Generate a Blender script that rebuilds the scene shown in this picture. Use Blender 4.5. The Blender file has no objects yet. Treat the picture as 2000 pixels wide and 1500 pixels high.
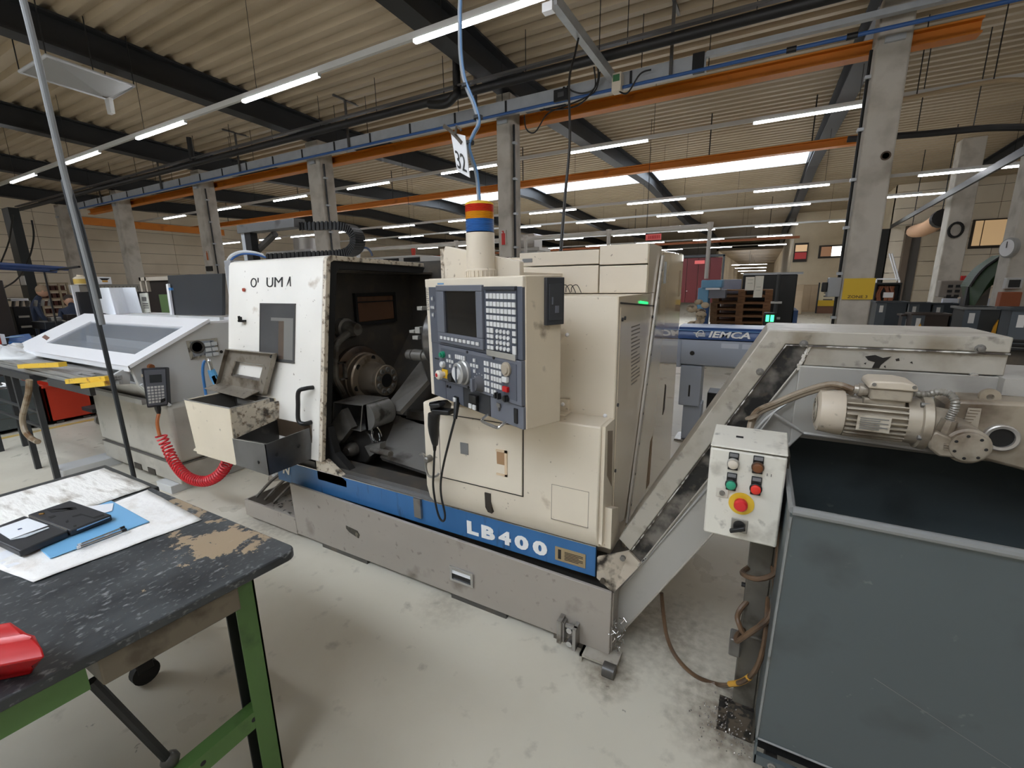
import bpy, bmesh, math, random
from mathutils import Vector, Matrix
random.seed(7)
S = bpy.context.scene
COL = S.collection
# ------------------------------------------------------------------ camera, world, exposure
cam_data = bpy.data.cameras.new('camera'); cam_data.sensor_width = 36.0; cam_data.lens = 870.72 * 36 / 2000
cam_data.clip_start = .02; cam_data.clip_end = 300
cam = bpy.data.objects.new('camera', cam_data); COL.objects.link(cam)
def camera_matrix(pitch=.220882, roll=-.0149055, yaw=-.506404, loc=(0, 0, 1.65)):
    fw = Vector((math.sin(yaw), math.cos(yaw), 0)); rt = Vector((math.cos(yaw), -math.sin(yaw), 0)); up = Vector((0, 0, 1))
    F = fw * math.cos(pitch) - up * math.sin(pitch); U = fw * math.sin(pitch) + up * math.cos(pitch)
    R = rt * math.cos(roll) + U * math.sin(roll); U = -rt * math.sin(roll) + U * math.cos(roll)
    m = Matrix((R, U, -F)).transposed().to_4x4(); m.translation = loc
    return m
cam.matrix_world = camera_matrix(); S.camera = cam
S.view_settings.view_transform = 'Standard'; S.view_settings.look = 'None'
S.view_settings.gamma = 1; S.view_settings.use_curve_mapping = False
S.view_settings.exposure = 0.42
world = bpy.data.worlds.new('world'); S.world = world; world.use_nodes = True
world.node_tree.nodes['Background'].inputs[0].default_value = (.80, .88, 1, 1)
world.node_tree.nodes['Background'].inputs[1].default_value = .5
TUBE = 22.0; SKY = 8.0
S.cycles.max_bounces = 6; S.cycles.diffuse_bounces = 4; S.cycles.glossy_bounces = 3; S.cycles.use_denoising = True
S.cycles.caustics_reflective = False; S.cycles.caustics_refractive = False

# ------------------------------------------------------------------ materials
def lin(c):
    return tuple(((x / 255 + .055) / 1.055) ** 2.4 if x > 10 else x / 255 / 12.92 for x in c)
MATS = {}
def M(name, col, rough=.5, metal=0, dirt=None, amt=.3, scale=6, soft=.12, bump=0, bscale=60, emit=None, est=0, var=.06, stretch=None, alpha=None, trans=0, spec=.5, dirt2=None, amt2=.2, scale2=30, coat=0):
    """painted or bare surface: base colour with slight mottling, optional dirt patches of their own shape, optional fine relief"""
    if name in MATS: return MATS[name]
    m = bpy.data.materials.new(name); m.use_nodes = True; nt = m.node_tree; N = nt.nodes; L = nt.links
    b = N['Principled BSDF']; c = lin(col)
    b.inputs['Roughness'].default_value = rough; b.inputs['Metallic'].default_value = metal
    b.inputs['Specular IOR Level'].default_value = spec; b.inputs['Coat Weight'].default_value = coat
    tc = N.new('ShaderNodeTexCoord'); src = tc.outputs['Object']
    if stretch:
        mp = N.new('ShaderNodeMapping'); mp.inputs['Scale'].default_value = stretch; L.new(src, mp.inputs[0]); src = mp.outputs[0]
    def noise(sc, det=4):
        n = N.new('ShaderNodeTexNoise'); n.inputs['Scale'].default_value = sc; n.inputs['Detail'].default_value = det
        L.new(src, n.inputs['Vector']); return n.outputs['Fac']
    def mix(fac, a, bb):
        x = N.new('ShaderNodeMix'); x.data_type = 'RGBA'; L.new(fac, x.inputs[0])
        if isinstance(a, tuple): x.inputs[6].default_value = (*a, 1)
        else: L.new(a, x.inputs[6])
        if isinstance(bb, tuple): x.inputs[7].default_value = (*bb, 1)
        else: L.new(bb, x.inputs[7])
        return x.outputs[2]
    def ramp(fac, lo, hi):
        r = N.new('ShaderNodeMapRange'); r.inputs[1].default_value = lo; r.inputs[2].default_value = hi; L.new(fac, r.inputs[0]); return r.outputs[0]
    if var:
        out = mix(noise(scale * .5), tuple(x * (1 - var * 2) for x in c), tuple(min(1, x * (1 + var * 2)) for x in c))
    else: out = c
    for d, a, sc in ((dirt, amt, scale), (dirt2, amt2, scale2)):
        if d:
            t = .74 - .42 * a
            out = mix(ramp(noise(sc, 7), t - soft * .5, t + soft * .5), out, lin(d))
    if isinstance(out, tuple): b.inputs['Base Color'].default_value = (*out, 1)
    else: L.new(out, b.inputs['Base Color'])
    if bump:
        bn = N.new('ShaderNodeBump'); bn.inputs['Strength'].default_value = bump; bn.inputs['Distance'].default_value = .01
        L.new(noise(bscale), bn.inputs['Height']); L.new(bn.outputs[0], b.inputs['Normal'])
    if emit:
        b.inputs['Emission Color'].default_value = (*lin(emit), 1); b.inputs['Emission Strength'].default_value = est
    if trans: b.inputs['Transmission Weight'].default_value = trans
    if alpha is not None: b.inputs['Alpha'].default_value = alpha
    MATS[name] = m; return m

# ------------------------------------------------------------------ geometry
class MB:
    def __init__(s): s.v = []; s.f = []
    def add(s, vs, fs):
        o = len(s.v); s.v += [tuple(v) for v in vs]; s.f += [tuple(o + i for i in f) for f in fs]; return s
    def box(s, x0, x1, y0, y1, z0, z1):
        x0, x1 = sorted((x0, x1)); y0, y1 = sorted((y0, y1)); z0, z1 = sorted((z0, z1))
        return s.add([(x0, y0, z0), (x1, y0, z0), (x1, y1, z0), (x0, y1, z0), (x0, y0, z1), (x1, y0, z1), (x1, y1, z1), (x0, y1, z1)],
                     [(0, 3, 2, 1), (4, 5, 6, 7), (0, 1, 5, 4), (1, 2, 6, 5), (2, 3, 7, 6), (3, 0, 4, 7)])
    def prism(s, pts, a, b, axis='x'):
        """polygon pts (two coordinates) extruded between a and b on the axis"""
        n = len(pts)
        ar = sum(pts[i][0] * pts[(i + 1) % n][1] - pts[(i + 1) % n][0] * pts[i][1] for i in range(n))
        if ar < 0: pts = pts[::-1]
        P = {'x': lambda p, t: (t, p[0], p[1]), 'y': lambda p, t: (p[0], t, p[1]), 'z': lambda p, t: (p[0], p[1], t)}[axis]
        a, b = min(a, b), max(a, b)
        vs = [P(p, a) for p in pts] + [P(p, b) for p in pts]
        fs = [tuple(range(n))[::-1], tuple(range(n, 2 * n))] + [(i, (i + 1) % n, n + (i + 1) % n, n + i) for i in range(n)]
        if axis == 'y': fs = [f[::-1] for f in fs]
        return s.add(vs, fs)
    def slab(s, quad, d):
        """quad of four 3-D points given a thickness vector d"""
        q = [Vector(p) for p in quad]; d = Vector(d); k = len(q)
        fs = [tuple(range(k))[::-1], tuple(range(k, 2 * k))] + [(i, (i + 1) % k, k + (i + 1) % k, k + i) for i in range(k)]
        nrm = (q[1] - q[0]).cross(q[2] - q[1])
        if nrm.dot(d) < 0: fs = [f[::-1] for f in fs]
        return s.add(q + [p + d for p in q], fs)
    def tube(s, pts, r, n=8, cap=True, closed=False):
        P = [Vector(p) for p in pts]; rs = r if isinstance(r, (list, tuple)) else [r] * len(P)
        t0 = (P[1] - P[0]).normalized(); u = t0.cross(Vector((0, 0, 1)))
        if u.length < 1e-3: u = t0.cross(Vector((1, 0, 0)))
        u.normalize(); vs = []
        for i, p in enumerate(P):
            t = (P[min(i + 1, len(P) - 1)] - P[max(i - 1, 0)])
            if t.length < 1e-9: t = t0
            t = t.normalized(); u = (u - t * u.dot(t))
            if u.length < 1e-6: u = t.orthogonal()
            u.normalize(); w = t.cross(u)
            vs += [p + (u * math.cos(2 * math.pi * k / n) + w * math.sin(2 * math.pi * k / n)) * rs[i] for k in range(n)]
        fs = []
        for i in range(len(P) - 1):
            for k in range(n): fs.append((i * n + k, i * n + (k + 1) % n, (i + 1) * n + (k + 1) % n, (i + 1) * n + k))
        if cap: fs += [tuple(range(n))[::-1], tuple(range((len(P) - 1) * n, len(P) * n))]
        return s.add(vs, fs)
    def cyl(s, p0, p1, r0, r1=None, n=20): return s.tube([p0, p1], [r0, r0 if r1 is None else r1], n)
    def lathe(s, p, d, prof, n=28, cap=True):
        """profile [(along, radius)] turned about the axis from p in direction d"""
        p = Vector(p); d = Vector(d).normalized(); u = d.orthogonal().normalized(); w = d.cross(u); vs = []; fs = []
        for a, r in prof: vs += [p + d * a + (u * math.cos(2 * math.pi * k / n) + w * math.sin(2 * math.pi * k / n)) * r for k in range(n)]
        for i in range(len(prof) - 1):
            for k in range(n): fs.append((i * n + k, i * n + (k + 1) % n, (i + 1) * n + (k + 1) % n, (i + 1) * n + k))
        if cap: fs += [tuple(range(n))[::-1], tuple(range((len(prof) - 1) * n, len(prof) * n))]
        return s.add(vs, fs)
    def ball(s, c, r, nu=12, nv=8, sc=(1, 1, 1)):
        c = Vector(c); prof = []
        vs = []; fs = []
        for j in range(nv + 1):
            a = math.pi * j / nv
            for k in range(nu):
                b = 2 * math.pi * k / nu
                vs.append((c.x + r * sc[0] * math.sin(a) * math.cos(b), c.y + r * sc[1] * math.sin(a) * math.sin(b), c.z + r * sc[2] * math.cos(a)))
        for j in range(nv):
            for k in range(nu): fs.append((j * nu + k, (j + 1) * nu + k, (j + 1) * nu + (k + 1) % nu, j * nu + (k + 1) % nu))
        return s.add(vs, fs)
def smooth_path(pts, k=6):
    P = [Vector(p) for p in pts]; out = []
    for i in range(len(P) - 1):
        a, b, c, d = P[max(i - 1, 0)], P[i], P[i + 1], P[min(i + 2, len(P) - 1)]
        for j in range(k):
            t = j / k
            out.append(.5 * ((2 * b) + (c - a) * t + (2 * a - 5 * b + 4 * c - d) * t * t + (3 * b - a - 3 * c + d) * t ** 3))
    return out + [P[-1]]
def world_of(o):
    m = Matrix.Identity(4)
    while o: m = o.matrix_basis @ m; o = o.parent
    return m
def ob(name, mb, mat, parent=None, bevel=0, smooth=True, angle=35, local=False, label=None, kind=None, seg=2):
    """one mesh object; vertices are given in world space unless local"""
    me = bpy.data.meshes.new(name)
    if isinstance(mb, bpy.types.Mesh): me = mb
    else:
        vs = mb.v
        if parent is not None and not local:
            inv = world_of(parent).inverted(); vs = [inv @ Vector(v) for v in vs]
        me.from_pydata([tuple(v) for v in vs], [], mb.f); me.update()
        if mat: me.materials.append(mat)
        if smooth:
            me.polygons.foreach_set('use_smooth', [True] * len(me.polygons)); me.set_sharp_from_angle(angle=math.radians(angle))
    o = bpy.data.objects.new(name, me); COL.objects.link(o)
    if parent is not None: o.parent = parent
    if bevel:
        md = o.modifiers.new('bevel', 'BEVEL'); md.width = bevel; md.segments = seg; md.limit_method = 'ANGLE'; md.angle_limit = .7
    if label: o['label'] = label
    if kind: o['kind'] = kind
    return o
def tag(o, label, cat, group=None, kind=None):
    o['label'] = label; o['category'] = cat
    if group: o['group'] = group
    if kind: o['kind'] = kind
    return o
def thing(name, label, cat, loc=(0, 0, 0), rz=0, group=None):
    o = bpy.data.objects.new(name, None); COL.objects.link(o); o.empty_display_size = .1
    o.location = loc; o.rotation_euler = (0, 0, rz)
    return tag(o, label, cat, group)
def copy_tree(o, parent=None):
    c = o.copy(); COL.objects.link(c)
    if parent is not None: c.parent = parent
    for ch in list(o.children): copy_tree(ch, c)
    return c
def text_mesh(string, height, bold=0, extrude=.0015, spacing=1, shear=0):
    cu = bpy.data.curves.new('lettering', 'FONT'); cu.body = string; cu.size = 1; cu.extrude = 0; cu.offset = bold
    cu.space_character = spacing; cu.shear = shear; cu.resolution_u = 3
    t = bpy.data.objects.new('lettering_source', cu); COL.objects.link(t)
    dg = bpy.context.evaluated_depsgraph_get(); dg.update()
    me = bpy.data.meshes.new_from_object(t.evaluated_get(dg)); bpy.data.objects.remove(t); bpy.data.curves.remove(cu)
    xs = [v.co.x for v in me.vertices]; ys = [v.co.y for v in me.vertices]
    x0, y0, w, h = min(xs), min(ys), max(xs) - min(xs), max(ys) - min(ys)
    vs = [((v.co.x - x0) / h * height, (v.co.y - y0) / h * height) for v in me.vertices]; fs = [tuple(p.vertices) for p in me.polygons]
    edges = {}
    for f in fs:
        for i in range(len(f)): edges[(f[i], f[(i + 1) % len(f)])] = edges.get((f[i], f[(i + 1) % len(f)]), 0) + 1
    rim = [e for e in edges if (e[1], e[0]) not in edges]
    bpy.data.meshes.remove(me)
    return vs, fs, rim, w / h * height
def letters(name, string, origin, right, up, height, mat, parent=None, bold=0, thick=.002, width=None, local=False, spacing=1, shear=0, centre=False):
    """raised flat lettering starting at origin, running along right"""
    vs, fs, rim, w = text_mesh(string, height, bold, spacing=spacing, shear=shear)
    r = Vector(right).normalized(); u = Vector(up).normalized(); n = r.cross(u); o = Vector(origin); kx = (width / w) if width else 1
    if centre: o = o - r * w * kx / 2 - u * height / 2
    k = len(vs); P = [o + r * a * kx + u * b for a, b in vs]
    m = MB(); m.add(P + [p + n * thick for p in P], [f[::-1] for f in fs] + [tuple(i + k for i in f) for f in fs] + [(a, b, b + k, a + k) for a, b in rim])
    if (r.cross(u)).dot(n) < 0: m.f = [f[::-1] for f in m.f]
    return ob(name, m, mat, parent, smooth=False, local=local)
def frange(a, b, s):
    while a < b - 1e-6: yield a; a += s
ORD = ['first', 'second', 'third', 'fourth', 'fifth', 'sixth', 'seventh', 'eighth', 'ninth', 'tenth', 'eleventh', 'twelfth', 'thirteenth', 'fourteenth', 'fifteenth', 'sixteenth', 'seventeenth', 'eighteenth', 'nineteenth', 'twentieth']

# shared materials
cream = M('cream_paint', (226, 215, 196), .38, dirt=(150, 128, 98), amt=.03, scale=5, soft=.1, dirt2=(120, 105, 85), amt2=.02, scale2=40)
door_white = M('door_offwhite', (236, 232, 223), .36, dirt=(170, 150, 122), amt=.0, scale=5, soft=.1, dirt2=(120, 105, 85), amt2=.0, scale2=40)
worn_cream = M('worn_cream_paint', (214, 203, 184), .45, dirt=(64, 56, 48), amt=.30, scale=16, soft=.14, dirt2=(120, 100, 78), amt2=.34, scale2=45)
grey_base = M('base_grey_paint', (158, 150, 140), .45, dirt=(100, 90, 80), amt=.1, scale=5, soft=.2, dirt2=(70, 62, 55), amt2=.02, scale2=25)
dark_in = M('oily_black_steel', (74, 71, 67), .35, dirt=(98, 88, 76), amt=.3, scale=7, soft=.2)
dark_plate = M('oily_dark_plate', (122, 119, 114), .3, metal=.3, dirt=(80, 76, 70), amt=.35, scale=5, soft=.25)
black = M('black_plastic', (22, 22, 23), .45, var=.02)
black_rubber = M('black_rubber', (18, 18, 18), .7, var=.02)
steel = M('worn_steel', (170, 168, 164), .32, metal=.85, dirt=(95, 84, 72), amt=.25, scale=10, soft=.2)
bright_steel = M('bright_steel', (205, 205, 205), .22, metal=.9, var=.03)
brushed = M('satin_steel_sheet', (150, 150, 150), .3, metal=.8, dirt=(80, 76, 72), amt=.3, scale=4, soft=.3)
galv = M('galvanised_steel', (180, 184, 188), .42, metal=.3, var=.08, scale=14)
blue_paint = M('machine_blue_paint', (56, 108, 160), .4, dirt=(48, 76, 104), amt=.22, scale=7, soft=.12, stretch=(3, 3, .6))
white_paint = M('white_paint', (236, 237, 240), .4, var=.02)
lightgrey = M('light_grey_paint', (196, 197, 196), .42, dirt=(150, 146, 138), amt=.1, scale=5)
silver = M('silver_grey_paint', (170, 167, 160), .4, metal=.15, dirt=(110, 103, 95), amt=.2, scale=4, soft=.25)
dirty_silver = M('dirty_silver_paint', (178, 172, 160), .42, metal=.15, dirt=(128, 116, 98), amt=.22, scale=6, soft=.25, dirt2=(52, 46, 40), amt2=.04, scale2=22)
mottled = M('scuffed_black_band', (118, 112, 104), .5, dirt=(24, 23, 22), amt=.6, scale=7, soft=.12, dirt2=(70, 62, 54), amt2=.25, scale2=40)
letter_white = M('letter_white', (238, 238, 236), .5, var=0)
letter_black = M('letter_black', (30, 29, 28), .5, var=0)
red = M('red_plastic', (184, 20, 24), .3, var=.03)
green_btn = M('green_button', (30, 140, 105), .35, var=0)
amber = M('amber_button', (110, 62, 24), .35, var=0)
yellow = M('yellow_paint', (224, 180, 40), .5, dirt=(150, 110, 40), amt=.12, scale=12)
key_white = M('key_white', (212, 212, 210), .5, var=0)
panel_grey = M('console_grey_panel', (84, 88, 98), .42, var=.03)
panel_grey2 = M('console_lighter_grey', (104, 107, 116), .42, var=.03)
glass_dark = M('dark_screen_glass', (30, 29, 28), .12, var=0)
concrete = M('column_concrete', (194, 188, 178), .8, dirt=(150, 142, 130), amt=.3, scale=3, soft=.3, bump=.1, bscale=40)
beam_mat = M('dark_roof_steel', (34, 35, 36), .55, var=.05)
orange = M('orange_crane_paint', (210, 124, 30), .55, dirt=(184, 104, 26), amt=.2, scale=3)
pipe_black = M('black_pipe', (26, 26, 27), .5, var=.03)
blue_pipe_m = M('blue_pipe', (52, 96, 160), .45, var=.03)
wood = M('weathered_pallet_wood', (132, 94, 62), .8, dirt=(92, 62, 40), amt=.35, scale=6, soft=.3, stretch=(1, 6, 6))
bin_grey = M('bin_grey_paint', (80, 88, 90), .42, dirt=(64, 68, 70), amt=.2, scale=4, soft=.2, dirt2=(150, 150, 146), amt2=-.12, scale2=22)
rim_grey = M('bin_rim_grey', (140, 142, 142), .4, metal=.3, dirt=(90, 86, 80), amt=.2, scale=12)
# ================================================================== THE HALL
def zb(y):      # underside of the pitched roof beams: valley over the column line, ridges half a bay away
    t = (y - 7.2) % 20.6; t = min(t, 20.6 - t)
    return 4.68 + .036 * t
floor_m = M('polished_floor', (204, 198, 182), .34, dirt=(182, 172, 154), amt=.24, scale=.8, soft=.3, dirt2=(106, 98, 88), amt2=-.06, scale2=9, spec=.4)
def floor_details(m):
    nt = m.node_tree; N = nt.nodes; L = nt.links; b = N['Principled BSDF']
    tc = N.new('ShaderNodeTexCoord'); base = b.inputs['Base Color'].links[0].from_socket
    n = N.new('ShaderNodeTexNoise'); n.inputs['Scale'].default_value = 2.2; n.inputs['Detail'].default_value = 6; L.new(tc.outputs['Object'], n.inputs['Vector'])
    r = N.new('ShaderNodeMapRange'); r.inputs[1].default_value = .35; r.inputs[2].default_value = .7; r.inputs[3].default_value = .26; r.inputs[4].default_value = .5
    L.new(n.outputs['Fac'], r.inputs[0]); L.new(r.outputs[0], b.inputs['Roughness'])
    # small oil spots and scuffs
    v = N.new('ShaderNodeTexVoronoi'); v.inputs['Scale'].default_value = 11; v.inputs['Randomness'].default_value = 1
    n2 = N.new('ShaderNodeTexNoise'); n2.inputs['Scale'].default_value = 30; n2.inputs['Detail'].default_value = 3; L.new(tc.outputs['Object'], n2.inputs['Vector'])
    ad = N.new('ShaderNodeVectorMath'); ad.operation = 'MULTIPLY_ADD'; ad.inputs[1].default_value = (.09, .09, .09); L.new(n2.outputs['Color'], ad.inputs[0]); L.new(tc.outputs['Object'], ad.inputs[2]); L.new(ad.outputs[0], v.inputs['Vector'])
    wn = N.new('ShaderNodeMath'); wn.operation = 'GREATER_THAN'; wn.inputs[1].default_value = .9
    sp = N.new('ShaderNodeSeparateColor'); L.new(v.outputs['Color'], sp.inputs[0]); L.new(sp.outputs[0], wn.inputs[0])
    ds = N.new('ShaderNodeMapRange'); ds.inputs[1].default_value = .04; ds.inputs[2].default_value = .1; ds.inputs[3].default_value = .6; ds.inputs[4].default_value = 0; L.new(v.outputs['Distance'], ds.inputs[0])
    mu = N.new('ShaderNodeMath'); mu.operation = 'MULTIPLY'; L.new(wn.outputs[0], mu.inputs[0]); L.new(ds.outputs[0], mu.inputs[1])
    mx = N.new('ShaderNodeMix'); mx.data_type = 'RGBA'; mx.inputs[7].default_value = (*lin((92, 88, 82)), 1); L.new(mu.outputs[0], mx.inputs[0]); L.new(base, mx.inputs[6]); out = mx.outputs[2]
    # oil grime soaked into the floor round the conveyor foot, the jack wheel and the bin
    for c, r0, k in (((.05, 1.60, 0), .34, .75), ((-.44, 1.60, 0), .20, .7), ((-.25, 1.95, 0), .45, .5), ((-1.3, 1.62, 0), .25, .3), ((-2.9, 1.7, 0), .5, .4)):
        d = N.new('ShaderNodeVectorMath'); d.operation = 'DISTANCE'; d.inputs[1].default_value = c; L.new(tc.outputs['Object'], d.inputs[0])
        f1 = N.new('ShaderNodeMapRange'); f1.inputs[1].default_value = r0; f1.inputs[2].default_value = 0; f1.inputs[3].default_value = 0; f1.inputs[4].default_value = 1.1; L.new(d.outputs['Value'], f1.inputs[0])
        f2 = N.new('ShaderNodeMath'); f2.operation = 'MULTIPLY'; L.new(f1.outputs[0], f2.inputs[0]); L.new(n2.outputs['Fac'], f2.inputs[1])
        f3 = N.new('ShaderNodeMapRange'); f3.inputs[1].default_value = .12; f3.inputs[2].default_value = .55; f3.inputs[4].default_value = k; L.new(f2.outputs[0], f3.inputs[0])
        m3 = N.new('ShaderNodeMix'); m3.data_type = 'RGBA'; m3.inputs[7].default_value = (*lin((96, 80, 62)), 1); L.new(f3.outputs[0], m3.inputs[0]); L.new(out, m3.inputs[6]); out = m3.outputs[2]
    L.new(out, b.inputs['Base Color'])
floor_details(floor_m)
ob('floor', MB().box(-27, 22, -12, 92, -.2, 0), floor_m, kind='structure', smooth=False)
deck_m = M('corrugated_deck', (173, 157, 132), .55, dirt=(154, 138, 114), amt=.2, scale=.7, soft=.4, spec=.3)
m = MB(); prof = []; per = .28
for i in range(int((60 + 12) / per)):
    y = -12 + i * per
    for dy, dz in ((0, 0), (.10, 0), (.14, .075), (.24, .075)):
        prof.append((y + dy, zb(y + dy) + .42 + dz))
ridges = [(-4.3, -1.9), (16.3, 18.7)]
def deck_strip(x0, x1, holes):
    k = len(prof); vs = [(x0, *p) for p in prof] + [(x1, *p) for p in prof]
    fs = [(i, k + i, k + i + 1, i + 1) for i in range(k - 1) if not (holes and any(a < prof[i][0] < b for a, b in ridges))]
    m.add(vs, [f[::-1] for f in fs])
deck_strip(-27, -13, False); deck_strip(-13, .9, True); deck_strip(.9, 22, False)
ob('ceiling', m, deck_m, kind='structure', smooth=False)
# skylights along the ridges: curbs, glazing bars and panes
sky_pane = M('skylight_pane', (240, 245, 250), .5, emit=(235, 244, 255), est=SKY, var=0)
curb_m = M('skylight_curb_white', (214, 220, 228), .5, var=.02)
for wi, (a, b) in enumerate(ridges):
    z0 = zb((a + b) / 2) + .40
    m = MB()
    for y in (a, b): m.box(-13, .9, y - .02, y + .02, z0 - .05, z0 + .5)
    for x in (-13, .9): m.box(x - .02, x + .02, a, b, z0 - .05, z0 + .5)
    w = ob(f'window_{wi + 1}', m, curb_m, kind='structure', smooth=False)
    pane = None
    for i in range(12):
        x0 = -13 + i * 13.9 / 12
        for y0, y1, za, zc in ((a, (a + b) / 2, z0 + .45, z0 + .62), ((a + b) / 2, b, z0 + .62, z0 + .45)):
            ob('pane', MB().slab([(x0 + .03, y0, za), (x0 + 1.13, y0, za), (x0 + 1.13, y1, zc), (x0 + .03, y1, zc)], (0, 0, .02)), sky_pane, w, smooth=False)
    m = MB()
    for i in range(13):
        x0 = -13 + i * 13.9 / 12; m.slab([(x0 - .03, a, z0 + .43), (x0 + .03, a, z0 + .43), (x0 + .03, (a + b) / 2, z0 + .6), (x0 - .03, (a + b) / 2, z0 + .6)], (0, 0, .06))
        m.slab([(x0 - .03, (a + b) / 2, z0 + .6), (x0 + .03, (a + b) / 2, z0 + .6), (x0 + .03, b, z0 + .43), (x0 - .03, b, z0 + .43)], (0, 0, .06))
    ob('glazing_bar', m, galv, w, smooth=False)
    ob('ridge_bar', MB().box(-13, .9, a + .75, a + .92, z0 + .30, z0 + .40), M('curb_blue_grey', (120, 132, 148), .5), w, smooth=False)
    for i in range(11): ob('cross_bar', MB().box(-13 + (i + 1) * 13.9 / 12 - .03, -13 + (i + 1) * 13.9 / 12 + .03, a + .02, a + .75, z0 + .33, z0 + .40), M('curb_blue_grey', (120, 132, 148)), w, smooth=False)

# walls with their horizontal cladding panels
panel_m = M('wall_panel_cream', (242, 230, 210), .6, dirt=(222, 208, 186), amt=.2, scale=.6, soft=.3)
wall_core = M('wall_core', (120, 104, 84), .8)
def clad(name, along, a0, a1, at, facing, z1=5.9, h=.5, w=4.6, mat=panel_m, skip=None):
    m = MB()
    if along == 'y': m.box(at, at - facing * .2, a0, a1, 0, z1)
    else: m.box(a0, a1, at, at - facing * .2, 0, z1)
    wo = ob(name, m, wall_core, kind='structure', smooth=False)
    src = {}
    for x in frange(a0, a1, w):
        for z in frange(0, z1, h):
            xe = min(x + w, a1); ze = min(z + h, z1)
            if skip and skip(x, xe, z, ze): continue
            m = MB(); k = (round(xe - x, 3), round(ze - z, 3))
            if along == 'y': m.box(at, at + facing * .04, x + .008, xe - .008, z + .008, ze - .008)
            else: m.box(x + .008, xe - .008, at, at + facing * .04, z + .008, ze - .008)
            ob('wall_panel', m, mat, wo, smooth=False)
    return wo
clad('wall_left', 'y', -12, 60, -25.5, 1, w=4.8, h=.47)
grey_wall = M('back_wall_grey', (150, 144, 134), .7, dirt=(126, 118, 106), amt=.2, scale=.5, soft=.4)
clad('wall_back', 'x', -25.5, -4.2, 48, -1, h=1.4, w=5.5, mat=grey_wall)
cream_wall = M('plaster_wall_cream', (244, 230, 204), .7, dirt=(200, 182, 150), amt=.15, scale=.5, soft=.4)
ob('wall_right_plaster'.replace('_plaster', ''), MB().box(1.25, 4.3, 30, 30.2, 0, 5.9), cream_wall, kind='structure', smooth=False)
ob('wall_passage', MB().box(1.25, 1.45, 30.2, 90, 0, 5.9).box(-4.2, -4.0, 48, 90, 0, 5.9).box(-4.2, 1.45, 90, 90.2, 0, 5.9), cream_wall, kind='structure', smooth=False)
ob('ceiling_passage', MB().box(-4.2, 1.45, 48, 90, 4.4, 4.6), deck_m, kind='structure', smooth=False)
ob('wall_front', MB().box(-27, 22, -12.2, -12, 0, 6.2), panel_m, kind='structure', smooth=False)
ob('wall_east', MB().box(13.5, 13.7, -12, 30, 0, 6.2), panel_m, kind='structure', smooth=False)
ob('wall_roof_back', MB().box(-27, 14, 59.8, 60, 4.5, 6.4), grey_wall, kind='structure', smooth=False)
clad('wall_loading', 'x', 4.3, 13.5, 24, -1, h=.62, w=3.07, skip=lambda x, xe, z, ze: False)
ob('wall_side', MB().box(4.3, 4.5, 24, 30, 0, 6), cream_wall, kind='structure', smooth=False)
lit_pane = M('lit_office_window', (240, 240, 235), .3, emit=(245, 245, 235), est=2.2, var=0)
frame_dark = M('dark_window_frame', (52, 46, 40), .5)
w3 = ob('window_3', MB().box(2.45, 3.55, 29.9, 30, 2.75, 3.42), frame_dark, kind='structure', smooth=False)
ob('pane', MB().box(2.55, 3.0, 29.88, 29.9, 2.85, 3.34), M('brown_room_window', (150, 110, 80), .3, emit=(150, 110, 80), est=.35, var=0), w3, smooth=False)
ob('pane', MB().box(3.02, 3.5, 29.88, 29.9, 2.85, 3.34), lit_pane, w3, smooth=False)
w4 = ob('window_4', MB().box(1.3, 1.95, 29.9, 30, 2.6, 3.6), frame_dark, kind='structure', smooth=False)
ob('pane', MB().box(1.36, 1.9, 29.88, 29.9, 3.15, 3.5), M('beige_room_window', (214, 180, 140), .3, emit=(214, 180, 140), est=.5, var=0), w4, smooth=False)
ob('pane', MB().box(1.36, 1.9, 29.88, 29.9, 2.75, 3.1), M('red_room_window', (180, 40, 40), .3, emit=(150, 30, 30), est=.25, var=0), w4, smooth=False)
w5 = ob('window_5', MB().box(6.7, 8.0, 23.9, 23.97, 2.7, 3.75), frame_dark, kind='structure', smooth=False)
for x in (6.75, 7.0):
    ob('pane', MB().box(x + .02, (6.98 if x < 6.9 else 7.75), 23.86, 23.9, 2.8, 3.7), M('tan_window_pane', (212, 182, 140), .3, emit=(205, 170, 125), est=.35, var=0), w5, smooth=False)
# sectional door and the dark stair opening beside it
d1 = ob('door_1', MB().box(4.75, 4.95, 23.7, 23.95, 0, 3.5).box(6.15, 6.35, 23.7, 23.95, 0, 3.5).box(4.75, 6.35, 23.7, 23.95, 3.4, 3.65), M('door_frame_brown', (112, 98, 84), .6), kind='structure', smooth=False)
for k in range(6): ob('door_panel', MB().box(5.25, 6.15, 23.84, 23.92, .05 + k * .56, .59 + k * .56), M('door_panel_cream', (206, 192, 168), .5), d1, smooth=False)
ob('jamb', MB().box(4.95, 5.25, 23.8, 23.95, 0, 3.4), M('door_jamb_grey', (88, 84, 80), .5), d1, smooth=False)
d2 = ob('door_2', MB().box(3.55, 4.25, 23.9, 24, 0, 3.6), M('dark_doorway', (30, 30, 28), .6), kind='structure', smooth=False)

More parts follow.
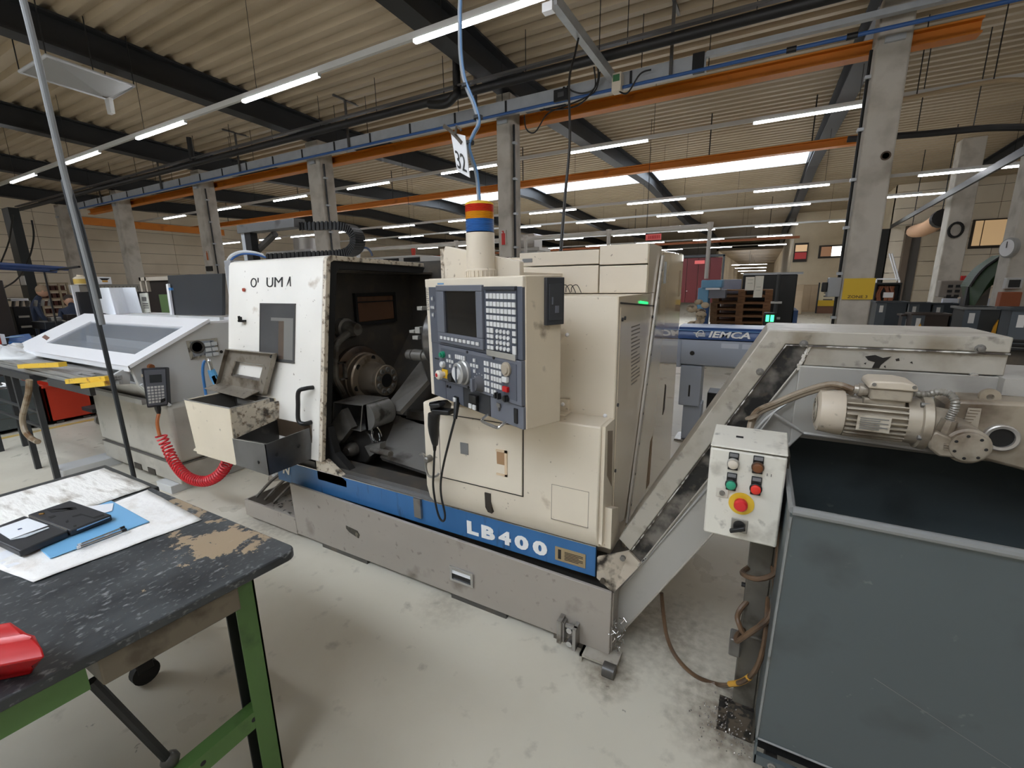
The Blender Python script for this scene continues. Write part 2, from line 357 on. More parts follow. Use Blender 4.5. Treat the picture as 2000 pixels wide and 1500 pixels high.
# concrete columns along the valley, one roof beam over each
COLX = [('rightmost', 1.02), ('second from right', -3.98), ('third from right', -8.66), ('fourth from right', -13.25), ('fifth from right', -17.97), ('leftmost', -22.45)]
cols = {}
for i, (nm, x) in enumerate(COLX):
    w = .157 if i == 0 else (.13 if i == 1 else .25 if i == 2 else .3)
    w = min(w, .2)
    t = thing('concrete_column', {0: 'broad grey concrete column behind the chip conveyor, carrying a yellow zone sign', 1: 'grey concrete column rising behind the signal tower of the lathe',
              2: 'grey concrete column rising behind the cable chain on the lathe', 3: 'grey concrete column behind the dark raised panel of the grey bar feeder',
              4: 'grey concrete column above the white carton, second from the left wall', 5: 'leftmost grey concrete column, beside the tool shelf at the far wall'}[i], 'column', (x, 7.0, 0), 0, 'columns of the hall')
    ob('shaft', MB().box(x - w, x + w, 7.0, 7.36, 0, 4.66), concrete, t, bevel=.02)
    ob('bracket', MB().box(x - .09, x + .09, 6.96, 7.0, 4.2, 4.26), galv, t)
    if i < 4:
        c = ob('conduit', MB().cyl((x - w - .03 if i == 0 else x + w + .02, 7.1, 0), (x - w - .03 if i == 0 else x + w + .02, 7.1, 4.2), .018, n=6), pipe_black, t)
        m = MB()
        for z in frange(.6, 4.2, .55): m.box(x + (-1 if i == 0 else 1) * (w + .06), x + (-1 if i == 0 else 1) * w, 7.06, 7.14, z, z + .035)
        ob('clip', m, galv, t, smooth=False)
    cols[i] = t
ob('lifting_hole', MB().lathe((1.099, 7, 3.032), (0, -1, 0), [(0, .05), (.004, .05), (.004, .035), (-.01, .03)], 16), M('hole_brown', (78, 62, 50), .8), cols[0])
BX = [1.0, -3.98, -8.7, -13.3, -17.97, -22.45]
for i, x in enumerate(BX + [6.0, 11.0]):
    nm = ['dark steel roof beam crossing behind the broad column at right', 'dark steel roof beam running from top centre down to the second column', 'dark steel roof beam running from the top left corner to the third column',
          'second dark steel roof beam from the top left corner', 'third dark steel roof beam down from the top left corner', 'dark steel roof beam nearest the left end wall'] 
    o = thing('roof_beam', nm[i] if i < 6 else 'dark steel roof beam in the right bays beyond the broad column', 'beam', (x, 7.2, 4.68), 0, 'steel roof beams')
    for (ya, yb) in ((-12, -3.1), (-3.1, 7.2), (7.2, 17.5), (17.5, 27.8), (27.8, 38.1), (38.1, 48.4)):
        if i < 5 or True:
            e = .001; za, zc = zb(ya + e), zb(yb - e)
            m = MB(); hw = .14
            for (xa, xb, d0, d1) in ((-hw, hw, 0, .03), (-.012, .012, .03, .39), (-hw, hw, .39, .42)):
                m.slab([(x + xa, ya, za + d0), (x + xb, ya, za + d0), (x + xb, yb, zc + d0), (x + xa, yb, zc + d0)], (0, 0, d1 - d0))
            ob('beam_section', m, beam_mat, o, smooth=False)

# crane rails: two orange I-beams and a cross girder near the left wall
def ibeam(m, x0, x1, y, z0, z1, hw=.09):
    m.box(x0, x1, y - hw, y + hw, z0, z0 + .02); m.box(x0, x1, y - hw, y + hw, z1 - .02, z1); m.box(x0, x1, y - .012, y + .012, z0 + .02, z1 - .02); return m
def crane_rail(label, x0, x1, y, z0, z1, hw=.09, mat=orange, hang=()):
    t = thing('crane_rail', label, 'rail', ((x0 + x1) / 2, y, z0), 0, 'orange crane rails'); ob('beam', ibeam(MB(), x0, x1, y, z0, z1, hw), mat, t, smooth=False)
    for x in hang: ob('hanger', MB().cyl((x, y, z1 - .01), (x, y, zb(y) + .47), .014, n=6), pipe_black, t)
crane_rail('orange crane rail running behind the columns of the hall, nearest of all', -21, 1.83, 7.452, 4.25, 4.41)
crane_rail('orange crane rail below the bright skylight', -24, 1.4, 11.8, 4.25, 4.41, hang=(-20.3, -15.6, -10.9, -6.1, -1.35, .6))
m = MB()
for y0, y1 in ((7.3, 12.2),): m.box(-21.6, -21.42, y0, y1, 3.95, 4.2)
tag(ob('crane_girder', m, orange, smooth=False), 'orange cross girder of the crane near the far left wall', 'girder')
# far orange rails seen over the machine roof
crane_rail('thin dull orange rail far behind the top of the cream cabinet', -20, 1.2, 24, 3.42, 3.52, .05, M('dull_orange', (150, 84, 40), .6), (-18, -12, -6, 0))

# cable tray, pipes
t = thing('cable_tray', 'long grey galvanised cable tray hanging in front of the columns', 'cable tray', (-9, 6.85, 4.28))
ob('tray', MB().box(-20, -.9, 6.8, 6.83, 4.28, 4.46).box(-20, -.9, 6.83, 6.94, 4.28, 4.29), galv, t, smooth=False)
ob('narrow_channel', MB().box(-.9, 4.5, 6.78, 6.86, 4.405, 4.465), galv, t, smooth=False)
ob('end_cover', MB().box(-1.06, -.92, 6.785, 6.9, 4.27, 4.475), black, t, smooth=False)
clip = None
for x in frange(-19.5, -1.3, .98):
    o = ob('clip', MB().box(x, x + .03, 6.785, 6.8, 4.29, 4.45), black, t, smooth=False)
rod = None
for x in (-18.2, -14.5, -10.9, -7.3, -4.35, -1.32):
    m = MB(); zt = zb(6.8) + .45
    m.box(x - .02, x + .02, 6.76, 6.79, 4.27, zt - .02); m.box(x - .02, x + .02, 6.5, 7.1, zt - .05, zt - .02)
    ob('hanger', m, M('dark_galvanised', (96, 94, 92), .45, metal=.5), t, smooth=False)
    for dx in (.45, -.4): ob('hanger_rod', MB().cyl((x + dx, 6.85, 4.29), (x + dx, 6.85, zt + .02), .006, n=6), pipe_black, t)
t = thing('supply_pipe', 'blue supply pipe running just below the grey cable tray', 'pipe', (-8, 6.87, 4.26))
ob('pipe', MB().cyl((-20, 6.75, 4.255), (4.6, 6.75, 4.255), .022, n=8), blue_pipe_m, t)
for x in (-.02, .55): ob('coupling', MB().cyl((x, 6.75, 4.255), (x + .1, 6.75, 4.255), .034, n=10), black, t)
t = thing('drain_pipe', 'fat black drain pipe running under the roof above the cable tray', 'pipe', (-8, 6.45, 4.5))
ob('pipe', MB().cyl((-24, 6.4, 4.53), (4.6, 6.4, 4.53), .062, n=14), pipe_black, t)
ob('elbow', MB().tube(smooth_path([(-4.45, 6.4, 4.86), (-4.45, 6.4, 4.62), (-4.4, 6.3, 4.50), (-4.6, 6.3, 4.4), (-4.95, 6.34, 4.47)]), .06, 12), pipe_black, t)
for x in (-12.1, -4.45): ob('downpipe', MB().cyl((x, 6.4, 4.55), (x, 6.4, 5.1), .055, n=12), pipe_black, t)
ob('support_channel', MB().box(-24, 4.6, 6.36, 6.44, 4.63, 4.66), M('dark_galvanised', (96, 94, 92)), t, smooth=False)
for x in frange(-19.2, 1, 1.45): ob('rod', MB().cyl((x, 6.4, 4.6), (x, 6.4, 5.12), .006, n=6), pipe_black, t)

# LED tubes on ceiling rails
tube_m = M('led_tube', (255, 255, 255), .4, emit=(248, 250, 255), est=TUBE, var=0)
rail_m = M('light_rail_white', (206, 206, 204), .45, var=.02)
ROWS = [('nearest', 4.1, 4.06, [-24, -21, -18.2, -15.3, -12.2, -9.28, -6.31, -3.35, -.4, 2.6, 5.6], -25, 8, .042, 1.5),  # left-end tubes of the first three rows added to brighten the left wall
        ('second', 9.06, 4.16, [-19.6, -16.3, -13.1, -9.95, -6.82, -3.6, -.39, 2.8, 5.8], -24, 9, .036, 1.5),
        ('third', 12.9, 3.71, [-23, -20, -17.8, -15.6, -12.5, -9.5, -6.45, -3.46, -.41, 2.62, 5.7, 8.7], -24, 11, .036, 1.5),
        ('fourth', 17.0, 3.87, [-18.5, -15.5, -12.5, -9.5, -6.5, -3.5, -.48, 2.6], -20, 3.6, .04, 1.5),
        ('fifth', 21.9, 3.79, [-18.5, -15.5, -12.5, -9.5, -6.5, -3.55, -.52, 2.0], -20, 3.6, .04, 1.5),
        ('sixth', 26.5, 3.75, [-18.5, -15.5, -12.5, -9.5, -6.5, -3.5, -.5], -20, 1.0, .045, 1.5),
        ('seventh', 33, 3.75, [-18.5, -15.5, -12.5, -9.5, -6.5, -3.5, -.5], -20, 1.0, .045, 1.5)]
for rn, y, z, xs, xa, xb, w, ln in ROWS:
    t = thing('light_rail', f'white ceiling rail of the {rn} row of LED tubes', 'rail', (xa, y, z + .1), 0, 'ceiling light rails')
    ob('rail', MB().box(xa, xb, y - w / 2, y + w / 2, z + .035, z + .10), rail_m, t, smooth=False)
    for x in frange(xa + 1, xb, 3): ob('suspension_wire', MB().cyl((x, y, z + .09), (x, y, zb(y) + .47), .004, n=4), pipe_black, t)
    for k, x in enumerate(xs):
        lt = thing('led_tube_light', f'lit white LED tube, {ORD[k]} from the left on the {rn} ceiling rail', 'light', (x + ln / 2, y, z), 0, 'LED tubes on ceiling rails')
        ob('diffuser', MB().box(x, x + ln, y - w / 2 - .004, y + w / 2 + .004, z, z + .032), tube_m, lt, bevel=.008, smooth=False)
        [ob('end_cap', MB().box(xe, xe + .012, y - w / 2, y + w / 2, z + .002, z + .034), rail_m, lt, smooth=False) for xe in (x - .012, x + ln)]
# lights inside the far passage
for k, (y, z) in enumerate(((50, 3.12), (56, 2.95), (63, 2.75), (72, 2.6), (82, 2.45))):
    lt = thing('led_tube_light', f'short lit tube across the far passage, {ORD[k]} from the front', 'light', (-1.4, y, z), 0, 'tubes in the far passage')
    ob('diffuser', MB().box(-2.9, .1, y, y + .06, z, z + .03), tube_m, lt, smooth=False); ob('suspension_wire', MB().cyl((-1.4, y + .03, z + .02), (-1.4, y + .03, 4.42), .01, n=4), pipe_black, lt)
# rows over and behind the photographer
for y in (.2, -3.8, -7.8):
    t = thing('light_rail', f'white ceiling rail of LED tubes overhead, {ORD[[.2, -3.8, -7.8].index(y)]} row behind the camera', 'rail', (0, y, 4.2), 0, 'ceiling light rails')
    ob('rail', MB().box(-12, 9, y - .03, y + .03, 4.15, 4.21), rail_m, t, smooth=False)
    for x in frange(-11, 9, 5): ob('suspension_wire', MB().cyl((x, y, 4.2), (x, y, zb(y) + .47), .004, n=4), pipe_black, t)
    for x in (-9.4, -6.4, -3.4, -.4, 2.6, 5.6):
        lt = thing('led_tube_light', f'lit white LED tube overhead, {ORD[[-9.4, -6.4, -3.4, -.4, 2.6, 5.6].index(x)]} from left on the {ORD[[.2, -3.8, -7.8].index(y)]} rail behind the camera', 'light', (x + .75, y, 4.11), 0, 'LED tubes overhead')
        ob('diffuser', MB().box(x, x + 1.5, y - .03, y + .03, 4.11, 4.145), tube_m, lt, smooth=False)

# galvanised channel hanging towards the photographer, with its cables and boxes
t = thing('ceiling_channel', 'galvanised steel channel reaching forward from the cable tray', 'channel', (-2.1, 6, 4.36))
ob('channel', MB().box(-2.14, -2.06, 4.75, 6.85, 4.36, 4.40).box(-2.14, -2.13, 4.75, 6.85, 4.40, 4.47).box(-2.07, -2.06, 4.75, 6.85, 4.40, 4.47), galv, t, smooth=False)
ob('end_bracket', MB().box(-2.2, -2.09, 4.7, 4.78, 4.30, 4.38), white_paint, t, smooth=False)
for y in (5.0, 6.2): ob('hanger_rod', MB().cyl((-2.1, y, 4.38), (-2.1, y, zb(y) + .47), .006, n=6), pipe_black, t)
tag(ob('hanging_cable', MB().tube(smooth_path([(-2.1, 5.46, 4.36), (-2.11, 5.4, 4.2), (-2.06, 5.1, 3.8), (-1.683, 4.2, 2.948), (-1.477, 3.6, 2.351), (-1.218, 2.9, 1.856)]), .012, 8), pipe_black), 'black cable hanging from the galvanised channel behind the cream cabinet', 'cable')
m = MB()
for pts in ([(-2.307, 6.6, 4.531), (-2.32, 6.7, 4.317), (-2.484, 6.7, 4.272), (-2.655, 6.7, 4.331), (-2.735, 6.7, 4.412)], [(-2.249, 6.6, 4.518), (-2.299, 6.7, 4.345), (-2.558, 6.7, 4.135), (-2.998, 6.7, 4.148), (-3.106, 6.7, 4.187)],
            [(-2.218, 6.6, 4.45), (-2.333, 6.7, 4.256), (-2.715, 6.7, 4.164), (-3.04, 6.7, 4.107), (-3.251, 6.7, 3.892), (-3.399, 6.7, 3.958), (-3.432, 6.7, 4.155)], [(-2.005, 6.7, 4.223), (-1.861, 6.7, 4.152), (-1.699, 6.7, 4.346), (-1.554, 6.7, 4.369)]):
    m.tube(smooth_path(pts), .011, 6)
tag(ob('cable_bundle', m, pipe_black), 'loops of black cable dangling around the cable tray boxes', 'cable')
t = thing('junction_box', 'black junction box clipped on the front of the cable tray', 'box', (-2.842, 6.75, 4.323)); x, y, z = (-2.842, 6.75, 4.323)
ob('case', MB().box(x - .11, x + .11, 6.7, 6.8, z - .08, z + .08), black, t, bevel=.01); ob('cover_plate', MB().box(x - .04, x + .06, 6.69, 6.7, z - .03, z + .03), M('dark_grey_plate', (70, 70, 72)), t)
t = thing('pressure_gauge_box', 'small cream box with a green display on the cable tray', 'box', (-2.006, 6.72, 4.293)); x, y, z = (-2.007, 6.72, 4.312)
ob('case', MB().box(x - .065, x + .065, 6.66, 6.8, z - .12, z + .11), cream, t, bevel=.01); ob('display', MB().box(x - .045, x + .045, 6.65, 6.66, z + .0, z + .08), M('green_display', (70, 120, 80), .3), t)
# ================================================================== THE LATHE
LA = thing('cnc_lathe', 'large cream turning lathe with open work area, grey base and blue front stripe', 'machine', (-1.9, 1.66, 0))
# --- base
base = ob('base_panel', MB().prism([(-2.575, .04), (-.446, .04), (-.446, .352), (-2.592, .402)], 1.655, 1.672, 'y'), grey_base, LA, bevel=.003)
ob('end_panel', MB().box(-.452, -.440, 1.672, 2.05, .04, .352), grey_base, LA)
ob('bed', MB().box(-2.56, -.52, 1.80, 3.2, .05, .42).box(-2.56, -2.4, 1.72, 3.2, .05, .56), dark_in, LA, smooth=False)
tray = MB().box(-3.15, -2.58, 1.655, 1.668, .035, .155).box(-3.15, -3.137, 1.668, 2.5, .035, .155).box(-3.137, -2.58, 1.668, 2.5, .035, .05)
tr = ob('drip_tray', tray, grey_base, LA, smooth=False)
m = MB()
for i in range(90):
    x, y = random.uniform(-3.1, -2.62), random.uniform(1.7, 2.2); m.box(x, x + random.uniform(.004, .02), y, y + random.uniform(.004, .02), .05, .05 + random.uniform(.003, .012))
ob('chips', m, dark_plate, LA, kind='stuff', smooth=False)
for x in (-3.05, -2.68):
    ob('levelling_foot', MB().cyl((x, 1.76, 0), (x, 1.76, .04), .05, n=14), dark_in, LA)
for a, b in ((-2.35, -1.95), (-1.32, -.98), (-.72, -.55)): ob('levelling_foot', MB().box(a, b, 1.67, 1.78, 0, .04), dark_in, LA, smooth=False)
# recessed pulls in the base panel
m = MB().box(-1.306, -1.160, 1.648, 1.655, .13, .212)
p = ob('pull_frame', MB().box(-1.306, -1.160, 1.646, 1.656, .196, .212).box(-1.306, -1.160, 1.646, 1.656, .128, .142).box(-1.306, -1.292, 1.646, 1.656, .142, .196).box(-1.174, -1.160, 1.646, 1.656, .142, .196), bright_steel, base, smooth=False)
ob('pull_recess', MB().box(-1.292, -1.174, 1.651, 1.6556, .142, .172), black, base, smooth=False)
ob('pull_plate', MB().box(-1.292, -1.174, 1.650, 1.6556, .172, .196), white_paint, base, smooth=False)
ob('torn_slot', MB().prism([(-2.085, .232), (-1.99, .222), (-1.975, .2), (-1.985, .176), (-2.06, .196), (-2.085, .215)], 1.6515, 1.6556, 'y'), M('oily_hole', (58, 54, 46), .5, dirt=(120, 112, 96), amt=.4, scale=60), base, smooth=False)
# clamp bracket and jack foot at the right corner
cl = ob('clamp', MB().box(-.675, -.655, 1.60, 1.655, .05, .165).box(-.655, -.645, 1.615, 1.655, .05, .15).box(-.60, -.585, 1.60, 1.655, .04, .15).box(-.64, -.585, 1.615, 1.625, .135, .15), steel, LA, smooth=False)
for z in (.055, .125): ob('bolt', MB().cyl((-.62, 1.61, z), (-.62, 1.65, z), .014, n=8), bright_steel, cl)
jk = ob('jack_plate', MB().box(-.565, -.40, 1.60, 1.70, .028, .040).box(-.565, -.553, 1.60, 1.66, 0, .04), dirty_silver, LA, smooth=False)
ob('corner_wheel', MB().lathe((-.45, 1.585, .03), (1, 0, 0), [(0, .0), (0, .03), (.05, .03), (.05, 0)], 16), dark_in, LA)
# --- blue stripe with lettering
stripe = ob('blue_stripe', MB().box(-2.775, -.535, 1.70, 1.715, .372, .520), blue_paint, LA, bevel=.002)
ob('stripe_edge', MB().box(-2.62, -.535, 1.698, 1.74, .520, .524), bright_steel, LA, smooth=False)
for ch, a, b in (('L', (-1.218, 1.7, 0.34), (-1.148, 1.7, 0.349)), ('B', (-1.13, 1.7, 0.345), (-1.051, 1.7, 0.358)), ('4', (-1.03, 1.7, 0.352), (-0.96, 1.7, 0.357)), ('0', (-0.94, 1.7, 0.354), (-0.864, 1.7, 0.358)), ('0', (-0.842, 1.7, 0.357), (-0.767, 1.7, 0.359))):
    letters('letter', ch, (a[0], 1.6985, .4005), (1, 0, 0), (0, 0, 1), .072, letter_white, LA, bold=.055, width=b[0] - a[0], thick=.0025)
letters('letter', 'N', (-2.715, 1.6985, .43), (1, 0, 0), (0, 0, 1), .06, letter_white, LA, bold=.035, width=.085, shear=.25)
np_ = ob('name_plate', MB().box(-.727, -.580, 1.6965, 1.70, .402, .470), M('name_plate_brass', (170, 150, 116), .4, metal=.3), stripe, smooth=False)
m = MB().box(-.712, -.697, 1.6955, 1.6966, .412, .46)
for k in range(6): m.box(-.680, -.592 - (.02 if k % 3 == 2 else 0), 1.6955, 1.6966, .452 - k * .0075, .455 - k * .0075)
ob('plate_print', m, letter_black, LA, smooth=False)
ob('stripe_bracket', MB().box(-1.56, -1.512, 1.685, 1.70, .41, .523), steel, LA, smooth=False)
# --- leaning sliding door with its hood
def dy(z): return 1.5785 + .155 * z
front = [(dy(.60), .60), (dy(1.80), 1.80), (1.872, 1.822), (1.90, 1.832), (2.74, 1.812)]
back = [(2.74, 1.772), (1.93, 1.79), (1.915, 1.78), (dy(.60) + .055, .60)]
door = ob('sliding_door', MB().prism(front + back, -3.27, -2.295, 'x'), door_white, LA, bevel=.006)
ob('door_edge', MB().prism(front + [(2.74, 1.785), (1.915, 1.802), (1.888, 1.79), (dy(.60) + .028, .60)], -2.295, -2.268, 'x'), worn_cream, LA, bevel=.003)
ob('edge_seal', MB().prism([(p[0] + .030, p[1] - (.0 if i < 1 else .03 if i > 2 else .02)) for i, p in enumerate(front)] + [(2.74, 1.74), (1.96, 1.755), (1.94, 1.74), (dy(.60) + .075, .60)], -2.36, -2.285, 'x'), black_rubber, LA)
ob('left_frame_post', MB().box(-3.36, -3.28, 1.88, 2.0, .5, 1.84), M('post_grey', (150, 152, 156), .4), LA, bevel=.004)
ob('post_strip', MB().box(-3.40, -3.36, 1.90, 2.0, .5, 1.80), lightgrey, LA, bevel=.004)
ob('headstock_cover', MB().box(-3.25, -2.66, 2.0, 3.1, .42, 1.76), cream, LA, smooth=False)
# window in the door
wz = (1.187, 1.542); wx = (-2.892, -2.545)
def dq(x0, x1, z0, z1, off): return [(x0, dy(z0) - off, z0), (x1, dy(z0) - off, z0), (x1, dy(z1) - off, z1), (x0, dy(z1) - off, z1)]
win = ob('door_window', MB().slab(dq(*wx, *wz, .0), (0, -.004, 0)), M('smoked_window', (92, 92, 92), .12, dirt=(66, 66, 68), amt=.4, scale=2.5, soft=.5), LA)
ob('window_trim', MB().slab(dq(wx[0] - .008, wx[1] + .008, wz[1], wz[1] + .008, 0), (0, -.006, 0)).slab(dq(wx[0] - .008, wx[1] + .008, wz[0] - .006, wz[0], 0), (0, -.006, 0)).slab(dq(wx[0] - .008, wx[0], *wz, 0), (0, -.006, 0)).slab(dq(wx[1], wx[1] + .006, *wz, 0), (0, -.006, 0)), M('window_trim_grey', (70, 68, 66), .5), win, smooth=False)
ob('seen_bracket', MB().slab(dq(-2.70, -2.645, 1.20, 1.44, .004), (0, -.001, 0)), M('seen_bracket_brown', (98, 86, 76), .3), win, smooth=False)
ob('seen_plate', MB().slab(dq(-2.645, -2.555, 1.20, 1.44, .004), (0, -.001, 0)).slab(dq(-2.78, -2.555, 1.44, 1.46, .004), (0, -.001, 0)), M('seen_plate_grey', (128, 126, 122), .3), win, smooth=False)
dn = (0, .155, 1)
def dpt(x, z, off=.001): return (x, dy(z) - off, z)
letters('letter', 'O', dpt(-3.008, 1.652), (1, 0, 0), dn, .062, letter_black, LA, bold=-.004, width=.066)
letters('letter', 'U', dpt(-2.835, 1.652), (1, 0, 0), dn, .062, letter_black, LA, bold=-.004, width=.068)
letters('letter', 'M', dpt(-2.752, 1.652), (1, 0, 0), dn, .062, letter_black, LA, bold=-.006, width=.082)
ob('letter', MB().slab([dpt(-2.932, 1.684), dpt(-2.922, 1.682), dpt(-2.922, 1.712), dpt(-2.932, 1.715)], (0, -.001, 0)), letter_black, LA, smooth=False)      # what is left of the K
ob('letter', MB().slab([dpt(-2.632, 1.655), dpt(-2.604, 1.715), dpt(-2.594, 1.715), dpt(-2.588, 1.655), dpt(-2.597, 1.655), dpt(-2.601, 1.695), dpt(-2.612, 1.675)], (0, -.001, 0)), letter_black, LA, smooth=False)   # and of the A
ob('push_button', MB().cyl(dpt(-3.077, 1.637, .012), dpt(-3.077, 1.637, 0), .012, n=12), M('faded_red', (176, 80, 62), .4), LA)
ob('latch', MB().box(-3.105, -3.055, 1.77, 1.80, 1.424, 1.438).box(-3.09, -3.084, 1.765, 1.78, 1.43, 1.465).box(-3.072, -3.066, 1.765, 1.78, 1.43, 1.46), black, LA, smooth=False)
hd = ob('door_handle', MB().tube(smooth_path([dpt(-2.36, 1.048, 0), dpt(-2.37, 1.05, .045), dpt(-2.415, 1.03, .06), dpt(-2.418, .95, .06), dpt(-2.412, .855, .06), dpt(-2.38, .835, .045), dpt(-2.37, .834, 0)], 5), .013, 10), black, LA)
# --- interior
ob('headstock_wall', MB().prism([(1.80, .42), (1.80, 1.0), (1.93, 1.76), (3.0, 1.76), (3.0, .42)], -2.66, -2.60, 'x'), dark_in, LA, smooth=False)
ob('rear_wall', MB().box(-2.62, -1.2, 2.95, 3.0, .42, 1.84), dark_in, LA, smooth=False)
ob('hood_lining', MB().box(-2.60, -2.36, 1.98, 2.95, 1.735, 1.75), dark_in, LA, smooth=False)
sp = ob('spindle_housing', MB().lathe((-2.6, 2.31, .985), (1, 0, 0), [(0, .24), (.03, .235), (.05, .20)], 40), M('oily_brown_steel', (92, 76, 62), .35, metal=.3, dirt=(66, 56, 50), amt=.4, scale=6), LA)
chm = M('chuck_steel', (156, 144, 128), .28, metal=.55, dirt=(110, 92, 74), amt=.3, scale=9)
ch = ob('chuck', MB().lathe((-2.55, 2.31, .985), (1, 0, 0), [(0, .19), (.03, .19), (.034, .182), (.075, .182), (.085, .172), (.09, .13), (.12, .122), (.20, .108), (.205, .112), (.235, .112), (.24, .106), (.238, .05), (.15, .048), (.15, 0)], 48), chm, LA)
for k in range(6):
    a = k * math.pi / 3 + .3; c = (-2.466, 2.31 + .152 * math.cos(a), .985 + .152 * math.sin(a))
    ob('bolt_hole', MB().lathe(c, (1, 0, 0), [(0, .02), (.004, .02), (.004, .0)], 12), black, ch)
for k in range(9):
    a = k * math.pi / 4.5; c = (-2.312, 2.31 + .08 * math.cos(a), .985 + .08 * math.sin(a))
    ob('collet_lug', MB().lathe(c, (1, 0, 0), [(0, .021), (.012, .018), (.012, .008), (.004, .007)], 12), dark_plate, ch)
ob('bore', MB().lathe((-2.312, 2.31, .985), (1, 0, 0), [(0, .05), (.003, .05), (.003, 0)], 24), black, ch)
# brown inspection window on the headstock wall
iw = ob('inspection_window', MB().box(-2.60, -2.585, 2.345, 2.72, 1.39, 1.575), M('brown_pane', (104, 76, 58), .25, dirt=(80, 62, 50), amt=.4, scale=5), LA, bevel=.004)
ob('window_trim', MB().box(-2.6, -2.575, 2.325, 2.345, 1.365, 1.6).box(-2.6, -2.575, 2.72, 2.74, 1.37, 1.6).box(-2.6, -2.575, 2.345, 2.72, 1.575, 1.60).box(-2.6, -2.575, 2.345, 2.72, 1.365, 1.39).box(-2.6, -2.578, 2.345, 2.72, 1.53, 1.538), black_rubber, iw, smooth=False)
# coolant pipe
pm = M('oily_pipe', (120, 117, 112), .35, metal=.4, dirt=(84, 78, 70), amt=.3, scale=8)
ob('coolant_pipe', MB().tube(smooth_path([(-2.5, 2.177, 1.334), (-2.48, 2.113, 1.316), (-2.48, 2.058, 1.284), (-2.48, 2.03, 1.229), (-2.48, 2.013, 1.127), (-2.48, 2.01, 1.032), (-2.48, 2.044, 0.96), (-2.5, 2.095, 0.873)], 4), .024, 10), pm, LA)
ob('pipe_flange', MB().lathe((-2.6, 2.204, 1.356), (1, 0, 0), [(0, .075), (.05, .075), (.06, .06), (.10, .06), (.14, .045), (.16, .04), (.16, 0)], 22), pm, LA)
ob('pipe_clamp', MB().box(-2.46, -2.44, 2.055, 2.075, 1.03, 1.15).box(-2.47, -2.44, 2.02, 2.075, 1.14, 1.15).box(-2.47, -2.44, 2.02, 2.075, 1.03, 1.04), pm, LA, smooth=False)
# slanted carriage way and chute plates
ob('way_cover', MB().slab([(-2.2, 2.142, 0.824), (-2.05, 2.145, 0.831), (-1.93, 2.308, 1.024), (-2.12, 2.468, 1.119)], (.0, .02, -.03)), dark_plate, LA, smooth=False)
ob('lower_way_cover', MB().slab([(-2.269, 2.12, 0.568), (-2.185, 2.1, 0.574), (-2.196, 2.3, 0.738), (-2.386, 2.34, 0.718)], (0, .03, -.03)), dark_plate, LA, smooth=False)
ob('bed_way', MB().box(-2.2, -1.3, 2.36, 2.42, .70, .76).box(-2.2, -1.3, 2.30, 2.36, .60, .68), dark_plate, LA, bevel=.004)
ob('chute_back', MB().slab([(-2.6, 2.42, .70), (-1.2, 2.42, .70), (-1.2, 2.94, 1.3), (-2.6, 2.94, 1.3)], (0, .03, -.02)), dark_in, LA, smooth=False)
ob('chute_plate', MB().slab([(-2.064, 1.95, 0.571), (-1.617, 1.95, 0.538), (-1.885, 2.3, 0.684), (-2.231, 2.3, 0.733)], (0, .02, -.03)), M('oily_chute', (136, 134, 130), .25, metal=.3, dirt=(96, 93, 90), amt=.3, scale=5, bump=.15, bscale=7), LA, smooth=False)
ob('front_sill', MB().box(-2.3, -1.35, 1.74, 1.86, .42, .55), dark_in, LA, smooth=False)
ob('corner_gusset', MB().prism([(-2.36, .60), (-2.27, .60), (-2.10, .50), (-2.10, .46), (-2.36, .46)], 1.70, 1.735, 'y'), worn_cream, LA, smooth=False)
ob('corner_seal', MB().prism([(-2.34, .80), (-2.27, .80), (-2.23, .64), (-2.10, .54), (-2.10, .49), (-2.36, .58)], 1.745, 1.79, 'y'), black_rubber, LA, smooth=False)
ob('corner_plate', MB().slab([(-2.448, 1.84, 0.613), (-2.388, 1.84, 0.648), (-2.296, 1.84, 0.551), (-2.335, 1.84, 0.511)], (0, .02, 0)), dark_plate, LA, smooth=False)
# parts catcher, its arm and the ejector rod
shell = M('thin_catcher_sheet', (134, 133, 130), .35, metal=.5, dirt=(70, 66, 62), amt=.3, scale=10)
pa, pb, pcn, pd = Vector((-2.412, 1.92, 0.904)), Vector((-2.147, 1.92, 0.914)), Vector((-2.187, 1.92, 0.739)), Vector((-2.447, 1.92, 0.736))
m = MB()
m.slab([pa, pb, pb + Vector((.01, .22, 0)), pa + Vector((0, .22, 0))], (0, 0, .004)); m.slab([pd, pcn, pcn + Vector((.01, .22, -.0)), pd + Vector((0, .22, 0))], (0, 0, -.004)); m.slab([pa, pd, pd + Vector((0, .22, 0)), pa + Vector((0, .22, 0))], (-.004, 0, 0))
m.slab([pa + Vector((0, .22, 0)), pb + Vector((0, .22, 0)), pcn + Vector((0, .22, 0)), pd + Vector((0, .22, 0))], (0, .004, 0))
ob('catcher_box', m, shell, LA, smooth=False)
cc = (pb + pcn) / 2; r = (pb - pcn).length / 2
m = MB(); n = 12; prof_ = [(cc.x + .085 * math.cos(t) * 1.0, cc.z + r * math.sin(t)) for t in [(-math.pi / 2 + math.pi * k / n) for k in range(n + 1)]]
m.prism([(pb.x, pb.z), (pb.x, pcn.z)] + prof_, 1.95, 2.14, 'y')
ob('catcher_end', m, shell, LA)
ob('catcher_rim', MB().tube([pa, pb, pcn, pd, pa], .004, 6), steel, LA)
m = MB()
for k in range(26):
    t = k * .55; c = pd * (1 - k / 40) + pcn * (k / 40); m.tube([(c.x + .012 * math.cos(t + j), c.y + .03 + .04 * random.random() + .006 * j, c.z + .012 + .010 * math.sin(t + j)) for j in range(5)], .003, 4)
ob('swarf', m, bright_steel, LA, kind='stuff')
m = MB(); c0 = Vector((-2.142, 2, 0.7))
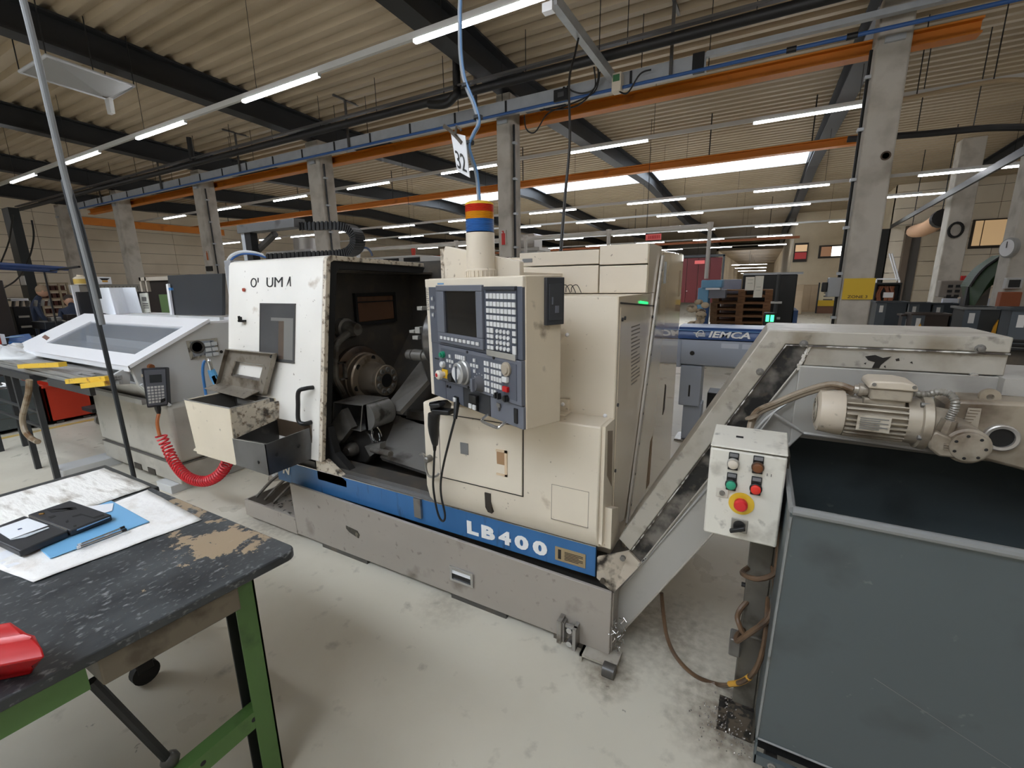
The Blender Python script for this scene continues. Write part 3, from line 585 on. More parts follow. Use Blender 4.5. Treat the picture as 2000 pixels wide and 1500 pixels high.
for k in range(14):
    a = k * .45; m.tube([(c0.x + .045 * math.sin(a + .3 * j) * (.7 + .3 * (k % 3) / 2), c0.y + .004 * j, c0.z + .055 * math.cos(a + .3 * j)) for j in range(4)], .0035, 4)
ob('swarf', m, bright_steel, LA, kind='stuff')
arm = ob('catcher_arm', MB().prism([(-2.428, .649), (-2.292, .742), (-2.194, .685), (-2.145, .585), (-2.252, .474), (-2.428, .46)], 2.0, 2.08, 'y'), M('arm_dark', (60, 58, 56), .35, dirt=(66, 60, 54), amt=.3, scale=8), LA, bevel=.01)
ob('hub', MB().lathe((-2.342, 1.99, 0.569), (0, -1, 0), [(0, .05), (.05, .046), (.07, .03), (.075, 0)], 20), pm, arm)
ob('hose_block', MB().slab([(-2.475, 1.9, 0.723), (-2.316, 1.9, 0.872), (-2.246, 1.9, 0.757), (-2.38, 1.9, 0.622)], (0, .05, 0)), dark_plate, LA, smooth=False)
rod = ob('ejector_rod', MB().cyl((-2.095, 1.92, 0.629), (-1.877, 1.86, 0.657), .019, n=18), pm, LA)
ob('rod_bracket', MB().slab([(-2.185, 1.94, 0.628), (-2.043, 1.94, 0.672), (-2.037, 1.93, 0.635), (-2.135, 1.93, 0.569)], (0, .05, 0)), dark_plate, LA, smooth=False)
# turret, mostly behind the console
tu = ob('turret', MB().lathe((-1.801, 2.3, 1.322), (1, 0, 0), [(0, .14), (.01, .2), (.03, .215), (.14, .215), (.15, .19), (.2, .14)], 32), M('turret_steel', (104, 102, 100), .3, metal=.7, dirt=(50, 47, 44), amt=.4, scale=7), LA)
ob('boring_bar', MB().lathe((-2.013, 2.22, 1.206), (1, .02, 0), [(0, 0), (0, .032), (.04, .034), (.042, .028), (.05, .028), (.052, .038), (.13, .038), (.135, .03), (.2, .03)], 20), pm, tu)
hs = M('tool_holder_light', (188, 188, 184), .35, metal=.5)
for k, (a, b) in enumerate((((-1.955, 2.2, 1.372), (-1.918, 2.2, 1.354)), ((-1.907, 2.2, 1.393), (-1.868, 2.2, 1.353)), ((-1.932, 2.2, 1.337), (-1.888, 2.2, 1.313)), ((-1.923, 2.25, 1.519), (-1.882, 2.25, 1.494)))):
    ob('tool_holder', MB().box(a[0], b[0], a[1] - .02, a[1] + .03, b[2], a[2]), hs, tu, bevel=.002)
# --- right hand cover, stepped body, top boxes
cov = ob('front_cover', MB().prism([(1.645, .645), (1.655, 1.085), (1.672, 1.088), (1.86, 1.088), (1.86, .52), (1.735, .515), (1.695, .53), (1.665, .57)], -1.425, -.515, 'x'), cream, LA, bevel=.006, angle=25)
ob('ledge_edge', MB().box(-.515, -.500, 1.668, 1.80, .56, 1.086), cream, LA)
ap = ob('access_panel', MB().slab([(-1.325, 1.6535, 1.035), (-.868, 1.6535, 1.035), (-.868, 1.6435, .715), (-1.325, 1.6435, .715)], (0, -.0025, 0)), cream, LA)
def groove(x0, x1, z0, z1, w=.0035, off=.0028):
    yy = lambda z: 1.645 + (z - .645) * .0227
    m = MB()
    for a, b, c, d in ((x0, x1, z1 - w, z1), (x0, x1, z0, z0 + w), (x0, x0 + w, z0, z1), (x1 - w, x1, z0, z1)):
        m.slab([(a, yy(c) - off, c), (b, yy(c) - off, c), (b, yy(d) - off, d), (a, yy(d) - off, d)], (0, .004, 0))
    return m
ob('panel_gap', groove(-1.33, -.862, .708, 1.042), M('gap_shadow_line', (44, 40, 36), .8, var=0), LA, smooth=False)
ob('panel_gap', groove(-.725, -.555, .635, .80, .0018, .001), M('faint_gap', (150, 140, 126), .8, var=0), LA, smooth=False)
rp = ob('recess_pull', MB().box(-1.0, -.955, 1.645, 1.6495, .80, .905), M('pull_brown', (168, 132, 98), .5), ap, bevel=.003)
ob('pull_rim', MB().box(-.955, -.943, 1.640, 1.6505, .79, .915).box(-1.0, -.943, 1.640, 1.6505, .905, .915).box(-1.0, -.943, 1.640, 1.6505, .79, .80), M('pull_cream', (220, 196, 164), .5), ap, smooth=False)
ob('grey_label', MB().box(-1.20, -1.155, 1.643, 1.6455, .858, .915), M('label_grey', (128, 128, 128), .5), ap, smooth=False)
ob('vent_slot', MB().prism([(-1.068, .685), (-1.036, .685), (-1.034, .615), (-1.03, .585), (-1.052, .588), (-1.066, .61)], 1.640, 1.66, 'y'), M('slot_dark', (50, 44, 38), .6), LA, smooth=False)
st = ob('latch_hook', MB().tube(smooth_path([(-1.444, 1.63, 0.813), (-1.414, 1.62, 0.827), (-1.397, 1.62, 0.798), (-1.4, 1.62, 0.751), (-1.383, 1.62, 0.713), (-1.338, 1.62, 0.722), (-1.328, 1.63, 0.736)], 4), .006, 8), steel, LA)
ob('hook_pivot', MB().lathe((-1.392, 1.63, 0.798), (0, -1, 0), [(-.02, .018), (.015, .016), (.02, .01)], 14), pm, LA)
# upper body
ub = ob('upper_panel', MB().box(-1.44, -.502, 1.79, 1.83, 1.086, 1.594), cream, LA, bevel=.003)
for p in ((-0.718, 1.79, 1.433), (-0.721, 1.79, 1.123), (-0.54, 1.79, 1.095)): ob('screw', MB().lathe(p, (0, -1, 0), [(0, .009), (.005, .008), (.008, .004)], 10), white_paint, ub)
br = ob('small_bracket', MB().box(-.748, -.700, 1.765, 1.79, 1.10, 1.15).box(-.748, -.694, 1.72, 1.79, 1.09, 1.10), cream, LA, smooth=False)
ob('screw', MB().lathe((-.724, 1.765, 1.13), (0, -1, 0), [(0, .009), (.005, .008), (.008, .004)], 10), white_paint, br)
ob('body_core', MB().box(-1.3, -.506, 1.83, 3.2, .42, 1.592), cream, LA, smooth=False)
ob('guard_top', MB().prism([(-1.375, 1.60), (-1.368, 1.80), (-1.355, 1.832), (-1.15, 1.79), (-.95, 1.748), (-.95, 1.60)], 1.80, 1.84, 'y'), cream, LA, bevel=.004)
ob('guard_side', MB().box(-1.385, -1.365, 1.80, 2.3, 1.0, 1.82), worn_cream, LA, smooth=False)
ob('console_backing', MB().box(-1.36, -.95, 1.84, 2.29, 1.594, 1.70), cream, LA, smooth=False)
for x0, x1, z0, z1, d in ((-1.45, -.752, 1.596, 1.738, .0), (-.744, -.503, 1.596, 1.732, -.004), (-1.21, -.750, 1.744, 1.816, .0), (-.746, -.503, 1.738, 1.834, -.004)):
    ob('top_box', MB().box(x0, x1, 2.29 + d, 2.6, z0, z1), cream, LA, bevel=.004)
ob('small_label', MB().box(-1.19, -1.13, 2.287, 2.29, 1.765, 1.785), M('label_grey', (128, 128, 128)), LA, smooth=False)
m = MB()
for k in range(3): m.tube(smooth_path([(-.93 + .03 * k, 2.22, 1.605), (-.92 + .03 * k, 2.2, 1.63), (-.90 + .03 * k, 2.22, 1.64), (-.88 + .03 * k, 2.23, 1.60)], 4), .002, 5)
ob('loose_wire', m, pipe_black, LA, kind='stuff')
# right side: satin panel, trim strip, polished electrical cabinet
satin = M('satin_cream_side', (214, 200, 178), .22, var=.03, coat=.5)
polish = M('polished_cream_side', (214, 198, 172), .10, var=.03, coat=1)
side = ob('side_panel', MB().prism([(1.79, 1.594), (2.6, 1.594), (2.06, .49), (1.80, .56)], -.506, -.50, 'x'), satin, LA)
ob('side_lower', MB().prism([(1.82, 1.55), (2.55, 1.50), (2.02, .50), (1.82, .56)], -.50, -.4975, 'x'), satin, LA)
ob('side_upper', MB().box(-.5035, -.50, 2.30, 2.6, 1.596, 1.834), satin, LA)
ob('side_gap', MB().slab([(-.4985, 1.81, 1.565), (-.4985, 2.56, 1.515), (-.4985, 2.56, 1.522), (-.4985, 1.81, 1.572)], (.0015, 0, 0)), M('gap_shadow_line', (44, 40, 36)), LA, smooth=False)
ob('status_lamp', MB().slab([(-.497, 2.14, 1.5525), (-.497, 2.30, 1.5415), (-.497, 2.30, 1.552), (-.497, 2.14, 1.564)], (.003, 0, 0)), M('green_lamp', (40, 220, 120), .4, emit=(40, 230, 120), est=1.2, var=0), LA, smooth=False)
m = MB()
for k in range(16): m.box(-.4975, -.4967, 2.0 + (.003 * k) - .0, 2.16 + (.003 * k) - (.05 if k % 4 == 3 else 0), 1.30 - k * .018 + .15, 1.306 - k * .018 + .15)
ob('side_label_print', m, M('label_print', (120, 112, 100), .6), side, smooth=False)
for y, z in ((1.84, 1.5), (1.88, 1.503), (1.82, 1.14), (1.82, .84), (2.43, 1.47)): ob('screw', MB().cyl((-.4975, y, z), (-.492, y, z), .008, n=8), black, side)
strip = MB().slab([(-.497, 2.565, 1.79), (-.497, 2.605, 1.79), (-.497, 2.085, .47), (-.497, 2.045, .47)], (.014, 0, 0))
tsp = ob('trim_strip', strip, M('aluminium_strip', (196, 190, 180), .35, metal=.4), LA, bevel=.003)
for k in range(9):
    t = .06 + k * .11; y = 2.585 + (2.065 - 2.585) * t; z = 1.79 + (.47 - 1.79) * t; ob('screw', MB().cyl((-.484, y, z), (-.48, y, z), .006, n=8), pm, tsp)
ob('electrical_cabinet', MB().prism([(2.607, 1.815), (3.33, 1.835), (3.36, 1.82), (3.36, .30), (2.09, .30), (2.09, .47)], -1.6, -.498, 'x'), polish, LA, bevel=.008)
ob('cabinet_print', MB().box(-.498, -.4965, 2.68, 2.75, 1.64, 1.76), M('pale_blue_sticker', (200, 206, 212), .4), LA, smooth=False)
ob('cabinet_label', MB().box(-.498, -.4965, 3.22, 3.28, 1.55, 1.72), M('tan_sticker', (180, 160, 130), .4), LA, smooth=False)
ob('vent_slot', MB().slab([(-.4975, 2.92, .80), (-.4975, 2.97, .83), (-.4975, 2.98, .98), (-.4975, 2.95, 1.0)], (.002, 0, 0)), M('slot_dark', (50, 44, 38)), LA, smooth=False)
ob('hand_slot', MB().slab([(-.4975, 2.52, .45), (-.4975, 2.60, .45), (-.4975, 2.62, .75), (-.4975, 2.57, .73)], (.002, 0, 0)), M('slot_brown', (140, 116, 90), .6), LA, smooth=False)
ob('side_recess', MB().prism([(1.70, 1.06), (1.77, 1.04), (1.785, .78), (1.71, .86)], -.515, -.499, 'x'), M('recess_tan', (140, 124, 106), .5), LA, smooth=False)
ob('lower_bracket', MB().prism([(1.70, .72), (1.80, .68), (1.84, .50), (1.70, .53)], -.52, -.47, 'x'), cream, LA, smooth=False)
# --- parts boxes hung on the front of the door
bx = ob('catch_box', None or MB().slab([(-3.185, 1.405, .957), (-2.685, 1.412, .957), (-2.70, 1.40, .603), (-3.12, 1.395, .605)], (0, .006, 0)).prism([(1.41, .957), (1.66, .962), (1.66, .935), (1.72, .93), (1.73, .815), (1.40, .61)], -2.698, -2.69, 'x').slab([(-3.182, 1.408, .957), (-3.182, 1.72, .957), (-3.14, 1.70, .80), (-3.118, 1.398, .61)], (.008, 0, 0)).slab([(-3.17, 1.40, .615), (-2.70, 1.40, .615), (-2.70, 1.70, .80), (-3.17, 1.70, .80)], (0, 0, .006)).box(-3.17, -2.7, 1.70, 1.706, .80, .95), M('box_cream', (218, 206, 184), .5, dirt=(140, 120, 92), amt=.12, scale=7, dirt2=(50, 44, 38), amt2=-.02, scale2=22), LA, smooth=False)
ob('worn_side', MB().prism([(1.415, .954), (1.655, .958), (1.66, .935), (1.718, .93), (1.728, .818), (1.405, .63)], -2.69, -2.688, 'x'), worn_cream, bx, smooth=False)
ob('box_lining', MB().slab([(-3.165, 1.412, .95), (-2.705, 1.416, .95), (-2.71, 1.408, .64), (-3.12, 1.405, .64)], (0, .002, 0)).box(-3.165, -2.705, 1.694, 1.699, .80, .95).slab([(-3.172, 1.42, .952), (-3.172, 1.69, .952), (-3.13, 1.69, .82), (-3.112, 1.41, .63)], (.002, 0, 0)).prism([(1.42, .95), (1.65, .955), (1.69, .93), (1.69, .82), (1.41, .64)], -2.701, -2.699, 'x'), dark_in, bx, smooth=False)
ob('box_rim', MB().tube([(-3.185, 1.405, .958), (-2.688, 1.412, .958), (-2.692, 1.66, .962)], .004, 6), steel, bx)
ob('inner_plate', MB().box(-3.0, -2.74, 1.63, 1.64, .90, .935).box(-2.86, -2.76, 1.58, 1.63, .88, .90), M('inner_steel', (130, 126, 120), .35, metal=.5), bx, smooth=False)
lidm = M('lid_worn_steel', (150, 142, 130), .35, metal=.45, dirt=(96, 84, 70), amt=.35, scale=9, soft=.2, dirt2=(40, 35, 30), amt2=.1, scale2=30)
def lq(a, b, off=0): # point on the raised lid: a across 0..1, b up 0..1
    A, B, Cc, D = Vector((-3.30, 1.69, .985)), Vector((-2.772, 1.69, .968)), Vector((-2.672, 1.735, 1.238)), Vector((-3.195, 1.735, 1.238))
    return (A * (1 - a) + B * a) * (1 - b) + (D * (1 - a) + Cc * a) * b + Vector((0, -off, 0))
lid = MB()
for a0, a1, b0, b1 in ((0, .2, 0, 1), (.8, 1, 0, 1), (.2, .8, .70, 1), (.2, .8, 0, .30)): lid.slab([lq(a0, b0), lq(a1, b0), lq(a1, b1), lq(a0, b1)], (0, .008, 0))
ld = ob('box_lid', lid, lidm, LA, smooth=False)
lip = MB()
for (p, q) in (((0, 0), (0, 1)), ((1, 0), (1, 1)), ((0, 1), (1, 1))):
    lip.slab([lq(*p), lq(*q), lq(*q, .028), lq(*p, .028)], (.004, 0, .004))
ob('lid_lip', lip, lidm, ld, smooth=False)
ob('lid_inner_step', MB().slab([lq(.2, .70), lq(.8, .70), lq(.8, .66, -.02), lq(.2, .66, -.02)], (0, .004, 0)).slab([lq(.2, .30), lq(.8, .30), lq(.8, .34, -.02), lq(.2, .34, -.02)], (0, .004, 0)), steel, ld, smooth=False)
ob('lid_hinge_plate', MB().slab([lq(-.02, .06), lq(.86, .06), lq(.84, -.06, .09), lq(-.04, -.04, .09)], (0, .004, -.004)), lidm, ld, smooth=False)
ob('knob', MB().lathe(lq(.94, .93, .002), (0, -1, 0), [(0, .012), (.012, .01), (.015, 0)], 10), black, ld)
stl = M('chip_tray_steel', (112, 112, 113), .28, metal=.75, dirt=(66, 64, 62), amt=.3, scale=4, soft=.4)
ob('chip_tray', MB().slab([(-2.69, 1.40, .772), (-2.365, 1.395, .790), (-2.365, 1.395, .605), (-2.69, 1.40, .605)], (0, .006, 0)).prism([(1.395, .79), (1.69, .803), (1.69, .605), (1.395, .605)], -2.371, -2.365, 'x').box(-2.69, -2.37, 1.40, 1.69, .605, .611).box(-2.69, -2.684, 1.40, 1.69, .61, .66), stl, LA, smooth=False)
ob('tray_flange', MB().slab([(-2.69, 1.398, .773), (-2.372, 1.398, .791), (-2.372, 1.432, .780), (-2.69, 1.432, .763)], (0, 0, .003)), bright_steel, LA, smooth=False)
ob('tray_back', MB().box(-2.69, -2.36, 1.688, 1.694, .605, .82), M('tray_brown', (92, 78, 64), .4, metal=.4), LA, smooth=False)
ob('tray_inner', MB().prism([(1.402, .612), (1.405, .768), (1.688, .812), (1.688, .612)], -2.687, -2.683, 'x'), M('tray_inner_dark', (40, 38, 36), .4, dirt=(80, 76, 70), amt=.2, scale=9), LA, smooth=False)  # dark panel covering the left inner wall of the chip tray
for p in ((-2.45, 1.394, .67),): ob('dent', MB().ball(p, .011, 8, 6, (.6, .3, 1)), black, LA)
for y, z in ((1.46, .71), (1.60, .715)): ob('dent', MB().ball((-2.365, y, z), .012, 8, 6, (.3, 1, 1)), black, LA)
ob('rail_stub', MB().box(-3.36, -3.12, 1.50, 1.54, .74, .76).box(-3.36, -3.12, 1.50, 1.54, .70, .715).box(-3.36, -3.12, 1.53, 1.54, .70, .76), galv, LA, smooth=False)
m = MB().slab([(-2.95, 1.72, .60), (-2.60, 1.72, .60), (-2.62, 1.9, .33), (-2.92, 1.9, .28)], (0, .01, 0))
ob('under_guard', m, black_rubber, LA, smooth=False)
for k in range(3): ob('hose', MB().tube(smooth_path([(-3.1 + .1 * k, 1.72, .16), (-2.95 + .1 * k, 1.8, .32), (-2.75 + .06 * k, 1.9, .42), (-2.6, 2.0, .46)], 4), .012, 6), pm, LA)
# --- cable carrier rig on the roof of the lathe
cg = ob('cable_carrier_rail', MB().box((-3.854, 2.35, 2.098)[0], (-3.124, 2.35, 2.126)[0], 2.30, 2.40, 2.09, 2.155), M('carrier_grey', (112, 112, 112), .4, metal=.4, dirt=(80, 78, 76), amt=.3, scale=6), LA, bevel=.004)
xa = (-3.843, 2.35, 1.995)[0]
ob('carrier_post', MB().box(xa, xa + .045, 2.32, 2.38, 1.2, 2.10), galv, LA, bevel=.003)
ob('post_shield', MB().box(xa + .05, xa + .13, 2.32, 2.38, 1.86, 2.10), black, LA, smooth=False)
ob('diagonal_duct', MB().tube([(-3.509, 2.4, 2.073), (-3.817, 2.4, 1.934)], .028, 10), M('dark_duct', (62, 60, 58), .5), LA)
P = smooth_path([(-3.129, 2.35, 2.1), (-2.927, 2.35, 2.09), (-2.711, 2.35, 2.074), (-2.601, 2.35, 2.036), (-2.568, 2.35, 1.971), (-2.602, 2.35, 1.914), (-2.684, 2.35, 1.886), (-2.848, 2.35, 1.882), (-3.078, 2.35, 1.885), (-3.324, 2.35, 1.887), (-3.586, 2.35, 1.89)], 5)
for i in range(len(P) - 1):
    a, b = Vector(P[i]), Vector(P[i + 1]); d = (b - a); n_ = Vector((-d.z, 0, d.x)).normalized() * .024
    ob('chain_link', MB().slab([a - n_, b - n_ + d * .12, b + n_ + d * .12, a + n_], (0, .09, 0)).slab([a - n_ * 1.25, a + d * .5 - n_ * 1.25, a + d * .5 + n_ * 1.25, a + n_ * 1.25], (0, -.006, 0)), black, LA, smooth=False)
for k, c_ in enumerate((white_paint, M('pale_hose', (196, 200, 204), .4), blue_pipe_m)):
    ob('air_hose', MB().tube([Vector(q) + Vector((.012, 0, -.010)) * k for q in smooth_path([(-3.525, 2, 1.854), (-3.463, 2, 1.888), (-3.425, 2.05, 1.915), (-3.35, 2.1, 1.91), (-3.308, 2.15, 1.889)], 5)], .007, 6), c_, LA)
ob('blue_hose', MB().tube(smooth_path([(-2.691, 2.5, 1.89), (-2.655, 2.5, 1.922), (-2.601, 2.5, 1.926), (-2.563, 2.5, 1.896), (-2.551, 2.5, 1.866)], 4), .008, 6), M('dark_blue_hose', (50, 62, 92), .4), LA)
ob('white_fitting', MB().tube(smooth_path([(-2.695, 2.5, 1.861), (-2.684, 2.5, 1.901), (-2.645, 2.5, 1.914)], 4), .014, 8), white_paint, LA)

# ================================================================== THE CONTROL CONSOLE (built square, then swung on its arm)
CO = thing('control_console', 'cream operator console with dark grey panel, screen and keys hung on lathe front', 'control panel')
def cb(name, x0, x1, z0, z1, y0, y1, mat, parent=None, bevel=0, kind=None, label=None):
    return ob(name, MB().box(x0, x1, y0, y1, z0, z1), mat, CO if parent is None else parent, bevel=bevel, local=True, smooth=bool(bevel), kind=kind, label=label)
con_cream = M('console_cream', (212, 198, 174), .42, dirt=(110, 92, 72), amt=.08, scale=7, soft=.1, dirt2=(80, 66, 52), amt2=-.05, scale2=30)
body = ob('housing', MB().prism([(-.725, -.012), (-.71, 0), (0, 0), (0, -.542), (-.725, -.542)], .006, .172, 'y'), con_cream, CO, bevel=.004, local=True)
cb('top_border', -.725, 0, -.040, -.002, -.006, .01, cream, bevel=.004)
cb('left_border', -.725, -.692, -.542, -.002, -.004, .012, cream, bevel=.004)
main = cb('screen_panel', -.692, -.003, -.288, -.036, -.006, .012, panel_grey, bevel=.002)
lowp = cb('lower_panel', -.61, -.004, -.452, -.290, -.012, .012, panel_grey2, bevel=.002)
cb('lower_panel_face', -.585, -.03, -.437, -.304, -.014, 0, panel_grey, lowp)
for x in (-.36, -.17):
    for z in (-.297, -.445): ob('screw', MB().cyl((x, -.015, z), (x, -.01, z), .006, n=8), black, lowp, local=True)
cb('side_strip', -.692, -.612, -.452, -.288, -.004, .012, panel_grey, bevel=.001)
for x0, x1, mt in ((-.692, -.575, panel_grey), (-.572, -.42, panel_grey), (-.417, -.215, M('console_black_panel', (44, 46, 50), .45)), (-.212, -.003, panel_grey2)):
    cb('bottom_panel', x0, x1, -.540, -.455, -.004, .012, mt, bevel=.001)
bez = MB().box(-.60, -.235, -.018, .0, -.276, -.232).box(-.60, -.235, -.018, 0, -.054, -.030).box(-.60, -.536, -.018, 0, -.232, -.054).box(-.278, -.235, -.018, 0, -.232, -.054)
bz = ob('screen_bezel', bez, panel_grey2, CO, bevel=.003, local=True)
cb('screen', -.538, -.276, -.234, -.052, -.008, -.005, glass_dark)
kw = key_white
sk = cb('softkey_base', -.575, -.255, -.263, -.244, -.0195, -.018, panel_grey, bz)
mesh_key = None
def key(x, z, w, h, parent, mat=kw, d=.004, y=-.012):
    k = MB().box(x - w / 2, x + w / 2, y - d, y, z - h / 2, z + h / 2); return ob('key', k, mat, parent, local=True, smooth=False)
for k in range(10): key(-.56 + k * .0325, -.2535, .020, .013, bz, y=-.0195)
kp = cb('keypad', -.216, -.030, -.268, -.042, -.010, -.005, M('keypad_grey', (72, 76, 86), .45))
cb('keypad_slope', -.214, -.032, -.292, -.270, -.016, -.008, bright_steel, kp)
cb('keypad_shade', -.216, -.030, -.048, -.036, -.018, -.005, M('keypad_rim', (56, 58, 64), .45), kp)
for r in range(5):
    for c in range(8): key(-.202 + c * .0228, -.070 - r * .0245 - (.004 if r else 0), .0175, .019 if r == 0 else .0165, kp, y=-.010)
for r in range(4):
    for c in range(2): key(-.202 + c * .0228, -.196 - r * .0215, .0175, .018 if r == 0 else .014, kp, y=-.010)
    for c in range(4): ob('key', MB().lathe((-.146 + c * .0228, -.010, -.196 - r * .0205), (0, -1, 0), [(0, .0082), (.004, .0075), (.004, 0)], 10), kw, kp, local=True)
for z, h in ((-.197, .016), (-.222, .017), (-.258, .034)): key(-.042, z, .018, h, kp, y=-.010)
cb('maker_badge', -.60, -.545, -.026, -.020, -.0075, -.006, M('badge_blue', (110, 160, 200), .4), main)
# left indicator strip
for z in (-.072, -.100, -.132): pass
for x, z, w, h in ((-.653, -.088, .016, .018), (-.662, -.126, .015, .016), (-.643, -.126, .015, .016), (-.653, -.160, .014, .018)):
    f = cb('indicator', x - w / 2 - .003, x + w / 2 + .003, z - h / 2 - .003, z + h / 2 + .003, -.009, -.006, panel_grey2, main); key(x, z, w * .6, h * .7, main, y=-.009)
m = MB()
for k in range(14): m.box(-.722, -.698 - (.006 if k % 3 == 0 else 0), -.0055, -.004, -.03 - k * .0085, -.0268 - k * .0085)
ob('side_scale', m, M('print_grey', (110, 108, 104), .6), CO, local=True, smooth=False)
cb('side_catch', -.665, -.612, -.362, -.358, -.007, -.004, black)
# operating controls
def round_part(name, x, z, prof, mat, parent=None, n=20, y=-.014): return ob(name, MB().lathe((x, y, z), (0, -1, 0), prof, n), mat, CO if parent is None else parent, local=True)
round_part('start_button', -.562, -.330, [(0, .015), (.012, .015), (.014, .010), (.02, .010), (.02, 0)], green_btn)
round_part('white_button', -.562, -.374, [(0, .014), (.014, .014), (.018, .010), (.018, 0)], key_white)
cb('stop_plate', -.578, -.528, -.436, -.396, -.018, -.012, yellow)
es = round_part('stop_button', -.558, -.418, [(0, .012), (.02, .012), (.022, .021), (.036, .021), (.042, .014), (.042, 0)], M('stop_cream', (224, 214, 200), .4))
round_part('stop_dot', -.558, -.418, [(.042, .009), (.0435, .009), (.0435, 0)], red, es)
dl = round_part('hand_wheel', -.385, -.385, [(0, .052), (.012, .052), (.016, .046), (.034, .044), (.038, .038), (.038, 0)], M('hand_wheel_steel', (190, 190, 188), .28, metal=.6), n=32)
round_part('wheel_hub', -.385, -.385, [(.038, .03), (.046, .027), (.046, 0)], key_white, dl)
cb('wheel_grip', -.378, -.37, -.42, -.352, -.064, -.058, panel_grey, dl)
round_part('selector_knob', -.465, -.417, [(0, .026), (.010, .024), (.03, .018), (.03, 0)], black)
kb = round_part('override_knob', -.27, -.414, [(0, .034), (.010, .030), (.03, .024), (.032, 0)], M('knob_grey', (92, 92, 96), .35))
cb('knob_grip', -.276, -.262, -.44, -.388, -.055, -.04, panel_grey2, kb)
for a in range(9):
    t = math.radians(200 - a * 27); cb('tick', -.27 + .042 * math.cos(t) - .002, -.27 + .042 * math.cos(t) + .002, -.414 + .042 * math.sin(t) - .002, -.414 + .042 * math.sin(t) + .002, -.0148, -.014, key_white, kb)
for cx_, cz_ in ((-.500, -.352), (-.302, -.345)):
    cross = cb('jog_base', cx_ - .012, cx_ + .012, cz_ - .03, cz_ + .03, -.0155, -.014, panel_grey2)
    for dx, dz in ((0, .022), (0, -.022), (.022, 0), (-.022, 0), (0, 0)): key(cx_ + dx, cz_ + dz, .013, .013, cross, y=-.0155)
row = cb('key_strip', -.455, -.368, -.336, -.314, -.0155, -.014, panel_grey)
for k in range(5): key(-.445 + k * .0165, -.325, .012, .018, row, y=-.0155)
grid = cb('key_block', -.232, -.105, -.436, -.312, -.0155, -.014, panel_grey)
for r in range(5):
    for c, x in enumerate((-.222, -.2035, -.176, -.158, -.140, -.122)):
        if r == 4 and c > 3: continue
        key(x, -.324 - r * .026, .0135, .017, grid, y=-.0155)
round_part('selector_ring', -.085, -.328, [(0, .026), (.008, .026), (.008, .020), (.014, .017), (.014, 0)], M('ring_tan', (168, 156, 138), .4))
cb('white_key', -.102, -.072, -.376, -.356, -.028, -.014, key_white, bevel=.002)
cb('red_key', -.102, -.072, -.412, -.392, -.026, -.014, red, bevel=.002)
for x in (-.145, -.128, -.085): cb('toggle_lever', x - .004, x + .004, -.447, -.425, -.03, -.014, black)
round_part('key_switch', -.088, -.438, [(0, .014), (.012, .013), (.012, 0)], black)
# bottom row fittings
for x in (-.555, -.53): round_part('lamp', x, -.475, [(0, .006), (.006, .005), (.006, 0)], black, y=-.004)
for x in (-.475, -.345, -.315):
    s = cb('switch_base', x - .016, x + .016, -.535, -.508, -.012, -.004, black); cb('switch_cap', x - .011, x + .011, -.531, -.511, -.02, -.012, key_white, s, bevel=.002)
cb('socket_block', -.35, -.295, -.503, -.470, -.022, -.004, black, bevel=.003)
ob('hanging_key', MB().box(-.152, -.146, -.012, -.008, -.50, -.47).box(-.160, -.138, -.012, -.008, -.485, -.470), pm, CO, local=True, smooth=False)
cb('card_slot', -.055, -.035, -.525, -.468, -.010, -.004, black, bevel=.002)
ob('grab_handle', MB().tube(smooth_path([(-.235, 0, -.535), (-.235, -.03, -.55), (-.22, -.035, -.556), (-.13, -.035, -.556), (-.115, -.03, -.55), (-.115, 0, -.535)], 4), .006, 8), bright_steel, CO, local=True)
# door pocket on the side
hp = ob('side_pocket', MB().box(0, .014, .088, .172, -.172, -.008), M('pocket_dark_grey', (56, 58, 62), .4), CO, bevel=.002, local=True)
ob('pocket_door', MB().box(.014, .017, .10, .160, -.155, -.03), M('pocket_door_grey', (64, 66, 70), .4), hp, bevel=.001, local=True)
ob('pocket_catch', MB().box(.017, .022, .125, .140, -.13, -.105).box(.017, .02, .11, .115, -.10, -.075), panel_grey2, hp, local=True, smooth=False)
ob('swing_arm', MB().box(-.45, -.25, .172, .30, -.35, -.15), con_cream, CO, local=True, smooth=False)
# signal tower on top of the console
tb = ob('signal_tower', MB().lathe((-.565, .20, .0), (0, 0, 1), [(0, .07), (.035, .07), (.04, .064), (.195, .064), (.2, 0)], 28), cream, CO, local=True)
m = MB()
for k in range(24):
    a = 2 * math.pi * k / 24; m.box(-.565 + .0705 * math.cos(a) - .003, -.565 + .0705 * math.cos(a) + .003, .20 + .0705 * math.sin(a) - .003, .20 + .0705 * math.sin(a) + .003, .0, .03)
ob('tower_base_rib', m, cream, tb, local=True, kind='stuff', smooth=False)
def lens(z0, z1, col, nm):
    prof_ = []
    for k in range(9):
        z = z0 + (z1 - z0) * k / 8; prof_ += [(z, .064), (z + (z1 - z0) / 16, .0615)]
    return ob('lens', MB().lathe((-.565, .20, 0), (0, 0, 1), prof_[:-1], 28), M(nm, col, .3, var=.02), tb, local=True)
lens(.200, .252, (44, 100, 170), 'lens_blue'); lens(.252, .282, (222, 160, 40), 'lens_amber'); lens(.282, .312, (206, 60, 40), 'lens_red')
ob('tower_cap', MB().lathe((-.565, .20, .312), (0, 0, 1), [(0, .064), (.008, .062), (.014, .05), (.014, 0)], 28), yellow, tb, local=True)
CO.location = (-.7, 1.354, 1.678); CO.rotation_euler = (0, 0, -math.radians(24.2756))
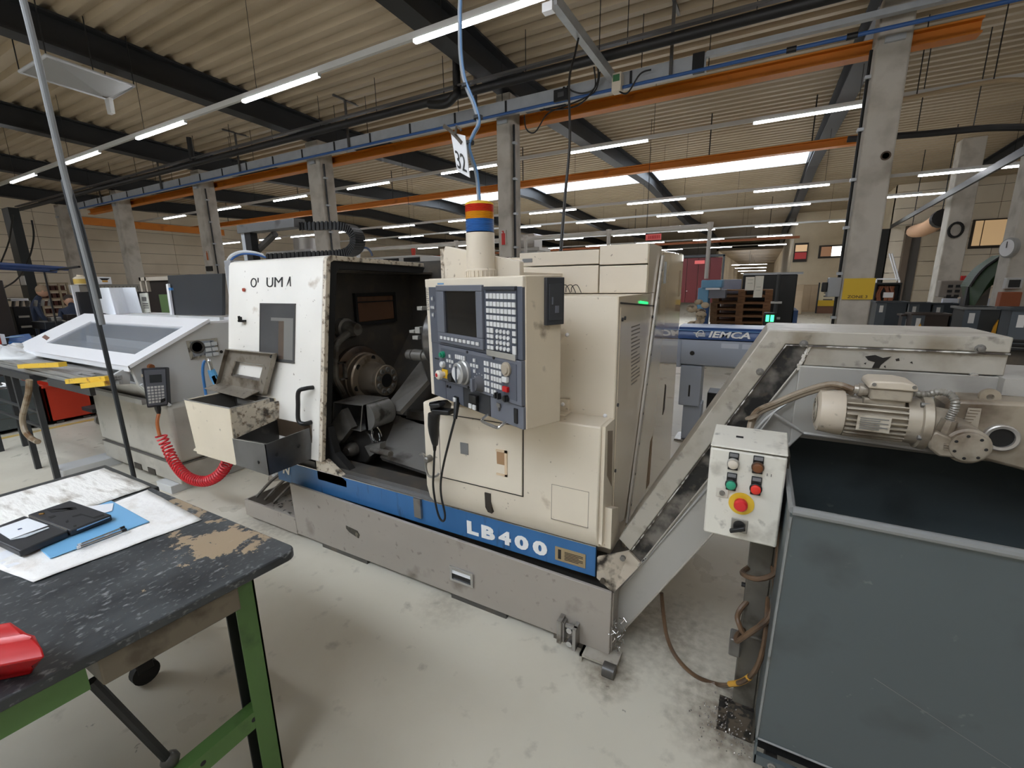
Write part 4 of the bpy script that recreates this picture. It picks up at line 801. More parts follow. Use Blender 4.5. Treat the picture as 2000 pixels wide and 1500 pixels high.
# cable and hose bundle up to the ceiling, with the number card
tx = world_of(CO) @ Vector((-.565, .20, .325))
t = thing('supply_hose', 'pale blue and white hose bundle rising from the signal tower to the ceiling', 'hose', tuple(tx))
pp = smooth_path([tx, tx + Vector((-.01, 0, .12)), (-1.152, 1.73, 2.215), (-1.126, 1.73, 2.266), (-1.099, 1.73, 2.305), (-1.119, 1.73, 2.375), (-1.161, 1.73, 2.469), (-1.177, 1.73, 2.566), (-1.176, 1.73, 2.693), (-1.177, 1.75, 3.115), (tx.x - .06, 1.78, zb(1.78) + .47)], 6)
ob('white_hose', MB().tube(pp, .009, 8), M('hose_pale_grey', (150, 156, 164), .4), t)
ob('blue_line', MB().tube([p + Vector((.012, -.012, 0)) for p in pp[:-2]], .005, 6), M('line_blue', (90, 130, 175), .4), t)
for k in (14, 26, 35): ob('cable_tie', MB().tube([pp[k] - Vector((0, 0, .006)), pp[k] + Vector((0, 0, .006))], .02, 10), pipe_black, t)
t = thing('number_card', 'white tilted card numbered 32 clipped to the hose above the signal tower', 'sign', (-1.165, 1.7, 2.1))
cq = [(-1.223, 1.7, 2.282), (-1.15, 1.7, 2.257), (-1.134, 1.7, 2.092), (-1.196, 1.7, 2.126)]
ob('card', MB().slab(cq, (0, .006, 0)), white_paint, t, smooth=False)
A, B, D = Vector(cq[3]), Vector(cq[2]), Vector(cq[0]); r_ = (B - A); u_ = (D - A)
nn_ = r_.cross(u_).normalized() * .0015
letters('digits', '32', A + r_ * .12 + u_ * .10 + nn_, r_, u_, u_.length * .46, letter_black, t, bold=0, width=r_.length * .76)
ob('clip', MB().tube(smooth_path([(-1.244, 1.68, 2.304), (-1.225, 1.69, 2.291), (-1.197, 1.7, 2.262), (-1.167, 1.7, 2.23)], 3), .008, 6).tube([(-1.192, 1.69, 2.267), (-1.183, 1.69, 2.296), (-1.16, 1.69, 2.277)], .006, 6), M('clip_brown', (88, 80, 70), .5), t)
# bar code scanner hung on the cover, with its cable
t = thing('barcode_scanner', 'black handheld barcode scanner hanging head up under the console', 'scanner', (-1.295, 1.56, 0.833))
ob('head', MB().slab([(-1.278, 1.52, 1.133), (-1.214, 1.52, 1.15), (-1.218, 1.56, 1.121), (-1.241, 1.58, 1.078), (-1.264, 1.52, 1.086)], (0, .06, -.01)).slab([(-1.265, 1.5, 1.13), (-1.204, 1.5, 1.142), (-1.194, 1.5, 1.124), (-1.246, 1.5, 1.108)], (0, .05, 0)), black, t, bevel=.006)
ob('trigger_guard', MB().slab([(-1.246, 1.5, 1.108), (-1.15, 1.5, 1.113), (-1.151, 1.5, 1.092), (-1.245, 1.5, 1.085)], (0, .05, 0)), black, t, bevel=.004)
ob('grip', MB().tube(smooth_path([(-1.263, 1.54, 1.076), (-1.27, 1.54, 1.022), (-1.278, 1.55, 0.967), (-1.292, 1.57, 0.913)], 4), [.028, .028, .028, .027, .027, .026, .025, .024, .022, .02, .018, .016, .014], 12), black, t)
m = MB()
for k in range(6): m.cyl((-1.296, 1.57, 0.918), (-1.296, 1.57, 0.914), .01)
ob('strain_relief', MB().tube([(-1.294, 1.57, 0.923), (-1.297, 1.57, 0.881)], [.012, .007], 8), black_rubber, t)
ob('cable', MB().tube(smooth_path([(-1.296, 1.57, 0.892), (-1.335, 1.6, 0.758), (-1.352, 1.61, 0.668), (-1.359, 1.63, 0.559), (-1.349, 1.64, 0.485), (-1.324, 1.64, 0.469), (-1.303, 1.63, 0.516), (-1.304, 1.61, 0.623), (-1.294, 1.6, 0.712), (-1.25, 1.58, 0.835), (-1.16, 1.52, 0.995), (-1.116, 1.5, 1.09), (-1.127, 1.53, 1.139)], 6), .0055, 8), pipe_black, t)
ob('plug', MB().tube([(-1.116, 1.5, 1.083), (-1.126, 1.53, 1.148)], [.009, .014], 10), black, t)
ob('hanging_hook', MB().tube([(-1.289, 1.58, 1.082), (-1.347, 1.66, 1.06)], .006, 6), pm, t)
# ================================================================== CHIP CONVEYOR
CV = thing('chip_conveyor', 'dirty silver chip conveyor climbing out of the lathe end to a motor driven head', 'conveyor', (.05, 1.75, 0))
Y0, Y1 = 1.75, 2.04
# centre line of the casing in x-z: foot, knee, head; widths follow the photograph
def band(name, pts, y0, y1, mat, bevel=.003, parent=None): return ob(name, MB().prism(pts, y0, y1, 'y'), mat, CV if parent is None else parent, bevel=bevel)
band('top_cover', [(-.447, .567), (.026, 1.482), (.034, 1.486), (.618, 1.486), (.618, 1.442), (.084, 1.440), (-.395, .522)], Y0 - .012, Y1 + .012, dirty_silver, .004)
ob('cover_seam', MB().tube([(-.392, Y0 - .012, .520), (.086, Y0 - .012, 1.437), (.618, Y0 - .012, 1.439)], .0028, 6), M('seam_dark', (70, 62, 54), .5, dirt=(210, 206, 198), amt=.5, scale=25), CV)
band('flange_band', [(-.402, .525), (.082, 1.439), (.155, 1.439), (.135, 1.372), (.125, 1.362), (-.352, .468)], Y0, Y1, mottled)
band('head_channel', [(.155, 1.438), (.618, 1.441), (.618, 1.376), (.140, 1.372)], Y0 - .004, Y1, dirty_silver)
m = MB()
for k in range(8):
    t = k / 7; m.tube([(.128 + .026 * t + random.uniform(-.003, .003), Y0 - .004, 1.365 + .075 * t), (.132 + .026 * t + random.uniform(-.003, .003), Y0 - .005, 1.375 + .075 * t)], .006, 6)
ob('sealant', m, M('sealant_white', (212, 206, 196), .5), CV, kind='stuff')
m = MB()
for p, q in (((-.352, .466), (.126, 1.360)),): m.tube([(p[0], Y0 - .002, p[1]), (q[0], Y0 - .002, q[1])], .004, 6)
ob('band_edge', m, dirty_silver, CV)
band('side_casing', [(-.36, .475), (-.470, .28), (-.470, .03), (-.43, .07), (-.05, .745), (.13, 1.06), (.145, 1.36), (.118, 1.355)], Y0 + .004, Y1 - .004, silver, .003)
ob('casing_fold', MB().tube([(-.435, Y0 + .002, .31), (-.03, Y0 + .002, 1.02)], .005, 6), M('fold_highlight', (176, 174, 170), .35, metal=.3), CV)
ob('casing_hem', MB().tube([(-.43, Y0 + .004, .072), (.02, Y0 + .004, .865)], .004, 6), dirty_silver, CV)
fl = ob('foot_plate', MB().slab([(-.515, 1.66, .50), (-.40, 1.735, .52), (-.345, 1.735, .475), (-.44, 1.66, .352), (-.515, 1.66, .40)], (0, .012, 0)), M('foot_plate_dirty', (186, 174, 156), .45, dirt=(44, 38, 32), amt=.5, scale=11, soft=.1), CV)
for p in ((-0.412, 1.69, 0.514), (-0.483, 1.65, 0.407)): ob('foot_bolt', MB().cyl((p[0], p[1] - .012, p[2]), p, .012, n=8), pm, fl)
m = MB()
for k in range(40):
    t = random.random(); x = -.43 + .10 * t; z = .35 + .16 * t; m.slab([(x, 1.73, z), (x + .006, 1.728, z + .003), (x + .009, 1.73, z + .012), (x + .002, 1.73, z + .01)], (0, -.003, 0))
for k in range(40):
    x, y = random.uniform(-.45, -.40), random.uniform(1.66, 1.74); z = random.uniform(.06, .2); m.tube([(x, y, z), (x + random.uniform(-.015, .02), y - .01, z + random.uniform(-.02, .01))], .002, 4)
ob('clinging_swarf', m, bright_steel, CV, kind='stuff', smooth=False)
for p in ((0.134, 1.745, 1.444), (0.018, 1.745, 1.341), (0.555, 1.745, 1.451)):
    ob('cover_bolt', MB().lathe((p[0], p[1], p[2]), (0, -1, 0), [(-.01, .013), (.008, .013), (.009, .008), (.018, .008), (.02, 0)], 10), pm, CV)
for p in ((0.134, 1.745, 1.362), (0.556, 1.745, 1.369)):
    ob('cover_bolt', MB().lathe((p[0], p[1], p[2]), (0, -1, 0), [(-.01, .012), (.008, .011), (.01, 0)], 10), bright_steel, CV)
ob('oil_stain', MB().prism([(.30, 1.412), (.325, 1.418), (.345, 1.41), (.365, 1.416), (.352, 1.40), (.343, 1.388), (.340, 1.377), (.322, 1.376), (.327, 1.395), (.31, 1.40)], Y0 - .0052, Y0 - .004, 'y').prism([(.375, 1.408), (.383, 1.412), (.386, 1.404), (.378, 1.402)], Y0 - .0052, Y0 - .004, 'y').prism([(.41, 1.40), (.415, 1.404), (.418, 1.397)], Y0 - .0052, Y0 - .004, 'y').prism([(.30, 1.39), (.306, 1.393), (.305, 1.386)], Y0 - .0052, Y0 - .004, 'y').prism([(.35, 1.384), (.354, 1.387), (.356, 1.378)], Y0 - .0052, Y0 - .004, 'y'), M('oil_black', (28, 24, 21), .5), CV, smooth=False, kind='stuff')
# chute plate below the head with its curved weld seam
arc = [(0.019, 1.735, 1.12), (0.049, 1.735, 1.172), (0.085, 1.735, 1.216), (0.115, 1.735, 1.245), (0.146, 1.735, 1.27), (0.189, 1.735, 1.293), (0.227, 1.735, 1.308)]
top = [(.26, 1.372), (.645, 1.374), (.645, 1.33), (.66, 1.33), (.95, 1.33)]
lower = [(.95, 1.13), (0.49, 1.735, 1.132), (0.167, 1.735, 1.14), (0.128, 1.735, 1.08), (0.084, 1.735, 1.072)]
band('chute_plate', [(p[0], p[1]) if len(p) == 2 else (p[0], p[2]) for p in [(.13, 1.10), (.13, 1.372)] + top + lower], 1.735, 1.75, silver)
ob('curved_seam', MB().tube(smooth_path(arc, 4), .005, 6), M('fold_highlight', (176, 174, 170)), CV)
ob('bent_edge', MB().tube([(0.072, 1.732, 1.2), (0.166, 1.732, 1.143)], .005, 6).tube([(0.076, 1.732, 1.206), (0.038, 1.732, 1.13)], .004, 6), M('fold_highlight', (176, 174, 170)), CV)
ob('bottom_flange', MB().tube([(0.166, 1.73, 1.143), (0.489, 1.73, 1.134), (0.592, 1.73, 1.131)], .006, 6), M('fold_highlight', (176, 174, 170)), CV)
ob('head_back', MB().box(.13, .95, 1.75, 2.03, 1.12, 1.37), silver, CV, smooth=False)
ob('head_end_plate', MB().box(.605, .66, 1.70, 2.03, 1.33, 1.376), silver, CV, smooth=False)
# gear motor
mc = M('motor_grey', (168, 158, 142), .42, metal=.2, dirt=(92, 78, 62), amt=.25, scale=10, soft=.25)
mt = ob('motor_body', MB().lathe((.232, 1.56, 1.268), (1, 0, -.01), [(0, .045), (.0, .052), (.145, .052), (.15, .05), (.15, 0)], 28), mc, CV)
fan = ob('fan_cowl', MB().lathe((.172, 1.56, 1.269), (1, 0, -.01), [(0, 0), (.0, .048), (.006, .060), (.06, .066), (.064, .064), (.064, .05)], 32), M('cowl_cream', (196, 184, 166), .42, dirt=(60, 50, 42), amt=.12, scale=16, soft=.08), mt)
ob('fan_grille', MB().lathe((.1715, 1.56, 1.269), (-1, 0, .01), [(0, .034), (.001, .034), (.001, 0)], 20), M('grille_dark', (60, 56, 52), .6), mt)
for k in range(4): ob('grille_ring', MB().lathe((.170, 1.56, 1.269), (-1, 0, .01), [(0, .012 + k * .009), (.002, .012 + k * .009), (.002, .009 + k * .009), (0, .009 + k * .009)], 20, cap=False), mc, mt)
for k in range(26):
    a = 2 * math.pi * k / 26; c, s_ = math.cos(a), math.sin(a)
    if .55 < s_ and abs(c) < .6: continue
    r0, r1, w = .050, .066, .0018
    q = lambda x, r, sg: (x, 1.56 + r * c - sg * w * s_, 1.268 + r * s_ + sg * w * c)
    ob('cooling_fin', MB().slab([q(.238, r0, -1), q(.372, r0, -1), q(.372, r1, -1), q(.238, r1, -1)], (0, -2 * w * s_, 2 * w * c)), mc, mt, smooth=False)
fr = ob('motor_flange', MB().lathe((.372, 1.56, 1.267), (1, 0, -.01), [(0, .05), (.0, .062), (.028, .064), (.030, .074), (.048, .076), (.052, .07), (.056, .045), (.10, .04), (.10, 0)], 32), mc, mt)
for a in (.5, 2.2, 3.6, 5.2): ob('flange_bolt', MB().cyl((.395, 1.56 + .068 * math.cos(a), 1.267 + .068 * math.sin(a)), (.415, 1.56 + .068 * math.cos(a), 1.267 + .068 * math.sin(a)), .007, n=6), pm, mt)
ob('rating_plate', MB().slab([(.262, 1.4925, 1.285), (.335, 1.4925, 1.284), (.335, 1.4955, 1.240), (.262, 1.4955, 1.241)], (0, -.002, 0)), M('rating_plate', (196, 188, 174), .4, metal=.3, dirt=(150, 138, 120), amt=.3, scale=30), mt, smooth=False)
m = MB()
for k in range(6): m.box(.268, .33 - (.018 if k % 2 else 0), 1.4895, 1.4905, 1.276 - k * .006, 1.2785 - k * .006)
ob('plate_print', m, M('print_grey', (110, 108, 104)), mt, smooth=False)
tb_ = ob('terminal_box', MB().box(.285, .375, 1.51, 1.61, 1.325, 1.358), mc, CV, bevel=.005)
ob('terminal_lid', MB().prism([(.277, 1.358), (.382, 1.358), (.378, 1.375), (.345, 1.381), (.290, 1.379), (.279, 1.372)], 1.503, 1.617, 'y'), M('cowl_cream', (196, 184, 166)), tb_, bevel=.004)
for x in (.288, .372): ob('lid_screw', MB().cyl((x, 1.508, 1.37), (x, 1.5, 1.37), .005, n=8), pm, tb_)
ob('box_neck', MB().box(.275, .365, 1.52, 1.60, 1.30, 1.327), mc, tb_, bevel=.003)
gl = ob('cable_gland', MB().lathe((.285, 1.55, 1.342), (-1, 0, .1), [(0, .016), (.012, .016), (.013, .019), (.022, .019), (.023, .014), (.032, .011), (.032, 0)], 14), M('gland_nickel', (168, 160, 148), .35, metal=.6), CV)
cond = M('conduit_grey_brown', (148, 134, 116), .5, dirt=(100, 80, 58), amt=.4, scale=14)
for k in range(2):
    P = smooth_path([(.255, 1.55 + .012 * k, 1.342 - .006 * k), (0.206, 1.58, 1.348), (0.139, 1.62, 1.31), (0.069, 1.64, 1.26), (0.02, 1.62, 1.231), (0.005, 1.58, 1.201), (0.004, 1.56, 1.163)], 5)
    ob('motor_cable', MB().tube([p + Vector((.004 * k, .006 * k, -.010 * k)) for p in P], .0085, 8), cond, CV)
ob('cable_tie', MB().tube([(0.005, 1.58, 1.221), (0.007, 1.58, 1.217)], .02, 10), cond, CV)
P = smooth_path([(.382, 1.55, 1.345), (.41, 1.55, 1.345), (0.431, 1.54, 1.356), (0.451, 1.53, 1.354), (0.46, 1.52, 1.339), (0.462, 1.52, 1.318), (0.458, 1.52, 1.3), (0.457, 1.52, 1.286)], 6)
ob('flexible_conduit', MB().tube(P, [.0085 + (.0015 if i % 2 else -.0005) for i in range(len(P))], 10), M('conduit_metal', (146, 142, 134), .4, metal=.4), CV)
# gear case, worm housing, shaft bore
gm = M('gear_case_dirty', (158, 146, 128), .45, metal=.15, dirt=(84, 68, 52), amt=.4, scale=8, soft=.25)
gc = ob('gear_case', MB().prism([(.475, 1.305), (.488, 1.322), (.64, 1.330), (.94, 1.30), (.94, 1.08), (.665, 1.142), (.475, 1.178)], 1.62, 1.735, 'y'), gm, CV, bevel=.01)
p = (0.593, 1.62, 1.231)
ob('shaft_ring', MB().lathe(p, (0, -1, 0), [(0, .036), (.012, .036), (.014, .033), (.012, .026), (-.0, .026)], 28, cap=False), M('shaft_ring', (176, 170, 162), .3, metal=.4), gc)
ob('shaft_bore', MB().lathe((p[0], p[1] - .001, p[2]), (0, -1, 0), [(0, .026), (.003, .026), (.003, 0)], 28), black, gc)
ob('lifting_eye', MB().lathe((0.567, 1.66, 1.332), (0, -1, 0), [(0, .008), (.012, .008), (.012, .022), (0, .022)], 18, cap=False), gm, gc)
ob('rating_plate', MB().slab([(0.518, 1.617, 1.304), (0.544, 1.617, 1.305), (0.545, 1.617, 1.249), (0.514, 1.617, 1.249)], (0, -.002, 0)), M('gear_plate', (176, 166, 150), .4, metal=.3, dirt=(130, 116, 98), amt=.4, scale=30), gc, smooth=False)
m = MB()
for k in range(5): m.slab([(0.521, 1.614, 1.299), (0.542, 1.615, 1.299), (0.542, 1.615, 1.297), (0.521, 1.615, 1.297)], (0, -.0006, 0)); m.v[-8:] = [(v[0] - .003 * k, v[1], v[2] - .0085 * k) for v in m.v[-8:]]
ob('plate_print', m, M('print_brown', (110, 94, 76), .5), gc, smooth=False)
wg = ob('worm_housing', MB().slab([(0.415, 1.49, 1.249), (0.429, 1.49, 1.262), (0.463, 1.49, 1.247), (0.475, 1.49, 1.196), (0.442, 1.49, 1.194), (0.42, 1.49, 1.213)], (0, .13, 0)), mc, CV, bevel=.006)
p = (0.495, 1.5, 1.229)
ob('worm_cap', MB().lathe(p, (0, -1, 0), [(-.13, .046), (0, .046), (.004, .04), (.012, .038), (.014, .034), (.014, 0)], 28), mc, wg)
m = MB()
for k in range(7):
    a = k * .9; m.lathe((p[0] + .030 * math.cos(a), p[1] - .0145, p[2] + .030 * math.sin(a)), (0, -1, 0), [(0, .004), (.001, .003), (.001, 0)], 7)
ob('cap_slot', m, black, wg, kind='stuff', smooth=False)
ob('gland_elbow', MB().tube([(0.457, 1.52, 1.288), (0.454, 1.52, 1.272), (0.45, 1.52, 1.245)], [.017, .020, .022], 10), mc, wg)
m = MB()
for k in range(3): m.slab([(0.446, 1.488, 1.232), (0.455, 1.488, 1.231), (0.456, 1.488, 1.229), (0.446, 1.488, 1.23)], (0, -.003, 0)); m.v[-8:] = [(v[0], v[1], v[2] - .006 * k) for v in m.v[-8:]]
ob('rib_mark', m, mc, wg, kind='stuff', smooth=False)
# post, foot and caked chips
post = ob('support_post', MB().box(.042, .112, 1.55, 1.61, .02, 1.12), M('post_dirty', (98, 94, 86), .45, metal=.2, dirt=(60, 54, 46), amt=.35, scale=7), CV, bevel=.004)
ob('post_flange', MB().box(.112, .122, 1.54, 1.62, .02, 1.12), M('post_dirty', (98, 94, 86)), CV)
for z in (.80, .62, .52): ob('post_bolt', MB().cyl((.03, 1.57, z), (.042, 1.57, z), .008, n=8), black, post)
ob('post_joint', MB().box(.038, .116, 1.545, 1.612, .44, .447), dark_plate, post, smooth=False)
ob('foot_bracket', MB().box(.0, .12, 1.55, 1.68, .0, .02).box(.0, .042, 1.56, 1.62, .02, .09).box(.03, .112, 1.535, 1.55, .02, .15), M('caked_foot', (84, 74, 62), .5, dirt=(22, 20, 18), amt=.6, scale=40, soft=.1), CV, smooth=False)
ob('hose_clamp', MB().box(.012, .05, 1.52, 1.58, .36, .43), dark_plate, CV, bevel=.006)
m = MB()
for k in range(420):
    r = abs(random.gauss(0, .06)); a = random.uniform(0, 6.28); x, y = .05 + r * math.cos(a) * 1.0, 1.56 + r * math.sin(a)
    z = max(0.0, .02 + .15 * random.random() * math.exp(-(r / .06) ** 2)); s_ = random.uniform(.002, .006)
    m.slab([(x, y, z), (x + s_, y + s_ * .3, z + s_ * .4), (x + s_ * .6, y + s_, z + s_), (x - s_ * .2, y + s_ * .8, z + s_ * .3)], (0, 0, .0015))
ob('caked_chips', m, M('chip_mix', (70, 62, 54), .35, metal=.4, dirt=(170, 164, 154), amt=.35, scale=60, soft=.1), CV, kind='stuff', smooth=False)

# ================================================================== CONTROL BOX ON THE CONVEYOR POST
CB = thing('conveyor_control_box', 'off-white switch box with yellow and red emergency stop in front of the conveyor', 'control box', (.006, 1.46, .88))
bxm = M('switch_box_offwhite', (216, 212, 200), .42, dirt=(110, 100, 86), amt=.14, scale=9, soft=.25, dirt2=(60, 54, 48), amt2=-.02, scale2=30)
ob('case', MB().box(-.088, .100, 1.425, 1.55, .885, 1.165), bxm, CB, bevel=.006)
ob('front_cover', MB().box(-.094, .106, 1.40, 1.424, .878, 1.160), bxm, CB, bevel=.006, seg=3)
ob('cover_gap', MB().box(-.089, .101, 1.4235, 1.4265, .882, 1.158), black_rubber, CB, smooth=False)
ob('rain_hood', MB().slab([(-.094, 1.398, 1.164), (.106, 1.398, 1.164), (.108, 1.555, 1.184), (-.094, 1.555, 1.184)], (0, 0, .006)), bxm, CB, bevel=.003)
ob('hood_screw', MB().box(-.03, -.01, 1.47, 1.475, 1.178, 1.184), black, CB, smooth=False)
def pushb(cx, cz, lx, lz, col, nm, rim=black):
    g = ob('legend_plate', MB().box(lx - .0135, lx + .0135, 1.396, 1.40, cz - .022, lz + .013), black, CB, bevel=.002)
    ob('legend_strip', MB().box(lx - .011, lx + .011, 1.3945, 1.396, lz + .0, lz + .010), M('legend_grey', (120, 120, 122), .5), g, smooth=False)
    b = ob('bezel', MB().lathe((cx, 1.396, cz), (0, -1, 0), [(0, .0165), (.006, .0165), (.008, .0145), (.008, 0)], 24), rim, CB)
    ob('cap', MB().lathe((cx, 1.389, cz), (0, -1, 0), [(0, .0135), (.008, .013), (.010, .010), (.010, 0)], 24), M(nm, col, .35, var=0), b)
silver_rim = M('bezel_silver', (176, 172, 164), .3, metal=.5)
a = (-0.029, 1.4, 1.122); pushb(a[0], a[2], a[0], (-0.03, 1.4, 1.142)[2], (206, 196, 180), 'cap_white', silver_rim)
a = (0.035, 1.4, 1.123); pushb(a[0], a[2], a[0], (0.035, 1.4, 1.143)[2], (112, 66, 34), 'cap_brown', M('bezel_brown', (70, 50, 36), .4))
a = (-0.029, 1.4, 1.056); pushb(a[0], a[2], a[0], (-0.029, 1.4, 1.078)[2], (44, 150, 116), 'cap_green')
a = (0.036, 1.4, 1.056); pushb(a[0], a[2], a[0], (0.035, 1.4, 1.079)[2], (220, 52, 40), 'cap_red')
a = (-0.051, 1.4, 1.022)
g = ob('key_plate', MB().box(a[0] - .017, a[0] + .017, 1.3965, 1.40, a[2] - .015, a[2] + .015), M('key_plate_white', (200, 194, 182), .4), CB, bevel=.002)
ob('key_lock', MB().lathe((a[0], 1.3965, a[2]), (0, -1, 0), [(0, .008), (.005, .0075), (.005, .003), (.006, 0)], 14), pm, g)
a = (0.003, 1.4, 0.998)
g = ob('emergency_disc', MB().lathe((a[0], 1.40, a[2]), (0, -1, 0), [(0, .0345), (.003, .0345), (.003, 0)], 36), M('disc_yellow', (222, 184, 50), .45, var=.02), CB)
a = (0.002, 1.38, 0.999)
ob('emergency_button', MB().lathe((a[0], 1.397, a[2] + .004), (0, -1, 0), [(0, .012), (.010, .012), (.012, .0185), (.026, .0185), (.032, .014), (.033, 0)], 30), M('mushroom_red', (206, 36, 40), .4, var=.02), g)
a = (0.004, 1.4, 0.926)
g = ob('switch_plate', MB().box(a[0] - .0225, a[0] + .0225, 1.396, 1.40, a[2] - .022, a[2] + .022), M('switch_plate_silver', (150, 146, 138), .35, metal=.4, dirt=(80, 74, 66), amt=.3, scale=30), CB, bevel=.002)
kn = ob('rotary_knob', MB().lathe((a[0], 1.396, a[2]), (0, -1, 0), [(0, .017), (.008, .016), (.008, 0)], 20), black, g)
ob('knob_bar', MB().slab([(a[0] - .026, 1.388, a[2] - .010), (a[0] - .022, 1.388, a[2] - .020), (a[0] + .018, 1.388, a[2] - .003), (a[0] + .014, 1.388, a[2] + .010)], (0, -.014, 0)), black, g, bevel=.003)
for k, (x, z) in enumerate(((.09, .91), (.085, .918))): ob('scratch', MB().box(.060 + k * .01, .0615 + k * .01, 1.3993, 1.4, 1.098, 1.106), letter_black, CB, smooth=False)
# brown control cable coiled round the post
t = thing('control_cable', 'brown oily cable looped round the conveyor post and trailing on the floor', 'cable', (.06, 1.54, .3))
cab = M('cable_brown', (104, 80, 58), .42, dirt=(60, 46, 36), amt=.4, scale=12, soft=.3)
pts = [(.112, 1.50, .90), (0.118, 1.47, 0.817), (0.113, 1.46, 0.759), (0.071, 1.46, 0.725), (0.031, 1.49, 0.709), (0.037, 1.54, 0.698), (.10, 1.64, .70), (0.118, 1.5, 0.726), (0.124, 1.48, 0.648), (0.113, 1.46, 0.592), (0.074, 1.46, 0.534), (0.035, 1.48, 0.461), (0.039, 1.52, 0.464), (.10, 1.64, .45),
       (0.121, 1.5, 0.585), (0.063, 1.49, 0.49), (0.032, 1.5, 0.52), (0.031, 1.53, 0.537), (0.057, 1.56, 0.572), (.11, 1.63, .60), (0.11, 1.48, 0.595), (0.111, 1.47, 0.487), (0.102, 1.48, 0.394), (0.084, 1.5, 0.321), (0.051, 1.53, 0.251), (-0.005, 1.749, 0.012), (-0.098, 1.739, 0.02), (-0.177, 1.75, 0.065), (-0.231, 1.82, 0.089), (-0.259, 1.86, 0.169), (-0.277, 1.88, 0.261)]
ob('cable', MB().tube(smooth_path(pts, 6), .0085, 8), cab, t)
P = [(0.084, 1.5, 0.321), (0.068, 1.515, 0.283), (0.051, 1.53, 0.251), (0.028, 1.56, 0.208)]
ob('yellow_wrap', MB().tube(smooth_path(P, 5), .0098, 8), M('wrap_yellow', (200, 150, 52), .5), t)

# ================================================================== CHIP BIN
BN = thing('chip_bin', 'big slate grey chip bin with sloping front standing under the conveyor head', 'bin', (.6, 1.6, 0))
T = .006; xl, xr = .122, 1.16
fy = lambda z: 1.265 + (1.075 - z) * .155
ob('front_sheet', MB().slab([(xl, fy(.19), .19), (xr, fy(.19), .19), (xr, fy(1.06), 1.06), (xl, fy(1.06), 1.06)], (0, T, 0)), bin_grey, BN)
ob('left_sheet', MB().prism([(fy(.17), .17), (fy(1.06), 1.06), (1.93, 1.06), (1.93, .17)], xl - T, xl, 'x'), bin_grey, BN)
ob('right_sheet', MB().prism([(fy(.17), .17), (fy(1.06), 1.06), (1.93, 1.06), (1.93, .17)], xr, xr + T, 'x'), bin_grey, BN)
ob('back_sheet', MB().box(xl, xr, 1.93, 1.936, .17, 1.075), bin_grey, BN)
ob('floor_sheet', MB().box(xl, xr, fy(.2), 1.93, .19, .196), bin_grey, BN)
ob('front_rim', MB().tube([(xl - .002, fy(1.075) - .0, 1.07), (xr - .08, fy(1.075), 1.07), (xr - .02, fy(1.075) + .01, 1.06), (xr, fy(1.075) + .02, 1.03)], .012, 10), rim_grey, BN)
ob('side_rim', MB().tube([(xl - .002, fy(1.075), 1.07), (xl - .002, 1.93, 1.07)], .009, 8), rim_grey, BN)
ob('back_rim', MB().tube([(xl, 1.935, 1.075), (xr, 1.935, 1.075)], .010, 8), rim_grey, BN)
ob('left_weld', MB().tube([(xl - .003, fy(1.05), 1.05), (xl - .003, fy(.19), .19)], .004, 6), rim_grey, BN)
ob('front_lip', MB().tube([(xl, fy(.19), .19), (xr, fy(.19), .19)], .005, 6), rim_grey, BN)
fz = .105
ob('fork_channel', MB().box(xl - .004, xl + .30, 1.385, 1.40, fz, fz + .035).box(xl - .006, xl + .0, 1.385, 1.42, fz, .19).box(xl + .29, xl + .30, 1.385, 1.42, fz + .02, .19), bin_grey, BN, smooth=False)
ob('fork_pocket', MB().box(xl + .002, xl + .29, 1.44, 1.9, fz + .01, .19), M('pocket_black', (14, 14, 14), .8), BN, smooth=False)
for x in (xl + .045, xl + .20): ob('channel_bolt', MB().lathe((x, 1.385, fz + .017), (0, -1, 0), [(0, .012), (.004, .012), (.005, .007), (.009, .006), (.009, 0)], 10), steel, BN)
ob('skid_beam', MB().box(xl + .03, xl + .26, 1.37, 1.42, .06, fz - .004), M('skid_tan', (160, 144, 122), .6, dirt=(96, 84, 68), amt=.4, scale=8), BN, bevel=.003)
ob('skid_block', MB().box(xl + .30, xl + .36, 1.40, 1.5, .02, .17), M('skid_dark', (56, 56, 54), .5), BN, smooth=False)
for x in (xl + .03, xr - .1):
    w_ = ob('wheel', MB().lathe((x, 1.44, .05), (1, 0, 0), [(0, .02), (0, .05), (.035, .05), (.035, 0)], 20), M('wheel_dark', (60, 54, 48), .6, dirt=(30, 28, 26), amt=.4, scale=15), BN)
for x in (xl + .03, xr - .1): ob('wheel', MB().lathe((x, 1.86, .05), (1, 0, 0), [(0, .02), (0, .05), (.035, .05), (.035, 0)], 20), M('wheel_dark', (60, 54, 48)), BN)
ob('base_frame', MB().box(xl + .02, xr, 1.46, 1.92, .095, .12), bin_grey, BN, smooth=False)
m = MB()
for k in range(4): m.slab([(.36 + k * .11, fy(.60 - .055 * k) - .0006, .60 - .055 * k), (.47 + k * .11, fy(.545 - .055 * k) - .0006, .545 - .055 * k), (.47 + k * .11, fy(.543 - .055 * k) - .0006, .543 - .055 * k), (.36 + k * .11, fy(.598 - .055 * k) - .0006, .598 - .055 * k)], (0, -.0003, 0))
ob('scratch', m, M('scratch_pale', (120, 118, 118), .5), BN, smooth=False, kind='stuff')
